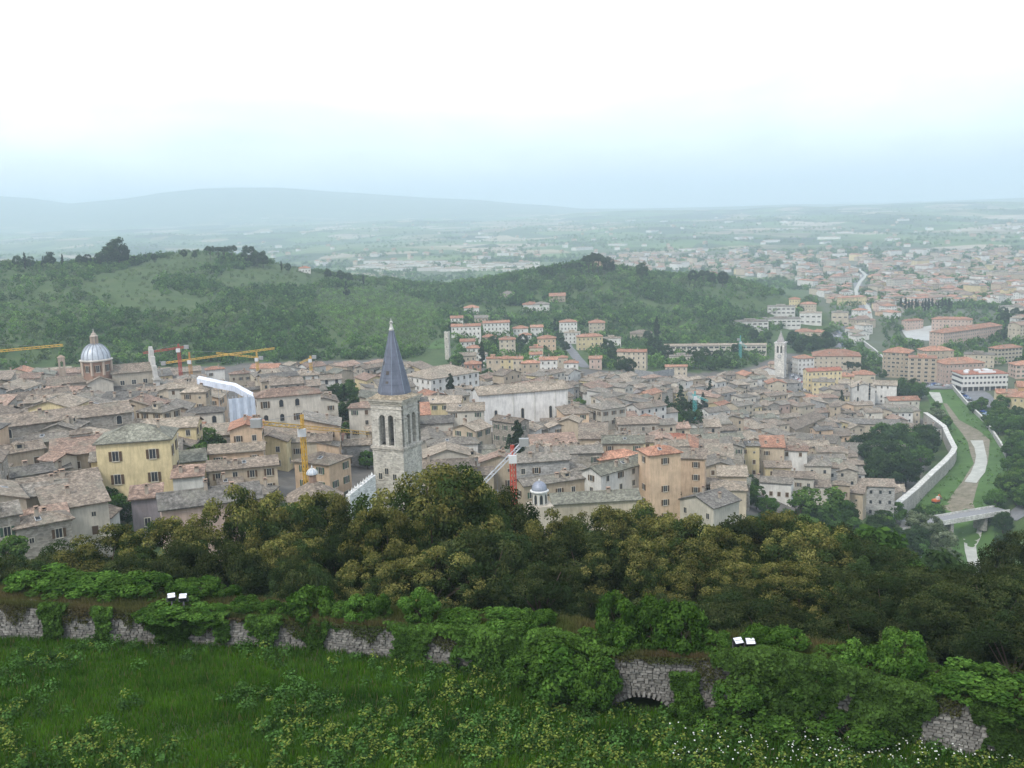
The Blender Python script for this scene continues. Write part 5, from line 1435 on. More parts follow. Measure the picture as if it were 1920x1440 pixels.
px_wall('town_wall', [(1674, 951), (1717, 916), (1747, 887), (1770, 866), (1785, 850), (1790, 840), (1784, 828), (1777, 814), (1770, 799), (1748, 783), (1735, 774)], 6.8, 2.2, (0.46, 0.43, 0.38),
        'tall curving stone town wall with pale coping above the river', 'wall')
px_wall('embankment_wall', [(1786, 722), (1808, 748), (1828, 768), (1846, 785), (1862, 808), (1878, 832), (1888, 850)], 2.6, .8, (0.42, 0.40, 0.37), 'long low grey wall along the road side of the river', 'wall')
px_wall('embankment_wall', [(1620, 640), (1640, 655), (1655, 668), (1657, 690)], 4, 1.0, (0.44, 0.42, 0.4), 'low pale embankment wall upstream beside the tan apartment blocks', 'wall')
px_wall('retaining_wall', [(1190, 693), (1225, 697), (1255, 692), (1286, 690)], 5, 1.0, (0.30, 0.30, 0.29), 'dark grey retaining wall below the cream flats at the hill foot', 'wall', False)
A, B_ = hit(1668, 982), hit(1855, 985)
e = empty('road_bridge', ((A[0] + B_[0]) / 2, (A[1] + B_[1]) / 2, (A[2] + B_[2]) / 2), math.atan2(B_[1] - A[1], B_[0] - A[0])); L_ = math.hypot(B_[0] - A[0], B_[1] - A[1]) + 14
mb = MB(); mb.box(-L_ / 2, L_ / 2, -3.5, 3.5, 1.2, 2.2, 0, (0.25, 0.25, 0.25), True); mb.build('deck', MAT['flat'], e)
for s in (-1, 1):
    mb = MB(); mb.box(-L_ / 2, L_ / 2, min(s * 3.5, s * 3.8), max(s * 3.5, s * 3.8), 1.0, 3.0, 0, (0.55, 0.54, 0.50), True); mb.build('parapet', MAT['stone'], e)
for u in (-.3, 0.05, .32):
    mb = MB(); mb.box(L_ * u - .8, L_ * u + .8, -3, 3, -5, 1.2, 0, (0.35, 0.33, 0.3)); mb.build('pier', MAT['stone'], e)
tag(e, 'flat road bridge with pale parapets crossing the river bed', 'bridge')
A, B_ = hit(1742, 731), hit(1786, 730)
e = empty('road_bridge', ((A[0] + B_[0]) / 2, (A[1] + B_[1]) / 2, A[2]), math.atan2(B_[1] - A[1], B_[0] - A[0])); L_ = math.hypot(B_[0] - A[0], B_[1] - A[1]) + 4
mb = MB(); mb.box(-L_ / 2, L_ / 2, -1, 9, .6, 1.6, 0, (0.2, 0.2, 0.2), True); mb.build('deck', MAT['flat'], e)
for k in range(12):
    mb = MB(); u = (k + .5) / 12 * L_ - L_ / 2; mb.bar((u, -1, 1.6), (u, -1, 2.7), .07, 0, (0.25, 0.27, 0.3)); mb.build('post', MAT['metal'], e)
mb = MB(); mb.bar((-L_ / 2, -1, 2.7), (L_ / 2, -1, 2.7), .08, 0, (0.3, 0.32, 0.35)); mb.bar((-L_ / 2, -1, 2.2), (L_ / 2, -1, 2.2), .06, 0, (0.3, 0.32, 0.35)); mb.build('railing', MAT['metal'], e)
tag(e, 'dark railed bridge carrying parked cars at the head of the river', 'bridge')

# ---------------------------------------------------------------- cars
def car_meshes():
    body = MB(); L, Wd = 4.1, 1.7
    prof = [(-L / 2, .35), (-L / 2, .75), (-L / 2 + .1, .85), (-L * .26, .92), (-L * .12, 1.38), (L * .22, 1.42), (L * .40, .98), (L / 2 - .05, .90), (L / 2, .7), (L / 2, .35)]
    lo_ = [(x, -Wd / 2 * (0.86 if z > 1.2 else 1), z) for x, z in prof]; hi_ = [(x, Wd / 2 * (0.86 if z > 1.2 else 1), z) for x, z in prof]
    n = len(prof)
    for i in range(n):
        j = (i + 1) % n; body.poly([lo_[i], lo_[j], hi_[j], hi_[i]], 0)
    body.poly(lo_, 0); body.poly(hi_[::-1], 0)
    gl = MB(); y1 = Wd / 2 * .94 + .01
    for s in (-1, 1):
        gl.poly([(-L * .24, s * y1, .95), (L * .37, s * y1, 1.0), (L * .21, s * (Wd / 2 * .86 + .02), 1.36), (-L * .12, s * (Wd / 2 * .86 + .02), 1.33)], 0)
    gl.poly([(-L * .255, -.7, .96), (-L * .255, .7, .96), (-L * .13, .62, 1.35), (-L * .13, -.62, 1.35)], 0); gl.poly([(L * .395, -.7, 1.02), (L * .395, .7, 1.02), (L * .235, .62, 1.40), (L * .235, -.62, 1.40)], 0)
    wh = MB(); t_ = MB(); t_.lathe([(.32, -.1), (.32, .1)], 12); wh.merge(t_, Matrix.Rotation(math.pi / 2, 4, 'X'))
    return body, gl.mesh('car_windows', [MAT['glass']]), wh.mesh('car_wheel', [MAT['dark']])
_cb, _cg, _cw = car_meshes()
CARC = {'white': (0.7, 0.7, 0.7), 'silver': (0.45, 0.46, 0.48), 'blue': (0.04, 0.09, 0.28), 'dark grey': (0.07, 0.07, 0.08), 'red': (0.35, 0.03, 0.03), 'black': (0.02, 0.02, 0.025), 'pale blue': (0.3, 0.38, 0.5)}
CBM = {}
for nm, c_ in CARC.items():
    m = plain('car_paint_' + nm.replace(' ', '_'), c_, .3); m.node_tree.nodes['Principled BSDF'].inputs['Specular IOR Level'].default_value = .5
    q = MB(); q.merge(_cb); CBM[nm] = q.mesh('car_body', [m])
CARS = []
def car(px, py, rot, colour, label=None, group=None):
    p = hit(px, py); e = empty('car', (p[0], p[1], p[2] + .45), rot)
    link(bpy.data.objects.new('body', CBM[colour]), e); link(bpy.data.objects.new('windows', _cg), e)
    for x in (-1.25, 1.3):
        for s in (-1, 1):
            o = bpy.data.objects.new('wheel', _cw); o.location = (x, s * .78, .32); link(o, e)
    CARS.append(dict(o=e, px=px, py=py, col=colour, label=label)); e['category'] = 'car'
    if group: e['group'] = group
rc_ = random.Random(9); cc = list(CARC)
for k, (x, y, c_) in enumerate(((1232, 917, 'black'), (1240, 916, 'dark grey'), (1248, 917, 'blue'), (1257, 915, 'silver'), (1276, 912, 'dark grey'), (1268, 922, 'silver'), (1226, 922, 'dark grey'))):
    car(x, y, .9, c_, group='cars below the peach building')
for k in range(26):
    f = k / 26; x = 1486 + 32 * ((k * 7) % 13) / 13 + rc_.uniform(-2, 2) + 14 * (f); y = 706 + 34 * f
    car(x, y, 1.2 + .1 * rc_.random(), cc[(k * 5 + k // 3) % 7], group='cars parked on the square')
for k in range(16):
    f = k / 16; car(1690 + 95 * f + rc_.uniform(-3, 3), 728 - 6 * math.sin(f * 3) + (k % 2) * 3.5, .2 + rc_.uniform(-.1, .1), cc[(k * 3) % 7], group='cars on the riverside road')
for k in range(12):
    f = k / 12; car(1800 + 58 * f, 738 + 50 * f ** 1.1, -.9, cc[(k * 4 + 1) % 7], group='cars along the embankment')
for k in range(22):
    f = k / 22; car(np.interp(f, [0, .3, .5, .75, 1], [1598, 1580, 1567, 1575, 1608]) + (k % 2) * 5 - 2, np.interp(f, [0, .3, .5, .75, 1], [666, 649, 632, 614, 591]), 2.2 - f, cc[(k * 3 + 2) % 7], group='cars on the upstream road')
for k in range(8):
    f = k / 8; car(1098 + 20 * f, 775 + 30 * f, -.9, cc[(k * 2) % 7], group='cars in the steep street')
for x, y, c_ in ((1717, 984, 'dark grey'), (1722, 1012, 'silver'), (1731, 1030, 'white'), (1738, 1042, 'white'), (1742, 1055, 'silver')): car(x, y, -1.2, c_, group='cars on the river lane')
p = hit(1700, 990); e = empty('delivery_van', (p[0], p[1], p[2] + .5), -.1)
for (x0, x1, z0, z1, nm) in ((-2.6, 1.3, .6, 2.6, 'cargo_box'), (1.35, 2.7, .5, 1.9, 'cab')):
    mb = MB(); mb.box(x0, x1, -1, 1, z0, z1, 0, (0.72, 0.72, 0.7), True); mb.build(nm, MAT['metal'], e)
mb = MB(); mb.box(2.68, 2.73, -.8, .8, 1.2, 1.8, 0, (.04, .04, .05)); mb.build('windscreen', MAT['metal'], e)
for x in (-1.6, 1.9):
    for s in (-1, 1):
        o = bpy.data.objects.new('wheel', _cw); o.location = (x, s * .92, .36); o.scale = (1.15,) * 3; link(o, e)
tag(e, 'white box van parked at the left end of the road bridge', 'van')
p = hit(1755, 944); e = empty('excavator', (p[0], p[1], p[2] + .3), .5)
mb = MB(); mb.box(-1.5, 1.5, -1.2, -.6, 0, .8, 0, (.06, .06, .06)); mb.build('track', MAT['metal'], e); mb = MB(); mb.box(-1.5, 1.5, .6, 1.2, 0, .8, 0, (.06, .06, .06)); mb.build('track', MAT['metal'], e)
mb = MB(); mb.box(-1.6, 1.2, -1.2, 1.2, .82, 1.7, 0, (0.55, 0.14, 0.05)); mb.build('body', MAT['metal'], e)
mb = MB(); mb.box(-.2, 1.1, -1.1, .1, 1.72, 2.9, 0, (0.6, 0.55, 0.5)); mb.build('cab', MAT['metal'], e)
mb = MB(); mb.bar((1.0, .5, 1.5), (2.6, .5, 3.4), .2, 0, (0.55, 0.14, 0.05)); mb.bar((2.6, .5, 3.4), (4.0, .5, 1.8), .16, 0, (0.55, 0.14, 0.05)); mb.build('arm', MAT['metal'], e)
mb = MB(); mb.box(3.7, 4.4, .1, .9, 1.0, 1.8, 0, (.12, .1, .09), True); mb.build('bucket', MAT['metal'], e)
tag(e, 'small orange digger working on the dry river bed', 'digger')
# ---------------------------------------------------------------- trees
def leaves_np(P, Nn, size, rng, aspect=.55):
    """diamond leaf faces at P with normals Nn"""
    n = len(P)
    r = rng.normal(size=(n, 3)); a = np.cross(Nn, r); a /= np.linalg.norm(a, axis=1)[:, None] + 1e-9
    b = np.cross(Nn, a)
    s = (size * rng.uniform(.65, 1.35, n))[:, None]
    V = np.stack([P - a * s, P - b * s * aspect + Nn * s * .15, P + a * s, P + b * s * aspect + Nn * s * .15], 1).reshape(-1, 3)
    return V, np.arange(4 * n).reshape(n, 4)

def crown(seed, n_clump, n_leaf, leaf, rad, zc, cr, col, tip, shape='round', tipf=.35, low=-.55):
    rng = np.random.default_rng(seed)
    C = []; S = []
    for k in range(n_clump):
        if shape == 'round':
            d = rng.normal(size=3); d /= np.linalg.norm(d); d[2] = max(d[2], low) if d[2] < 0 else d[2]
            f = rng.uniform(.55, .93)
            C.append((d[0] * rad[0] * f, d[1] * rad[1] * f, zc + d[2] * rad[2] * f)); S.append(cr * rng.uniform(.7, 1.3))
        elif shape == 'cypress':
            t = (k + .5) / n_clump; r_ = rad[0] * math.sin(math.pi * (t * .82 + .12)) ** .8; a = rng.uniform(0, 6.28)
            C.append((r_ * .35 * math.cos(a), r_ * .35 * math.sin(a), .06 + t * .9)); S.append(max(.02, r_ * .8))
        elif shape == 'conifer':
            t = rng.random() ** 1.3; r_ = rad[0] * (1 - t) * rng.uniform(.3, 1); a = rng.uniform(0, 6.28)
            C.append((r_ * math.cos(a), r_ * math.sin(a), .14 + t * .82)); S.append(cr * (1.05 - t * .75))
        elif shape == 'pine':
            a = rng.uniform(0, 6.28); r_ = rad[0] * math.sqrt(rng.random())
            C.append((r_ * math.cos(a), r_ * math.sin(a), zc + rad[2] * (1 - (r_ / rad[0]) ** 2) * rng.uniform(.2, 1))); S.append(cr * rng.uniform(.7, 1.2))
    C = np.array(C); S = np.array(S)
    w = S ** 2; idx = rng.choice(len(C), n_leaf, p=w / w.sum())
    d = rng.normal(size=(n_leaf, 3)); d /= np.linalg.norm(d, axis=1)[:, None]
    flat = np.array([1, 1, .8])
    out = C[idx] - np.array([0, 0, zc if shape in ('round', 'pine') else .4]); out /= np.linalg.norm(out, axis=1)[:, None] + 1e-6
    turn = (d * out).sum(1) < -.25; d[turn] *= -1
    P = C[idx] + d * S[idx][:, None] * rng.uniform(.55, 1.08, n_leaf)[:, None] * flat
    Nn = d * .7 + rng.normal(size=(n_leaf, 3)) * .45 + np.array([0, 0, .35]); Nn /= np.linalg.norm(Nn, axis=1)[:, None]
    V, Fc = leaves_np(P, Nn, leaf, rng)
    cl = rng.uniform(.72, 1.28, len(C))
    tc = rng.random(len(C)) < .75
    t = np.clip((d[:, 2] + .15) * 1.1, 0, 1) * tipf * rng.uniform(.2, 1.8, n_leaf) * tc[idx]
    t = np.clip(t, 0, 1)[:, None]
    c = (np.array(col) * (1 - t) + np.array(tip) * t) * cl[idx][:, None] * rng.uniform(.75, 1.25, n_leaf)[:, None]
    return V, Fc, c, C, S

def trunk_mb(C, zc, r0, n_limb=7, seed=0, top=.5):
    rng = random.Random(seed); mb = MB()
    prev = None; pts = [(0, 0, -.08), (rng.uniform(-.02, .02), rng.uniform(-.02, .02), top * .5), (rng.uniform(-.03, .03), rng.uniform(-.03, .03), top)]
    rr = [r0 * 1.3, r0, r0 * .6]
    for i in range(2):
        a = [(pts[i][0] + rr[i] * math.cos(k), pts[i][1] + rr[i] * math.sin(k), pts[i][2]) for k in np.linspace(0, 2 * math.pi, 8)[:-1]]
        b = [(pts[i + 1][0] + rr[i + 1] * math.cos(k), pts[i + 1][1] + rr[i + 1] * math.sin(k), pts[i + 1][2]) for k in np.linspace(0, 2 * math.pi, 8)[:-1]]
        mb.prism(a, b)
    pick = list(range(len(C))); rng.shuffle(pick)
    for k in pick[:n_limb]:
        s = pts[1]; t = C[k]
        mid = tuple((s[i] + t[i]) / 2 + rng.uniform(-.02, .02) for i in range(3))
        mb.bar(s, mid, r0 * .35); mb.bar(mid, tuple(t), r0 * .2)
    return mb

TREES = {}
def make_kind(kind, variants, **kw):
    TREES[kind] = []
    for i in range(variants):
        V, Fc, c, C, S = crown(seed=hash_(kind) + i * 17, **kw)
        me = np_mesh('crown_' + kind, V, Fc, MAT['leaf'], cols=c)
        tm = trunk_mb(C, kw['zc'], .022 if kw.get('shape', 'round') == 'round' else .016, 8, i, .8 if kw.get('shape') in ('cypress', 'conifer') else kw['zc']).mesh('trunk_' + kind, [MAT['bark']])
        TREES[kind].append((me, tm))
def hash_(s): return sum(ord(ch) * (i + 3) for i, ch in enumerate(s))
DG, MG, LG = (0.030, 0.060, 0.019), (0.048, 0.098, 0.022), (0.078, 0.150, 0.030)
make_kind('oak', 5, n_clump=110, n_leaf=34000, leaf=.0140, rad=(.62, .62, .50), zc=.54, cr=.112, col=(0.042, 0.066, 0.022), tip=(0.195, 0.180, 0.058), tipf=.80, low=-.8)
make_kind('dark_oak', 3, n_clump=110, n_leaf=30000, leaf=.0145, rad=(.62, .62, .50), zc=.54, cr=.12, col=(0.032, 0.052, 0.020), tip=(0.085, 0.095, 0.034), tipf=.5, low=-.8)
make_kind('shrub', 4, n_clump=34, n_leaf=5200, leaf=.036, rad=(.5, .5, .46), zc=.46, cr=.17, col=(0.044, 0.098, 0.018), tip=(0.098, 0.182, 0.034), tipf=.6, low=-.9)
make_kind('round', 4, n_clump=34, n_leaf=2600, leaf=.040, rad=(.40, .40, .42), zc=.56, cr=.15, col=MG, tip=LG, tipf=.6, low=-.7)
make_kind('dark', 3, n_clump=34, n_leaf=2400, leaf=.040, rad=(.40, .40, .42), zc=.55, cr=.15, col=DG, tip=(0.055, 0.085, 0.03), tipf=.5, low=-.7)
make_kind('bright', 3, n_clump=34, n_leaf=2600, leaf=.040, rad=(.42, .42, .42), zc=.55, cr=.15, col=(0.06, 0.12, 0.025), tip=(0.12, 0.19, 0.045), tipf=.7, low=-.7)
make_kind('silver', 2, n_clump=34, n_leaf=2600, leaf=.038, rad=(.40, .40, .42), zc=.55, cr=.14, col=(0.09, 0.12, 0.06), tip=(0.22, 0.25, 0.16), tipf=.7, low=-.7)
make_kind('cypress', 2, n_clump=26, n_leaf=1500, leaf=.03, rad=(.11, .11, .5), zc=.5, cr=.09, col=(0.026, 0.042, 0.020), tip=(0.04, 0.06, 0.026), shape='cypress')
make_kind('conifer', 2, n_clump=60, n_leaf=2000, leaf=.035, rad=(.27, .27, .5), zc=.5, cr=.09, col=(0.026, 0.046, 0.024), tip=(0.05, 0.08, 0.034), shape='conifer')
make_kind('pine', 2, n_clump=26, n_leaf=1500, leaf=.04, rad=(.40, .40, .22), zc=.70, cr=.12, col=(0.035, 0.058, 0.024), tip=(0.06, 0.09, 0.03), shape='pine')
TLIST = []
TNAME = {'oak': 'holm_oak', 'dark_oak': 'holm_oak', 'shrub': 'shrub', 'round': 'broadleaf_tree', 'dark': 'broadleaf_tree', 'bright': 'broadleaf_tree', 'silver': 'broadleaf_tree', 'cypress': 'cypress', 'conifer': 'conifer', 'pine': 'umbrella_pine'}
rtree = random.Random(77)
def tree(kind, x, y, h, wscale=1.0, label=None, group=None, z=None, sink=0.0):
    me, tm = rtree.choice(TREES[kind])
    e = empty(TNAME[kind], (x, y, (tz(x, y) if z is None else z) - sink), rtree.uniform(0, 6.28))
    e.scale = (h * wscale, h * wscale, h)
    link(bpy.data.objects.new('trunk', tm), e); link(bpy.data.objects.new('crown', me), e)
    e['category'] = 'shrub' if kind == 'shrub' else 'tree'
    if group: e['group'] = group
    P, dp = project([(x, y, e.location.z + h * .6)])
    TLIST.append(dict(o=e, px=P[0][0], py=P[0][1], kind=kind, label=label, h=h))
    return e
def ptree(kind, px, py, h, ws=1.0, tmin=165.0, **kw):
    p = hit(px, py, 0, tmin); return tree(kind, p[0], p[1], h, ws, **kw)

# ---- holm oaks on the slope: photo x, photo y of the crown top, half width in photo px, distance
OAKS = [(110, 1030, 70, 92, 'dark_oak'), (190, 1000, 95, 88, 'oak'), (300, 985, 80, 84, 'oak'), (345, 1020, 70, 76, 'dark_oak'), (420, 925, 85, 88, 'oak'), (430, 1030, 70, 74, 'dark_oak'), (515, 935, 90, 90, 'oak'), (540, 1010, 80, 76, 'oak'),
        (610, 930, 80, 96, 'oak'), (640, 985, 70, 80, 'dark_oak'), (720, 960, 80, 72, 'oak'), (800, 868, 125, 80, 'oak'), (700, 1045, 70, 68, 'oak'), (880, 905, 95, 88, 'oak'), (942, 930, 70, 90, 'dark_oak'), (905, 1000, 90, 72, 'dark_oak'),
        (1025, 968, 80, 84, 'oak'), (1090, 990, 85, 76, 'dark_oak'), (1130, 962, 80, 96, 'oak'), (1195, 938, 90, 102, 'oak'), (1180, 1020, 85, 74, 'oak'), (1270, 975, 90, 88, 'oak'), (1330, 1000, 85, 82, 'oak'),
        (1290, 1065, 80, 68, 'oak'), (1400, 975, 85, 98, 'dark_oak'), (1450, 952, 85, 104, 'oak'), (1530, 990, 90, 94, 'oak'), (1410, 1060, 80, 74, 'oak'), (1500, 1065, 80, 72, 'oak'), (1590, 1000, 80, 108, 'dark_oak'),
        (1640, 1030, 85, 98, 'dark_oak'), (1600, 1090, 80, 76, 'dark_oak'), (1690, 1075, 70, 92, 'dark_oak'), (1725, 1125, 80, 80, 'dark_oak'), (1660, 1150, 75, 68, 'dark_oak'), (1800, 1115, 80, 84, 'dark_oak'), (1790, 1180, 80, 66, 'dark_oak'),
        (1870, 1150, 80, 70, 'dark_oak'), (1900, 1010, 60, 110, 'dark_oak'), (1915, 1080, 80, 84, 'dark_oak'), (1905, 1200, 80, 58, 'dark_oak'), (1010, 1075, 80, 66, 'dark_oak'), (800, 1040, 90, 68, 'oak'), (1990, 1120, 90, 74, 'dark_oak'), (30, 1075, 60, 82, 'dark_oak'), (250, 1050, 70, 76, 'dark_oak'), (560, 1075, 60, 66, 'dark_oak')]
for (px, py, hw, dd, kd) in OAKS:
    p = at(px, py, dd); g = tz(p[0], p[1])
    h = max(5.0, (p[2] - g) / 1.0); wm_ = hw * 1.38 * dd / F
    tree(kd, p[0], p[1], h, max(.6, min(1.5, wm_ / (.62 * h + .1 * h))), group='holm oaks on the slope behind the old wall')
# bright green trees at the right foot of the town
for (px, py, h_, ws_, kd) in ((1535, 985, 15, 1.35, 'bright'), (1500, 985, 10, 1.2, 'bright'), (1572, 985, 11, 1.2, 'round'), (1440, 968, 7, 1.2, 'round'), (1396, 948, 9, 1.1, 'bright'), (1418, 955, 8, 1.2, 'round'), (1405, 930, 8, .9, 'dark'), (40, 1055, 7, 1.2, 'bright'), (60, 1040, 5, 1.1, 'round'), (20, 1070, 6, 1.2, 'bright')):
    ptree(kd, px, py, h_, ws_, 120.0, group='bright trees below the town')

for k in range(46):     # understorey and slope trees between the oaks and the town, right side
    px = rtree.uniform(1400, 1740); py = rtree.uniform(975, 1060) + max(0, px - 1620) * .25; dd = rtree.uniform(120, 215)
    p = at(px, py, dd); g = tz(p[0], p[1]); h = p[2] - g
    if 4 < h < 14: tree(rtree.choice(['round', 'dark', 'bright', 'dark']), p[0], p[1], h, 1.25, group='trees on the right hand slope')
for k in range(60):
    px = rtree.uniform(1430, 1735); py = rtree.uniform(975, 1085)
    p = hit(px, py, 0, 165); tree(rtree.choice(['round', 'dark', 'bright', 'dark']), p[0], p[1], rtree.uniform(4, 9), 1.25, group='trees on the right hand slope')
for px, py, h_ in ((1195, 946, 6), (1215, 948, 7), (1235, 946, 6), (1255, 950, 6), (640, 945, 6), (240, 985, 5), (215, 975, 5), (228, 960, 4)):
    p = hit(px, py, 0, 165); tree(rtree.choice(['round', 'dark']), p[0], p[1], h_, 1.2, group='trees at the foot of the town')
for k in range(44):     # dark undergrowth just behind the wall
    az_ = math.radians(rtree.uniform(-29, 29)); dd = np.interp(math.degrees(az_), [-30, -15, 0, 15, 30], [72, 66, 59, 54, 53]) + rtree.uniform(5, 18); x_, y_ = dd * math.sin(az_), dd * math.cos(az_)
    tree('dark_oak', x_, y_, rtree.uniform(2.2, 4.2), 1.3, group='undergrowth behind the wall')
# ---- trees inside the town
for a in ((352, 868, 9, 'round'), (372, 852, 8, 'dark'), (390, 862, 9, 'bright'), (404, 880, 9, 'dark'), (380, 885, 8, 'bright'), (418, 862, 6, 'bright'), (360, 830, 6, 'dark'), (410, 830, 5, 'bright'), (192, 905, 7, 'dark'), (205, 955, 5, 'round'),
          (612, 762, 10, 'round'), (630, 768, 11, 'dark'), (648, 790, 15, 'conifer'), (662, 800, 12, 'dark'), (640, 800, 9, 'dark'), (655, 755, 11, 'round'), (672, 780, 9, 'dark'), (620, 800, 7, 'dark'), (652, 822, 6, 'round'),
          (846, 765, 17, 'cypress'), (832, 745, 8, 'round'), (972, 895, 19, 'cypress'), (957, 880, 12, 'conifer'), (985, 892, 9, 'dark'), (1002, 792, 11, 'cypress'), (1033, 788, 9, 'cypress'), (1041, 812, 13, 'cypress'),
          (1078, 762, 9, 'round'), (1086, 778, 9, 'bright'), (1094, 795, 8, 'bright'), (1100, 812, 7, 'round'), (1141, 808, 11, 'cypress'), (1134, 815, 7, 'dark'), (1158, 840, 6, 'dark'), (1165, 848, 5, 'round'),
          (1236, 795, 15, 'cypress'), (1251, 796, 16, 'conifer'), (1262, 800, 13, 'dark'), (1277, 795, 22, 'conifer'), (1290, 800, 15, 'dark'), (1268, 812, 10, 'round'), (1300, 810, 12, 'dark'), (1318, 770, 12, 'conifer'), (1332, 752, 15, 'conifer'), (1322, 790, 6, 'round'),
          (1365, 808, 10, 'bright'), (1372, 812, 8, 'round'), (1345, 770, 5, 'bright'), (1577, 778, 17, 'conifer'), (1512, 800, 8, 'dark'), (1450, 832, 8, 'dark'), (1462, 828, 7, 'round'), (690, 880, 6, 'round'), (730, 720, 9, 'round'), (656, 705, 7, 'round'), (800, 745, 6, 'dark'), (902, 712, 6, 'bright'), (920, 715, 8, 'round'), (940, 720, 8, 'round'), (886, 708, 6, 'round'),
          (1602, 705, 12, 'pine'), (1590, 702, 11, 'pine'), (1625, 700, 9, 'bright'), (1640, 705, 9, 'bright'), (1655, 712, 8, 'round'), (1690, 735, 11, 'round'), (1700, 750, 12, 'dark'), (1715, 752, 13, 'round'), (1728, 748, 12, 'round'), (1690, 752, 10, 'dark'), (1712, 735, 10, 'dark'), (1676, 742, 9, 'pine'),
          (1748, 792, 10, 'silver'), (1760, 796, 11, 'silver'), (1772, 806, 9, 'bright'), (1755, 775, 8, 'bright')):
    ptree(a[3], a[0], a[1], a[2], group='trees inside the town')
rr_ = random.Random(15)
for k in range(30):     # the big dark clump by the river wall
    px = rr_.uniform(1605, 1742); py = rr_.uniform(842, 925)
    if px > 1700 and py > 895 - (px - 1700) * .4: continue
    ptree(rr_.choice(['dark', 'dark', 'round']), px, py, rr_.uniform(12, 17), 1.2, group='clump beside the river wall')
for k in range(56):     # trees lining the far bank of the river
    f = rr_.random(); px = np.interp(f, [0, .3, .6, 1], [1818, 1868, 1890, 1880]) + rr_.uniform(0, 85); py = 770 + f * 190 + rr_.uniform(-8, 8)
    ptree(rr_.choice(['round', 'bright', 'bright', 'round']), px, py, rr_.uniform(7, 11), 1.15, group='trees along the far river bank')
for (px, py, h, kd) in ((1718, 1000, 10, 'silver'), (1735, 1010, 11, 'silver'), (1752, 1035, 12, 'silver'), (1768, 1052, 12, 'silver'), (1775, 1075, 10, 'silver'), (1755, 985, 9, 'round'), (1790, 1085, 7, 'round'), (1758, 1085, 8, 'round'), (1865, 960, 10, 'round'), (1880, 1000, 9, 'dark'), (1900, 940, 10, 'dark'), (1885, 1050, 10, 'dark'), (1780, 1110, 8, 'dark'), (1730, 975, 7, 'bright'), (1866, 1085, 9, 'dark'), (1890, 1110, 9, 'dark'), (1845, 985, 6, 'bright')):
    ptree(kd, px, py, h, 1.15, group='trees by the road bridge')
for k in range(16): ptree('cypress', 1690 + k * 6.4 + rr_.uniform(-2, 2), 583 + rr_.uniform(-2, 2), rr_.uniform(12, 18), group='cypress row behind the barracks')
for k in range(26):
    px = rr_.uniform(1872, 1930); py = rr_.uniform(590, 640); ptree(rr_.choice(['dark', 'conifer', 'dark']), px, py, rr_.uniform(9, 14), group='dark trees right of the barracks')
for k in range(34):
    px = rr_.uniform(1480, 1562); py = rr_.uniform(636, 664); ptree(rr_.choice(['dark', 'round', 'dark']), px, py, rr_.uniform(8, 13), group='grove behind the clock tower')
MOD = [(1232, 640, 24, 'cypress'), (1240, 665, 14, 'conifer'), (1225, 660, 13, 'dark'), (1250, 672, 11, 'dark'), (1220, 675, 10, 'dark'), (1310, 690, 13, 'dark'), (1320, 680, 12, 'dark'), (1335, 695, 12, 'round'), (1300, 675, 10, 'dark'), (1345, 680, 10, 'dark'), (1360, 690, 10, 'round'),
       (1165, 700, 13, 'dark'), (1180, 702, 12, 'dark'), (1140, 665, 12, 'dark'), (1150, 680, 11, 'dark'), (1130, 655, 10, 'dark'), (1048, 648, 12, 'dark'), (1040, 620, 12, 'conifer'), (904, 690, 18, 'cypress'), (1215, 640, 10, 'dark'), (980, 650, 11, 'dark'), (972, 660, 10, 'dark'), (925, 655, 11, 'dark'), (918, 665, 9, 'round'), (918, 622, 12, 'dark'), (950, 618, 12, 'dark'), (888, 630, 10, 'dark'), (852, 628, 11, 'dark'), (1035, 660, 9, 'round'), (1060, 660, 9, 'dark'), (1090, 655, 8, 'dark'), (1412, 640, 12, 'dark'), (1425, 655, 10, 'dark'), (1440, 640, 10, 'round'), (1400, 625, 9, 'dark'), (860, 690, 9, 'round'), (1110, 688, 8, 'round'), (1380, 665, 10, 'dark')]
for px, py, h, kd in MOD: ptree(kd, px, py, h, group='trees between the newer houses')
# ---- single trees on the skyline of the left hill
for (px, py, h, kd) in ((35, 494, 9, 'dark'), (48, 494, 13, 'cypress'), (58, 493, 8, 'dark'), (82, 492, 8, 'conifer'), (94, 492, 12, 'dark'), (118, 491, 10, 'cypress'), (150, 491, 8, 'dark'), (165, 490, 9, 'dark'), (188, 490, 10, 'dark'), (200, 490, 17, 'dark'), (212, 489, 20, 'dark'), (224, 489, 24, 'dark'), (232, 488, 15, 'dark'),
                        (395, 477, 12, 'pine'), (410, 477, 11, 'pine'), (420, 478, 12, 'pine'), (436, 479, 14, 'pine'), (468, 486, 17, 'dark'), (482, 490, 13, 'dark'), (494, 492, 14, 'dark'), (528, 498, 8, 'cypress'), (540, 500, 6, 'dark'), (615, 513, 8, 'dark'), (640, 517, 9, 'dark'), (655, 520, 8, 'dark'), (250, 486, 5, 'dark'), (290, 481, 5, 'dark'), (345, 474, 6, 'dark'), (365, 475, 5, 'dark'), (682, 525, 10, 'cypress'), (650, 545, 12, 'conifer'),
                        (1062, 506, 10, 'pine'), (1078, 505, 11, 'pine'), (1085, 504, 10, 'pine'), (1103, 503, 19, 'pine'), (1112, 502, 21, 'pine'), (1122, 502, 20, 'pine'), (1133, 503, 18, 'pine'), (1142, 504, 15, 'dark'), (1150, 505, 16, 'cypress'), (1205, 515, 17, 'dark'), (1300, 523, 14, 'dark'), (1320, 524, 15, 'pine'), (1335, 525, 12, 'dark'), (1355, 528, 15, 'dark'), (1018, 514, 12, 'dark'), (1030, 512, 10, 'dark')):
    ptree(kd, px, py + 11, h + 4.5, .85, 600.0, group='skyline trees on the hills')

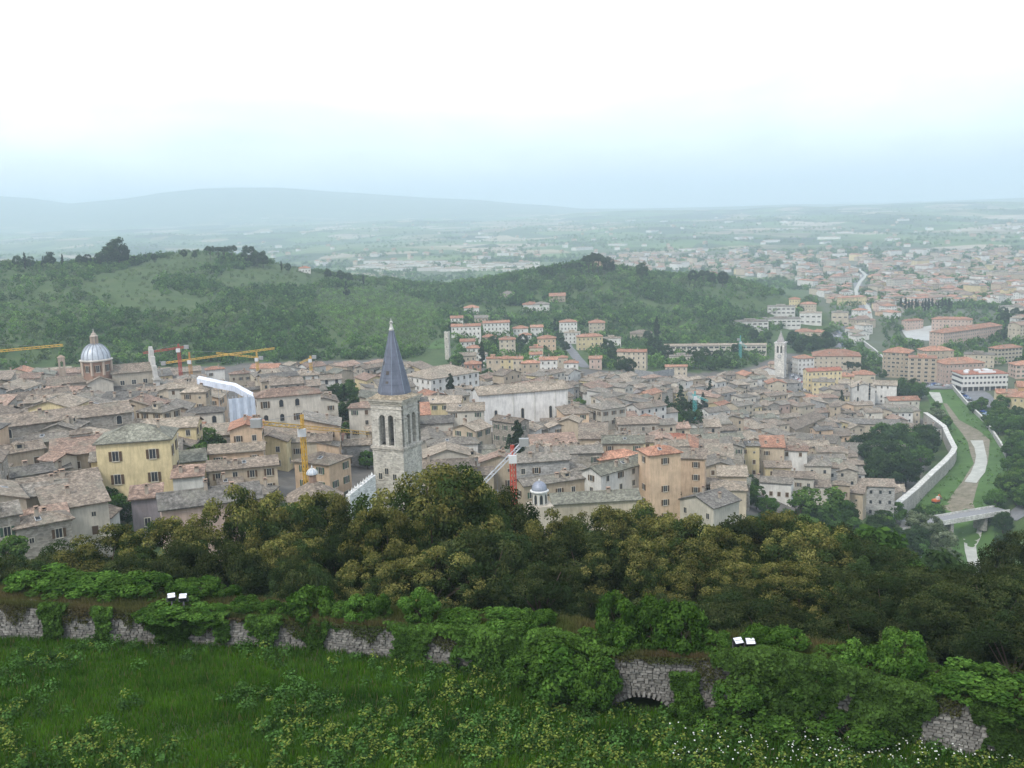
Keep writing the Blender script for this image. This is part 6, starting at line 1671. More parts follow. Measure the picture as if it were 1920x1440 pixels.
# ---- far woods and groves: points with instances
def far_coll(name, specs):
    co = bpy.data.collections.new(name)
    for i, (n, leaf, col, tip, sh) in enumerate(specs):
        V, Fc, c, C, S = crown(seed=900 + i * 7 + len(name), n_clump=16, n_leaf=n, leaf=leaf, rad=(.5, .5, .45), zc=.48, cr=.22, col=col, tip=tip, shape=sh, tipf=.6, low=-.9)
        me = np_mesh('wood_tree', V, Fc, MAT['woodleaf'], cols=c)
        o = bpy.data.objects.new('wood_tree', me); co.objects.link(o)
    return co
WOOD = far_coll('wood_kinds', [(130, .10, (0.048, 0.105, 0.026), (0.085, 0.165, 0.038), 'round'), (130, .10, (0.095, 0.175, 0.040), (0.15, 0.25, 0.06), 'round'), (130, .10, (0.062, 0.130, 0.030), (0.115, 0.20, 0.045), 'round'), (120, .10, (0.10, 0.145, 0.06), (0.15, 0.20, 0.085), 'round')])
def scatter(name, P, S, var, coll, label, cat):
    me = bpy.data.meshes.new(name); me.vertices.add(len(P)); me.vertices.foreach_set('co', np.asarray(P, np.float32).ravel())
    for nm, ty, arr in (('s', 'FLOAT', S), ('r', 'FLOAT', NR.uniform(0, 6.28, len(P))), ('k', 'INT', var)):
        a = me.attributes.new(nm, ty, 'POINT'); a.data.foreach_set('value', np.asarray(arr, np.float32 if ty == 'FLOAT' else np.int32))
    o = link(bpy.data.objects.new(name, me)); tag(o, label, cat, kind='stuff')
    ng = bpy.data.node_groups.new('scatter_' + name, 'GeometryNodeTree')
    ng.interface.new_socket('Geometry', in_out='INPUT', socket_type='NodeSocketGeometry'); ng.interface.new_socket('Geometry', in_out='OUTPUT', socket_type='NodeSocketGeometry')
    gi = ng.nodes.new('NodeGroupInput'); go = ng.nodes.new('NodeGroupOutput')
    ip = ng.nodes.new('GeometryNodeInstanceOnPoints'); ci = ng.nodes.new('GeometryNodeCollectionInfo')
    ci.inputs['Collection'].default_value = coll; ci.inputs['Separate Children'].default_value = True; ci.inputs['Reset Children'].default_value = True
    ip.inputs['Pick Instance'].default_value = True
    def na(nm, ty):
        n = ng.nodes.new('GeometryNodeInputNamedAttribute'); n.data_type = ty; n.inputs['Name'].default_value = nm; return n.outputs['Attribute']
    cx_ = ng.nodes.new('ShaderNodeCombineXYZ'); ng.links.new(na('r', 'FLOAT'), cx_.inputs['Z'])
    ng.links.new(gi.outputs[0], ip.inputs['Points']); ng.links.new(ci.outputs[0], ip.inputs['Instance']); ng.links.new(na('k', 'INT'), ip.inputs['Instance Index'])
    ng.links.new(cx_.outputs[0], ip.inputs['Rotation']); ng.links.new(na('s', 'FLOAT'), ip.inputs['Scale']); ng.links.new(ip.outputs[0], go.inputs[0])
    md = o.modifiers.new('scatter', 'NODES'); md.node_group = ng
    return o
n0 = 46000
rad_ = np.sqrt(NR.uniform(600 ** 2, 1750 ** 2, n0)); ang_ = NR.uniform(math.radians(-34), math.radians(24), n0)
X = rad_ * np.sin(ang_); Y = rad_ * np.cos(ang_); Z = terrain(X, Y)
pp, _ = project(np.stack([X, Y, Z], 1)); u, v = pp[:, 0], pp[:, 1]
crest_r = np.interp(u, [0, 500, 700, 900, 1120, 1300, 1480], [1215, 1290, 1345, 1365, 1320, 1420, 1490])
ok = (rad_ < crest_r + 60) & ~in_poly(u, v, TOWN) & (u < 1545) & (v < 702)
foot = np.interp(u, [-300, 0, 300, 560, 760, 830, 850, 1000, 1060, 1150, 1240, 1430, 1545], [702, 700, 690, 684, 676, 660, 580, 575, 580, 600, 632, 640, 560])
ok &= (v < foot)
MEAD = [[(140, 540), (200, 515), (260, 497), (330, 477), (420, 480), (400, 500), (300, 522), (280, 560), (180, 560)], [(400, 522), (480, 500), (520, 494), (640, 522), (560, 540), (430, 545)], [(190, 562), (330, 556), (420, 560), (360, 590), (240, 590)],
        [(1190, 562), (1290, 577), (1320, 610), (1240, 602)], [(1240, 602), (1330, 602), (1385, 640), (1250, 628)], [(1385, 562), (1535, 548), (1500, 577), (1400, 592)], [(800, 662), (842, 625), (845, 662)]]
ORCH = [(585, 545), (690, 540), (830, 572), (800, 662), (600, 622)]
mead = np.zeros(n0, bool)
for po in MEAD: mead |= in_poly(u, v, po)
orch = in_poly(u, v, ORCH)
gi_ = np.clip((X - GRID0[0]).astype(int), 0, GN[0] - 1); gj_ = np.clip((Y - GRID0[1]).astype(int), 0, GN[1] - 1)
inb = (X > GRID0[0]) & (X < GRID0[0] + GN[0]) & (Y > GRID0[1]) & (Y < GRID0[1] + GN[1])
ok &= ~(occ[gi_, gj_] & inb)
dens = vnoise(X / 60, Y / 60, 12) * .6 + vnoise(X / 25, Y / 25, 13) * .4
keep = ok & ((~mead & ~orch & (NR.random(n0) < .25 + 1.1 * np.clip(dens - .15, 0, .8))) | (mead & (NR.random(n0) < .30)))
near_crest = rad_ > crest_r - 55
size = np.where(mead | (near_crest & (u < 720)), NR.uniform(1.8, 3.6, n0), NR.uniform(4.0, 7.0, n0) + 4.5 * np.clip(dens - .45, 0, 1))
var = np.where(dens > .55, NR.choice([0, 0, 2], n0), NR.choice([0, 1, 2, 2, 3], n0))
var = np.where(mead, 3, var)
size = np.where((u > 850) & ~mead, size * 1.35, size)
keep &= ~((u > 850) & ~mead & (NR.random(n0) < .35))
scatter('hill_wood', np.stack([X, Y, Z - .2], 1)[keep], size[keep], var[keep], WOOD, 'bushy green wood covering the two hills behind the town', 'wood')
# orchard rows
og = []
for i in range(-60, 60):
    for j in range(-60, 60):
        x = -120 + i * 7.5 * math.cos(.5) - j * 6.0 * math.sin(.5); y = 900 + i * 7.5 * math.sin(.5) + j * 6.0 * math.cos(.5)
        og.append((x + NR.uniform(-.7, .7), y + NR.uniform(-.7, .7)))
og = np.array(og); oz = terrain(og[:, 0], og[:, 1]); op, _ = project(np.stack([og[:, 0], og[:, 1], oz], 1))
kk = in_poly(op[:, 0], op[:, 1], ORCH) & (np.hypot(og[:, 0], og[:, 1]) < 1340)
scatter('orchard', np.stack([og[:, 0], og[:, 1], oz], 1)[kk], NR.uniform(2.8, 4.2, kk.sum()), NR.choice([1, 1, 1, 3], kk.sum()), WOOD, 'rows of small green orchard trees on the hill slope', 'orchard')
# valley hedges, groves and garden trees of the far town
n1 = 34000
rad_ = np.exp(NR.uniform(math.log(1450), math.log(8500), n1)); ang_ = NR.uniform(math.radians(-31), math.radians(31), n1)
X = rad_ * np.sin(ang_); Y = rad_ * np.cos(ang_); Z = terrain(X, Y); pp, _ = project(np.stack([X, Y, Z], 1)); u, v = pp[:, 0], pp[:, 1]
cl = vnoise(X / 160, Y / 160, 31) * .5 + vnoise(X / 55, Y / 55, 32) * .5
rvx = np.interp(v, [498, 517, 545, 560, 574, 605, 650], [1592, 1622, 1606, 1606, 1622, 1640, 1650])
kk = (cl > .50 + .09 * sstep(2500, 4500, rad_) - .10 * ((u > 1150) & (v > 470))) & ~((np.abs(u - rvx) < 9) & (v > 495)) & ((rad_ > 1750) | (u > 1560))
scatter('valley_trees', np.stack([X, Y, Z - .3], 1)[kk], NR.uniform(6, 11, kk.sum()), NR.choice([0, 0, 1, 2], kk.sum()), WOOD, 'scattered hedges and groves across the hazy valley', 'trees')
n2 = 2600
uu = NR.uniform(1560, 1960, n2); vv = NR.uniform(575, 760, n2); pts = []
for a, b in zip(uu[:1500], vv[:1500]):
    if in_poly([a], [b], [(1690, 606), (1760, 606), (1760, 645), (1690, 645)])[0] or b > 690: continue
    p = hit(a, b); i_, j_ = int(p[0] - GRID0[0]), int(p[1] - GRID0[1])
    rv = np.interp(b, [574, 605, 650, 700], [1622, 1632, 1640, 1690])
    if abs(a - rv) < 17: continue
    if 0 <= i_ < GN[0] and 0 <= j_ < GN[1] and occ[max(0, i_ - 4):i_ + 5, max(0, j_ - 4):j_ + 5].any(): continue
    pts.append(p)
pts = np.array(pts)
scatter('garden_trees', pts, NR.uniform(4, 9, len(pts)), NR.choice([0, 1, 2], len(pts)), WOOD, 'small garden trees around the blocks beyond the river', 'trees')
pts = []
for k in range(1500):
    a, b = NR.uniform(845, 1440), NR.uniform(585, 695); p = hit(a, b); i_, j_ = int(p[0] - GRID0[0]), int(p[1] - GRID0[1])
    if in_poly([a], [b], TOWN)[0] or (1055 < a < 1105 and 635 < b < 692): continue
    if 0 <= i_ < GN[0] and 0 <= j_ < GN[1] and occ[max(0, i_ - 4):i_ + 5, max(0, j_ - 9):j_ + 5].any(): continue
    pts.append(p)
pts = np.array(pts)
scatter('garden_trees', pts, NR.uniform(4, 9, len(pts)), NR.choice([0, 1, 2, 0], len(pts)), WOOD, 'garden trees and bushes between the newer houses below the hill', 'trees')

pts = []
for k in range(900):
    f = NR.random(); py = 735 + f * 360; px = np.interp(py, [735, 775, 800, 840, 905, 960, 1010, 1060, 1110], [1735, 1752, 1778, 1790, 1745, 1700, 1720, 1760, 1790]) + NR.random() * np.interp(py, [735, 800, 870, 1000, 1110], [48, 75, 140, 160, 100])
    cl_ = np.interp(py, [735, 787, 827, 870, 907, 950, 1000, 1050, 1105], [1754, 1790, 1830, 1840, 1820, 1800, 1822, 1823, 1840])
    if abs(px - cl_) < 18: continue
    p = hit(px, py, 0, 165)
    if vnoise(np.array([p[0] / 9]), np.array([p[1] / 9]), 71)[0] < .45: continue
    pts.append(p)
pts = np.array(pts)
scatter('bank_scrub', pts, NR.uniform(.5, 1.5, len(pts)), NR.choice([1, 2, 3], len(pts)), WOOD, 'low scrub dotted over the grassy river banks', 'scrub')
# ---------------------------------------------------------------- old garden wall in front
WB = [(-60, 1196), (0, 1200), (270, 1206), (560, 1218), (830, 1248), (1000, 1285), (1160, 1330), (1350, 1350), (1750, 1402), (1980, 1452)]
WT = [(-60, 1128), (0, 1131), (250, 1148), (560, 1164), (830, 1182), (1050, 1196), (1150, 1230), (1300, 1236), (1430, 1226), (1600, 1262), (1750, 1306), (1920, 1336), (1980, 1348)]
def wb(x): return float(np.interp(x, *zip(*WB)))
def wt(x): return float(np.interp(x, *zip(*WT)))
_xs = np.linspace(-60, 1980, 160)
_B = np.array([hit(x, wb(x)) for x in _xs]); _Tz = np.array([at(x, wt(x), math.hypot(b_[0], b_[1]))[2] for x, b_ in zip(_xs, _B)])
_s = np.concatenate([[0], np.cumsum(np.linalg.norm(np.diff(_B[:, :2], axis=0), axis=1))])
WL = _s[-1]
_t = np.gradient(_B[:, :2], axis=0); _t /= np.linalg.norm(_t, axis=1)[:, None]
def wpos(s):
    """point on the wall line: x, y, base z, top z, tangent, outward normal (towards the meadow)"""
    x = np.interp(s, _s, _B[:, 0]); y = np.interp(s, _s, _B[:, 1]); zb = np.interp(s, _s, _B[:, 2]); zt_ = np.interp(s, _s, _Tz)
    tx = np.interp(s, _s, _t[:, 0]); ty = np.interp(s, _s, _t[:, 1]); l = np.hypot(tx, ty); tx, ty = tx / l, ty / l
    return x, y, zb, zt_, (tx, ty), (ty, -tx)
def s_of_px(x): return float(np.interp(x, _xs, _s))
wall = empty('garden_wall', (*_B[80][:2], _B[80][2])); wo_ = np.array(wall.location)
core = MB(); TH = 2.6; MOR = (0.10, 0.09, 0.075)
A0, A1 = s_of_px(1156), s_of_px(1262); AM = (A0 + A1) / 2; AR = (A1 - A0) / 2
zb_arch = float(np.interp(AM, _s, _B[:, 2]))
def arch_h(s):      # height of the arch opening above the grass
    u = (s - AM) / AR
    return 0.95 * math.sqrt(max(0, 1 - u * u)) if abs(u) < 1 else 0.0
ss = sorted(set(list(np.linspace(0, WL, 130)) + list(np.linspace(A0, A1, 11))))
for a, b in zip(ss[:-1], ss[1:]):
    qa, qb = wpos(a), wpos(b)
    def P_(q, off, z): return (q[0] - q[5][0] * off - wo_[0], q[1] - q[5][1] * off - wo_[1], z - wo_[2])
    m_ = (a + b) / 2; deep = A0 - .01 < m_ < A1 + .01
    za, zb2 = arch_h(a), arch_h(b)
    lo_a, lo_b = (qa[2] + za - .02 if deep else qa[2] - 1), (qb[2] + zb2 - .02 if deep else qb[2] - 1)
    core.poly([P_(qa, .12, lo_a), P_(qb, .12, lo_b), P_(qb, .12, qb[3] - .06), P_(qa, .12, qa[3] - .06)], 0, MOR)
    core.poly([P_(qa, .12, qa[3] - .06), P_(qb, .12, qb[3] - .06), P_(qb, TH, qb[3] + .1), P_(qa, TH, qa[3] + .1)], 0, (0.085, 0.075, 0.045))
    core.poly([P_(qb, TH, qb[2] - 6), P_(qa, TH, qa[2] - 6), P_(qa, TH, qa[3] + .1), P_(qb, TH, qb[3] + .1)], 0, MOR)
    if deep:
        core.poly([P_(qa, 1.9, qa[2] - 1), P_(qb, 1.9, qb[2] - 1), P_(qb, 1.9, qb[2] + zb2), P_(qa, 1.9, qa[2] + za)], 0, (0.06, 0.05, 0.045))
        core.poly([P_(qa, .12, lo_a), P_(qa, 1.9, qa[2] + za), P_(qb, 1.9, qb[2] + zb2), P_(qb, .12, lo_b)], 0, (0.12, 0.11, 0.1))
core.build('core', MAT['flat'], wall)
m, nt, b = new_mat('wall_stone'); MAT['wstone'] = m
oi = N(nt, 'ShaderNodeObjectInfo')
c = mul(nt, attr_col(nt), ramp(nt, oi.outputs['Random'], [(0, .7), (1, 1.3)]))
c = mul(nt, c, ramp(nt, noise(nt, 4.0, 5, .7, 'World'), [(0.3, 0.6), (0.7, 1.25)]))
nt.links.new(c, b.inputs['Base Color']); bump(nt, b, noise(nt, 9.0, 4, .7, 'World'), .6, .04)
STM = []
rs_ = random.Random(4)
def stone_mb(rn, col):
    mb = MB(); j = lambda: rn.uniform(-.07, .07)
    fr_ = [(-.5 + j() + .06, -.5 + j() * .3, -.5 + j() + .06), (.5 + j() - .06, -.5 + j() * .3, -.5 + j() + .06), (.5 + j() - .06, -.5 + j() * .3, .5 + j() - .06), (-.5 + j() + .06, -.5 + j() * .3, .5 + j() - .06)]
    md = [(-.5, -.2, -.5), (.5, -.2, -.5), (.5, -.2, .5), (-.5, -.2, .5)]; bk = [(-.5, .5, -.5), (.5, .5, -.5), (.5, .5, .5), (-.5, .5, .5)]
    mb.poly(fr_, 0, col); mb.prism(fr_, md, 0, col, cap1=False); mb.prism(md, bk, 0, col, cap1=False)
    return mb
SC = (0.18, 0.172, 0.155)
for i in range(8): STM.append(stone_mb(rs_, SC).mesh('stone', [MAT['wstone']]))
STMB = [stone_mb(rs_, SC) for i in range(6)]
stones = []
s = 0.0
row_h = .155
for r_ in range(52):
    s = rs_.uniform(0, .3)
    while s < WL:
        l = rs_.uniform(.14, .42); q = wpos(s + l / 2)
        z = q[2] - .1 + r_ * row_h + rs_.uniform(-.02, .02)
        if z + row_h < q[3] + rs_.uniform(-.12, .12):
            hgt = z - q[2]
            if not (arch_h(s + l / 2) > 0 and hgt < arch_h(s + l / 2) - .02):
                stones.append((s + l / 2, l * .93, z + row_h / 2, row_h * rs_.uniform(.74, .97), q))
        s += l
BARE = [(0, 88), (128, 190), (212, 290), (325, 352), (383, 408), (428, 478), (528, 578), (618, 735), (812, 850), (1150, 1300), (1310, 1355), (1745, 1835)]
def px_of_s(s): return float(np.interp(s, _s, _xs))
def bare(x): return any(a <= x <= b for a, b in BARE)
big_ = sorted([t for t in stones if bare(px_of_s(t[0]))], key=lambda t: -(1 if 1150 < px_of_s(t[0]) < 1300 else .4) * t[1] / math.hypot(t[4][0], t[4][1]))
obj_set = set(id(t) for t in big_[:286])
rest = MB()
for t in stones:
    s, l, z, hh, q = t
    ang = math.atan2(q[4][1], q[4][0]); off = .02 + rs_.uniform(-.07, .06)
    p = (q[0] - q[5][0] * (.10 + off) - wo_[0], q[1] - q[5][1] * (.10 + off) - wo_[1], z - wo_[2])
    if id(t) in obj_set:
        o = bpy.data.objects.new('stone', rs_.choice(STM)); o.location = p; o.scale = (l, .34, hh); o.rotation_euler = (rs_.uniform(-.04, .04), rs_.uniform(-.04, .04), ang); link(o, wall)
    else:
        k_ = rs_.uniform(.7, 1.25); src = rs_.choice(STMB); t_ = MB(); t_.v = src.v; t_.f = src.f; t_.m = src.m; t_.uv = src.uv; t_.c = [tuple(x * k_ for x in SC)] * len(src.f)
        rest.merge(t_, Matrix.Translation(p) @ Matrix.Rotation(ang, 4, 'Z') @ Matrix.Diagonal((l, .34, hh, 1)))
ro_ = rest.build('stones', MAT['wstone'], wall); ro_['kind'] = 'stuff'
for k in range(19):     # stones of the low arch
    a = math.pi * (k + .5) / 19; sx = AM + (AR + .12) * math.cos(a); q = wpos(sx); z = q[2] + 1.05 * math.sin(a)
    o = bpy.data.objects.new('arch_stone', STM[k % 8]); o.location = (q[0] - q[5][0] * .0 - wo_[0], q[1] - q[5][1] * .0 - wo_[1], z - wo_[2]); o.scale = (.15, .42, .24); o.rotation_euler = (0, math.pi / 2 - a, math.atan2(q[4][1], q[4][0])); link(o, wall)
# loose pale stones on top
for k in range(70):
    x = rs_.choice([rs_.uniform(1040, 1110), rs_.uniform(1150, 1300), rs_.uniform(640, 730), rs_.uniform(0, 140), rs_.uniform(1330, 1480), rs_.uniform(1760, 1850)])
    q = wpos(s_of_px(x)); off = rs_.uniform(.1, .9)
    if k < 12:
        pass
    o = bpy.data.objects.new('capping_stone', rs_.choice(STM)); o.location = (q[0] - q[5][0] * off - wo_[0], q[1] - q[5][1] * off - wo_[1], q[3] + .02 - wo_[2]); o.scale = (rs_.uniform(.2, .45), rs_.uniform(.2, .35), rs_.uniform(.12, .22)); o.rotation_euler = (rs_.uniform(-.3, .3), rs_.uniform(-.3, .3), rs_.uniform(0, 6)); link(o, wall)
tag(wall, 'old rubble stone wall half buried in ivy at the edge of the meadow', 'wall'); LAND.append((1225, 1290, 'bare stone part of the wall'))

# ---------------------------------------------------------------- ivy and shrubs
rng = np.random.default_rng(99)
def ivy(x0, x1, f0, f1, n, label, bulge=.45, spill=.0, size=.105, col=(0.042, 0.088, 0.018), tip=(0.095, 0.17, 0.035)):
    """leaves hugging the wall between photo x0..x1 and wall height fractions f0..f1"""
    ext = 5 + .06 * (x1 - x0); n = int(n * 1.35); x0 -= ext; x1 += ext
    s = rng.uniform(s_of_px(x0), s_of_px(x1), n); f = f0 + (f1 - f0) * rng.random(n) ** .8
    mid = (s_of_px(x0) + s_of_px(x1)) / 2; half = (s_of_px(x1) - s_of_px(x0)) / 2
    lump = np.clip(vnoise(s * .9, f * 2.2, int(x0) % 97) * .65 + vnoise(s * 2.6, f * 6.0, int(x0) % 89) * .5 - .05, 0, 1) ** 1.4 * 1.25
    edge = np.abs(s - mid) / half
    lim = .50 + .38 * f + .55 * (vnoise(s * 1.3, f * 4.0, int(x0) % 31) - .5) + .25 * (vnoise(s * 4.0, f * 9.0, 7) - .5)
    ok = (edge < lim) & (rng.random(n) < np.where(edge > lim - .15, .5, 1.0))
    s, f, lump = s[ok], f[ok], lump[ok]
    q = wpos(s); H_ = q[3] - q[2]
    out = .08 + bulge * lump * rng.uniform(.3, 1.0, len(s)) + spill * np.clip(f - .6, 0, 1)
    top = np.clip(f - 1, 0, 1)
    off = out - top * 3.2
    P = np.stack([q[0] + q[5][0] * off, q[1] + q[5][1] * off, q[2] + np.minimum(f, 1.06) * H_ + lump * .25 + np.clip(f - .95, 0, 1) * .2], 1)
    Nn = np.stack([q[5][0] * .8, q[5][1] * .8, np.full(len(s), .55)], 1) + rng.normal(size=(len(s), 3)) * .5; Nn /= np.linalg.norm(Nn, axis=1)[:, None]
    V, Fc = leaves_np(P, Nn, size, rng, .75)
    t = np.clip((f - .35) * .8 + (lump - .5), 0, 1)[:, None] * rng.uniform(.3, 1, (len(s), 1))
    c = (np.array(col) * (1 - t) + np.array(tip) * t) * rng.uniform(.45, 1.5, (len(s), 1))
    o0 = np.array([float(np.interp(mid, _s, _B[:, i])) for i in range(3)])
    o = link(bpy.data.objects.new('ivy', np_mesh('ivy', V - o0, Fc, MAT['leaf'], cols=c))); o.location = o0
    tag(o, label, 'ivy', 'ivy patches on the old wall')
for a in ((85, 132, 0, 1.15, 2600, 'narrow ivy curtain between the first two bare wall patches on the left'), (184, 216, 0, 1.1, 2000, 'thin ivy strand near the left floodlights'), (286, 386, 0, 1.2, 5200, 'broad ivy mass hanging under the left floodlights'),
          (405, 432, .1, 1.1, 1400, 'small ivy tuft between two bare patches left of the bush'), (474, 532, .1, 1.1, 2600, 'ivy patch with dry stems left of the bright wall bush'), (572, 622, 0, 1.1, 3200, 'ivy under the bright wall bush'), (732, 816, 0, 1.15, 4400, 'ivy hanging right of the low stone courses'),
          (845, 1050, 0, 1.25, 13000, 'widest ivy blanket spilling over the middle of the wall'), (1045, 1160, -.05, 1.2, 9000, 'deep ivy billow left of the bare arch'), (1262, 1312, 0, .75, 2400, 'dark ivy strand right of the arch'), (1350, 1580, -.05, 1.15, 14000, 'long dark ivy sheet right of the right floodlights'),
          (1575, 1750, -.05, 1.15, 11000, 'ivy covering the right part of the wall'), (1832, 1985, -.05, 1.2, 8000, 'dark ivy at the right end of the wall')):
    far = a[0] > 1300
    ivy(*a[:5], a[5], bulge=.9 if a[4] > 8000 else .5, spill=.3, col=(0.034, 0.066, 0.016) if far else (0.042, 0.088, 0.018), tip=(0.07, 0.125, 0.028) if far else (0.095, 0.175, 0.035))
def wall_shrub(px, py_top, py_bot, hw, kind='shrub', back=1.0, label=None):
    q = wpos(s_of_px(px)); x, y = q[0] - q[5][0] * back, q[1] - q[5][1] * back
    d_ = math.hypot(x, y); zt_, zb_ = at(px, py_top, d_)[2], at(px, py_bot, d_)[2]
    h = zt_ - zb_; e = tree(kind, x, y, h, hw * 1.25 * d_ / F / (.55 * h), label, 'shrubs growing on the old wall', zb_)
    return e
for a in ((570, 1102, 1205, 42), (620, 1130, 1190, 30), (665, 1112, 1180, 34), (700, 1112, 1170, 24), (780, 1105, 1165, 34), (1140, 1108, 1215, 36), (1165, 1150, 1230, 36), (1225, 1115, 1225, 36), (1275, 1118, 1235, 44), (1250, 1165, 1250, 34), (1420, 1165, 1240, 30), (1470, 1170, 1240, 34), (1440, 1190, 1250, 40),
          (1690, 1178, 1275, 36), (1600, 1200, 1280, 40), (1640, 1215, 1290, 40), (1540, 1215, 1280, 44), (1520, 1240, 1310, 50), (1820, 1252, 1310, 60), (1760, 1250, 1300, 40), (1900, 1270, 1340, 60), (980, 1145, 1200, 40), (1005, 1138, 1190, 24), (890, 1150, 1200, 46), (1340, 1180, 1235, 34), (1100, 1175, 1230, 40), (450, 1120, 1165, 30), (500, 1125, 1170, 30), (845, 1140, 1190, 40), (940, 1140, 1190, 40)):
    wall_shrub(*a)
for a in ((20, 1078, 1125, 50), (80, 1082, 1130, 50), (140, 1080, 1130, 46), (190, 1082, 1140, 46), (235, 1076, 1135, 42), (110, 1095, 1140, 50), (345, 1088, 1130, 34), (312, 1092, 1125, 24), (392, 1100, 1135, 24)): wall_shrub(*a, back=3.0)
for a in ((338, 1128, 1165, 44), (300, 1130, 1168, 34), (395, 1132, 1168, 34)): wall_shrub(*a, back=.1)
for a in ((1090, 1195, 1320, 66), (1130, 1225, 1330, 44), (1050, 1230, 1310, 50), (1020, 1215, 1280, 40), (1330, 1330, 1400, 50), (1400, 1330, 1400, 50), (1480, 1335, 1405, 54), (1600, 1340, 1415, 60), (1390, 1280, 1360, 44), (1290, 1300, 1375, 30)): wall_shrub(*a, back=-1.0)

# ---------------------------------------------------------------- meadow
def frust(n, ymin, ymax):
    y = rng.uniform(ymin, ymax, n); x = rng.uniform(-.60, .60, n) * y
    return x, y
def wall_y(x):
    return np.interp(x, _B[:, 0], _B[:, 1])
x, y = frust(420000, 34, 66)
k = y < wall_y(x) + .2; x, y = x[k], y[k]
z = terrain(x, y)
pp, _ = project(np.stack([x, y, z], 1)); k = (pp[:, 1] < 1500) & (pp[:, 0] > -60) & (pp[:, 0] < 1980); x, y, z, pp = x[k], y[k], z[k], pp[k]
lum = vnoise(x / 1.6, y / 1.6, 41) * .5 + vnoise(x / .6, y / .6, 42) * .5; tone = np.clip(vnoise(x / 4.5, y / 2.2, 43) * .6 + vnoise(x / 1.1, y / .8, 44) * .5 - .05, 0, 1)
soil = cover_b = np.clip((vnoise(x / 6, y / 6, 8) - .72) * 3, 0, 1)
k = rng.random(len(x)) > soil * .85; x, y, z, lum, tone = x[k], y[k], z[k], lum[k], tone[k]
n = len(x); hgt = .16 + .40 * lum * rng.uniform(.5, 1.4, n); a = rng.uniform(0, 6.28, n); lean = rng.uniform(.05, .45, n) * hgt; wd = rng.uniform(.018, .035, n)
B0 = np.stack([x - wd * np.cos(a), y - wd * np.sin(a), z - .02], 1); B1 = np.stack([x + wd * np.cos(a), y + wd * np.sin(a), z - .02], 1); T0 = np.stack([x + lean * np.cos(a * 2.3), y + lean * np.sin(a * 2.3), z + hgt], 1)
V = np.stack([B0, B1, T0], 1).reshape(-1, 3); Fc = np.arange(3 * n).reshape(n, 3)
c = np.array([.022, .066, .009]) * (1 - tone[:, None]) + np.array([.085, .185, .018]) * tone[:, None]
c = c * rng.uniform(.6, 1.35, (n, 1)); dry = rng.random(n) < .05; c[dry] = np.array([.16, .14, .06])
o = link(bpy.data.objects.new('meadow_grass', np_mesh('meadow_grass', V, Fc, MAT['grassblade'], cols=c))); tag(o, 'long unmown green grass of the meadow', 'grass', kind='stuff')
# leafy weeds with yellow green umbels, thicker towards the right
x, y = frust(3400, 36, 64); k = y < wall_y(x) - .3; x, y = x[k], y[k]; z = terrain(x, y); pp, _ = project(np.stack([x, y, z], 1))
dn = vnoise(x / 3.0, y / 3.0, 51) * .55 + vnoise(x / 1.2, y / 1.2, 52) * .2 + .3 * sstep(300, 900, pp[:, 0]) + .12 * sstep(1300, 1430, pp[:, 1])
k = (dn > .50 - .10 * (rng.random(len(x)) < .5)) & (pp[:, 1] < 1500); x, y, z, pp = x[k], y[k], z[k], pp[k]
LV, LC, off = [], [], 0
Pl, Nl, Sl, Cl = [], [], [], []
for i in range(len(x)):
    h = rng.uniform(.4, .95); r_ = rng.uniform(.3, .65); m_ = int(rng.uniform(60, 110))
    d_ = rng.normal(size=(m_, 3)); d_ /= np.linalg.norm(d_, axis=1)[:, None]; d_[:, 2] = np.abs(d_[:, 2])
    Pl.append(np.array([x[i], y[i], z[i]]) + d_ * np.array([r_, r_, h]) * rng.uniform(.5, 1, (m_, 1))); nn = d_ + rng.normal(size=(m_, 3)) * .5 + np.array([0, 0, .5]); Nl.append(nn / np.linalg.norm(nn, axis=1)[:, None]); Sl.append(np.full(m_, .075))
    yel = rng.random() < (.6 if pp[i, 0] > 700 or pp[i, 1] > 1340 else .12); kc = rng.uniform(.5, 1.35)
    cc_ = np.tile(np.array([.055, .115, .028]) * kc, (m_, 1)) * rng.uniform(.6, 1.4, (m_, 1))
    if yel:
        t = (d_[:, 2] > .55) & (rng.random(m_) < .6); cc_[t] = np.array([.15, .19, .04]) * rng.uniform(.6, 1.3, (t.sum(), 1))
    Cl.append(cc_)
V, Fc = leaves_np(np.concatenate(Pl), np.concatenate(Nl), np.concatenate(Sl), rng, .7)
o = link(bpy.data.objects.new('meadow_weeds', np_mesh('meadow_weeds', V, Fc, MAT['leaf'], cols=np.concatenate(Cl)))); tag(o, 'leafy weeds with yellow green flower heads over the meadow', 'weeds', kind='stuff')
# white flowers bottom right
ff = []
for k in range(330):
    px = rng.uniform(1480, 1900) if k < 240 else rng.uniform(1250, 1500); py = 1375 + rng.random() * 70
    if px > 1700 and py < 1400: continue
    p = hit(px, py); ff.append(p + np.array([0, 0, rng.uniform(.3, .7)]))
ff = np.array(ff); Nn = np.tile([0, -.4, .9], (len(ff), 1)) + rng.normal(size=(len(ff), 3)) * .2; Nn /= np.linalg.norm(Nn, axis=1)[:, None]
V, Fc = leaves_np(ff, Nn, np.full(len(ff), .042), rng, .9)
o = link(bpy.data.objects.new('white_flowers', np_mesh('white_flowers', V, Fc, MAT['leaf'], cols=np.tile([.72, .74, .68], (len(ff), 1))))); tag(o, 'sprinkle of small white flowers in the lower right meadow', 'flowers', kind='stuff')
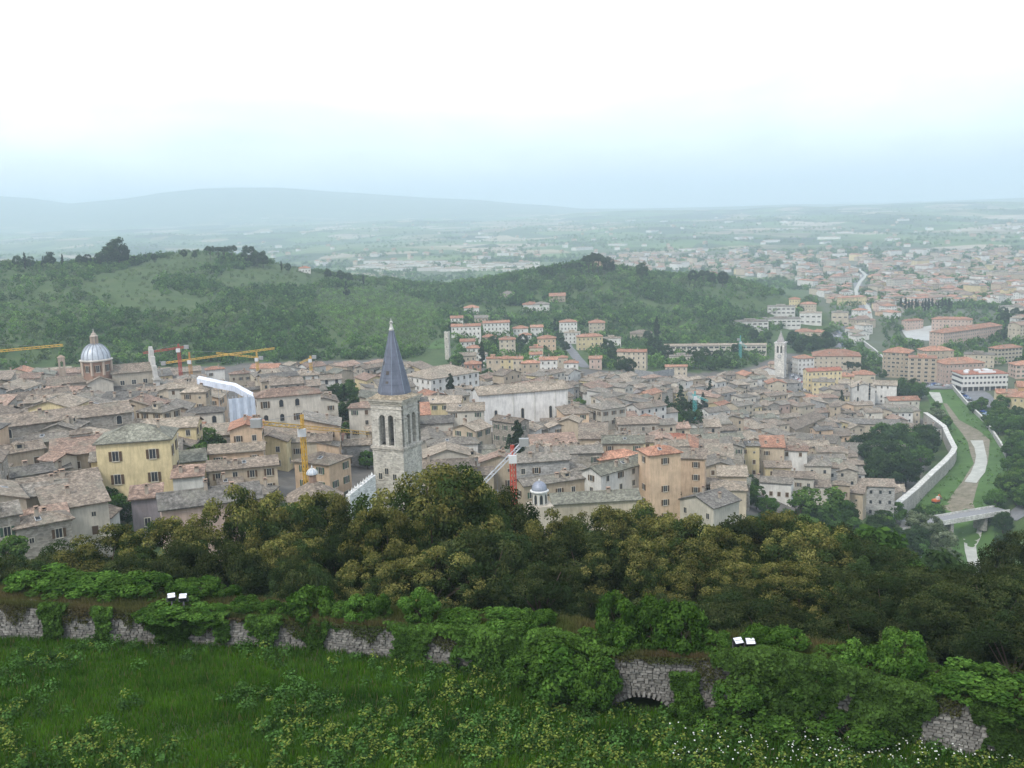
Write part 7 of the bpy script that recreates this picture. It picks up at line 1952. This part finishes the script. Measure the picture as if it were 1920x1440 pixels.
# dry grass along the top of the wall
n = 90000; s = rng.uniform(0, WL, n); off = np.where(rng.random(n) < .35, rng.uniform(-.15, .2, n), rng.uniform(-.1, TH, n)); q = wpos(s)
x = q[0] - q[5][0] * off; y = q[1] - q[5][1] * off; z = q[3] + .02 + off * .05
hgt = rng.uniform(.12, .42, n); a = rng.uniform(0, 6.28, n); wd = rng.uniform(.015, .03, n)
V = np.stack([np.stack([x - wd * np.cos(a), y - wd * np.sin(a), z - .05], 1), np.stack([x + wd * np.cos(a), y + wd * np.sin(a), z - .05], 1), np.stack([x + hgt * .4 * np.cos(a * 3), y + hgt * .4 * np.sin(a * 3), z + hgt], 1)], 1).reshape(-1, 3)
t = (vnoise(s / 2.5, off, 61))[:, None]; c = (np.array([.16, .12, .065]) * (1 - t) + np.array([.075, .11, .028]) * t) * rng.uniform(.6, 1.3, (n, 1))
o = link(bpy.data.objects.new('wall_top_grass', np_mesh('wall_top_grass', V, np.arange(3 * n).reshape(n, 3), MAT['grassblade'], cols=c))); tag(o, 'dry brownish grass growing along the top of the old wall', 'grass', kind='stuff')

# matted growth hanging from the wall top over the upper courses
n = 26000; s = rng.uniform(0, WL, n); f = 1.04 - .62 * rng.random(n) ** 1.5
mk = vnoise(s * .8, f * 1.5, 91) * .6 + vnoise(s * 3.0, f * 3.0, 92) * .4; a_px = np.interp(s, _s, _xs)
k = (mk > .34 + .75 * (1 - f)) & ~((a_px > 1152) & (a_px < 1300) & (f < .93)); s, f = s[k], f[k]; q = wpos(s); off = .10 + .22 * rng.random(len(s))
P = np.stack([q[0] + q[5][0] * off, q[1] + q[5][1] * off, q[2] + f * (q[3] - q[2])], 1); Nn = np.stack([q[5][0], q[5][1], np.full(len(s), .4)], 1) + rng.normal(size=(len(s), 3)) * .5; Nn /= np.linalg.norm(Nn, axis=1)[:, None]
V, Fc = leaves_np(P, Nn, np.full(len(s), .075), rng, .45); t = vnoise(s / 2.0, f * 2, 93)[:, None]
c = (np.array([.10, .082, .042]) * (1 - t) + np.array([.05, .085, .022]) * t) * rng.uniform(.5, 1.4, (len(s), 1))
o = link(bpy.data.objects.new('hanging_growth', np_mesh('hanging_growth', V, Fc, MAT['leaf'], cols=c))); tag(o, 'matted dry stems hanging over the upper stones of the wall', 'growth', kind='stuff')

# ---------------------------------------------------------------- floodlights
def floodlight(px, py, yaw, label):
    q = wpos(s_of_px(px)); x, y = q[0] - q[5][0] * .35, q[1] - q[5][1] * .35; d_ = math.hypot(x, y); zc = at(px, py, d_)[2]
    e = empty('floodlight', (x, y, q[3]), yaw); h = max(.25, zc - q[3])
    tl = Matrix.Translation((0, 0, h)) @ Matrix.Rotation(math.radians(-60), 4, 'X')
    a = MB(); a.prism([(-.19, .26, -.17), (.19, .26, -.17), (.19, .26, .17), (-.19, .26, .17)], [(-.25, -.10, -.21), (.25, -.10, -.21), (.25, -.10, .21), (-.25, -.10, .21)], 0, (.025, .025, .03), True, True)
    fr_ = MB(); fr_.merge(a, tl); fr_.build('housing', MAT['metal'], e)
    a = MB(); a.poly([(-.22, -.112, -.18), (.22, -.112, -.18), (.22, -.112, .18), (-.22, -.112, .18)], 0, (.80, .82, .84)); g_ = MB(); g_.merge(a, tl); g_.build('lens', MAT['metal'], e)
    a = MB(); a.bar((-.22, -.125, 0), (.22, -.125, 0), .012, 0, (.3, .3, .3)); g_ = MB(); g_.merge(a, tl); g_.build('lens_bar', MAT['metal'], e)
    a = MB(); a.bar((-.29, 0, h), (-.29, 0, h - .28), .02, 0, (.1, .1, .1)); a.bar((.29, 0, h), (.29, 0, h - .28), .02, 0, (.1, .1, .1)); a.bar((-.31, 0, h - .28), (.31, 0, h - .28), .02, 0, (.1, .1, .1)); a.build('bracket', MAT['metal'], e)
    a = MB(); a.bar((0, 0, -.15), (0, 0, h - .28), .04, 0, (.15, .15, .15)); a.build('post', MAT['metal'], e)
    tag(e, label, 'floodlight', 'floodlights on the old wall')
floodlight(324, 1118, .35, 'left floodlight of the pair on the left wall top')
floodlight(346, 1119, .1, 'right floodlight of the pair on the left wall top')
floodlight(1381, 1203, .30, 'left floodlight of the pair among bushes on the right wall')
floodlight(1404, 1204, 0.0, 'right floodlight of the pair among bushes on the right wall')

# ---------------------------------------------------------------- labels that single out each house, tree and car
ORD = ['nearest', 'second nearest', 'third nearest', 'fourth nearest', 'fifth nearest', 'sixth nearest', 'seventh nearest', 'eighth nearest', 'ninth nearest', 'tenth nearest', 'eleventh nearest', 'twelfth nearest']
def ordinal(i):
    if i < len(ORD): return ORD[i]
    n = i + 1; return f"{n}{'th' if 10 < n % 100 < 14 else {1: 'st', 2: 'nd', 3: 'rd'}.get(n % 10, 'th')} nearest"
def sector(dx, dy):
    if abs(dx) > 1.6 * abs(dy): return 'to the left of' if dx < 0 else 'to the right of'
    if abs(dy) > 1.6 * abs(dx): return 'straight behind' if dy < 0 else 'straight in front of'
    return ('left behind' if dx < 0 else 'right behind') if dy < 0 else ('lower left of' if dx < 0 else 'lower right of')
def auto_label(items, text):
    buckets = {}
    for it in items:
        if it['label']:
            it['o']['label'] = it['label']; continue
        L = min(LAND, key=lambda l: (l[0] - it['px']) ** 2 + ((l[1] - it['py']) * 1.6) ** 2)
        dx, dy = it['px'] - L[0], it['py'] - L[1]
        buckets.setdefault((text(it), L[2], sector(dx, dy)), []).append((dx * dx + dy * dy, it))
    for (tx, ln_, sec), lst in buckets.items():
        lst.sort(key=lambda p: p[0])
        for i, (_, it) in enumerate(lst):
            it['o']['label'] = f"{tx}, {ordinal(i) + ' ' if len(lst) > 1 else ''}{sec} the {ln_}"
RN = {'grey': 'grey', 'brown': 'brown', 'sandy': 'sandy', 'pinkish': 'pinkish', 'red': 'red', 'terracotta': 'terracotta', 'mossy': 'mossy', 'dark': 'dark'}
RK = {'g': 'gabled', 'G': 'gabled', 'h': 'hipped', 'p': 'pyramid', 's': 'sloping', 'f': 'flat'}
for hs in HOUSES: hs['o'].name = hs['o'].name
auto_label(HOUSES, lambda h: f"{h['wall']} house with {RN[h['rc']]} {RK[h['roof']]} roof")
TK = {'oak': 'olive brown holm oak', 'dark_oak': 'dark green holm oak', 'shrub': 'bright green bush', 'round': 'round green tree', 'dark': 'dark leafy tree', 'bright': 'light green tree', 'silver': 'silvery green tree', 'cypress': 'slim dark cypress', 'conifer': 'dark pointed conifer', 'pine': 'umbrella pine'}
LAND += [(800, 960, 'big golden oak crown'), (430, 980, 'left oak crowns'), (1195, 1010, 'middle oaks'), (1540, 1030, 'right oaks'), (1800, 1160, 'dark corner trees'), (336, 1120, 'left floodlight pair'), (1393, 1205, 'right floodlight pair'), (1680, 870, 'tree clump by the river wall'), (1870, 860, 'far river bank'), (1830, 985, 'road bridge'), (220, 470, 'left hilltop'), (420, 465, 'row of hilltop pines'), (1120, 490, 'hilltop pine cluster'), (1330, 515, 'right end of the wooded hill'), (375, 860, 'garden beside the yellow palazzo'), (645, 780, 'garden left of the campanile'), (1270, 785, 'park with the turquoise crane'), (600, 1160, 'bright wall bush'), (1600, 1260, 'ivied right wall')]
auto_label(TLIST, lambda t: TK[t['kind']])
auto_label(CARS, lambda c_: f"{c_['col']} parked car")
# ---------------------------------------------------------------- haze
hz = MB()
hz.box(-24500, 24500, -400, 27500, float(GZ.min()) - 12.0, max(460.0, float(GZ.max()) + 20.0), 0, (1, 1, 1), True)
m = bpy.data.materials.new('haze_air'); m.use_nodes = True
nt = m.node_tree
for n in list(nt.nodes):
    if n.type != 'OUTPUT_MATERIAL': nt.nodes.remove(n)
pv = nt.nodes.new('ShaderNodeVolumePrincipled')
pv.inputs['Density'].default_value = 0.00016
pv.inputs['Color'].default_value = (0.76, 0.90, 1.0, 1)
pv.inputs['Anisotropy'].default_value = 0.0
pv.inputs['Density Attribute'].default_value = ''
pv.inputs['Temperature Attribute'].default_value = ''
m.cycles.homogeneous_volume = True
nt.links.new(pv.outputs['Volume'], nt.nodes['Material Output'].inputs['Volume'])
hob = hz.build('haze', m); tag(hob, 'thin pale blue haze over the valley and town', 'haze', kind='stuff')
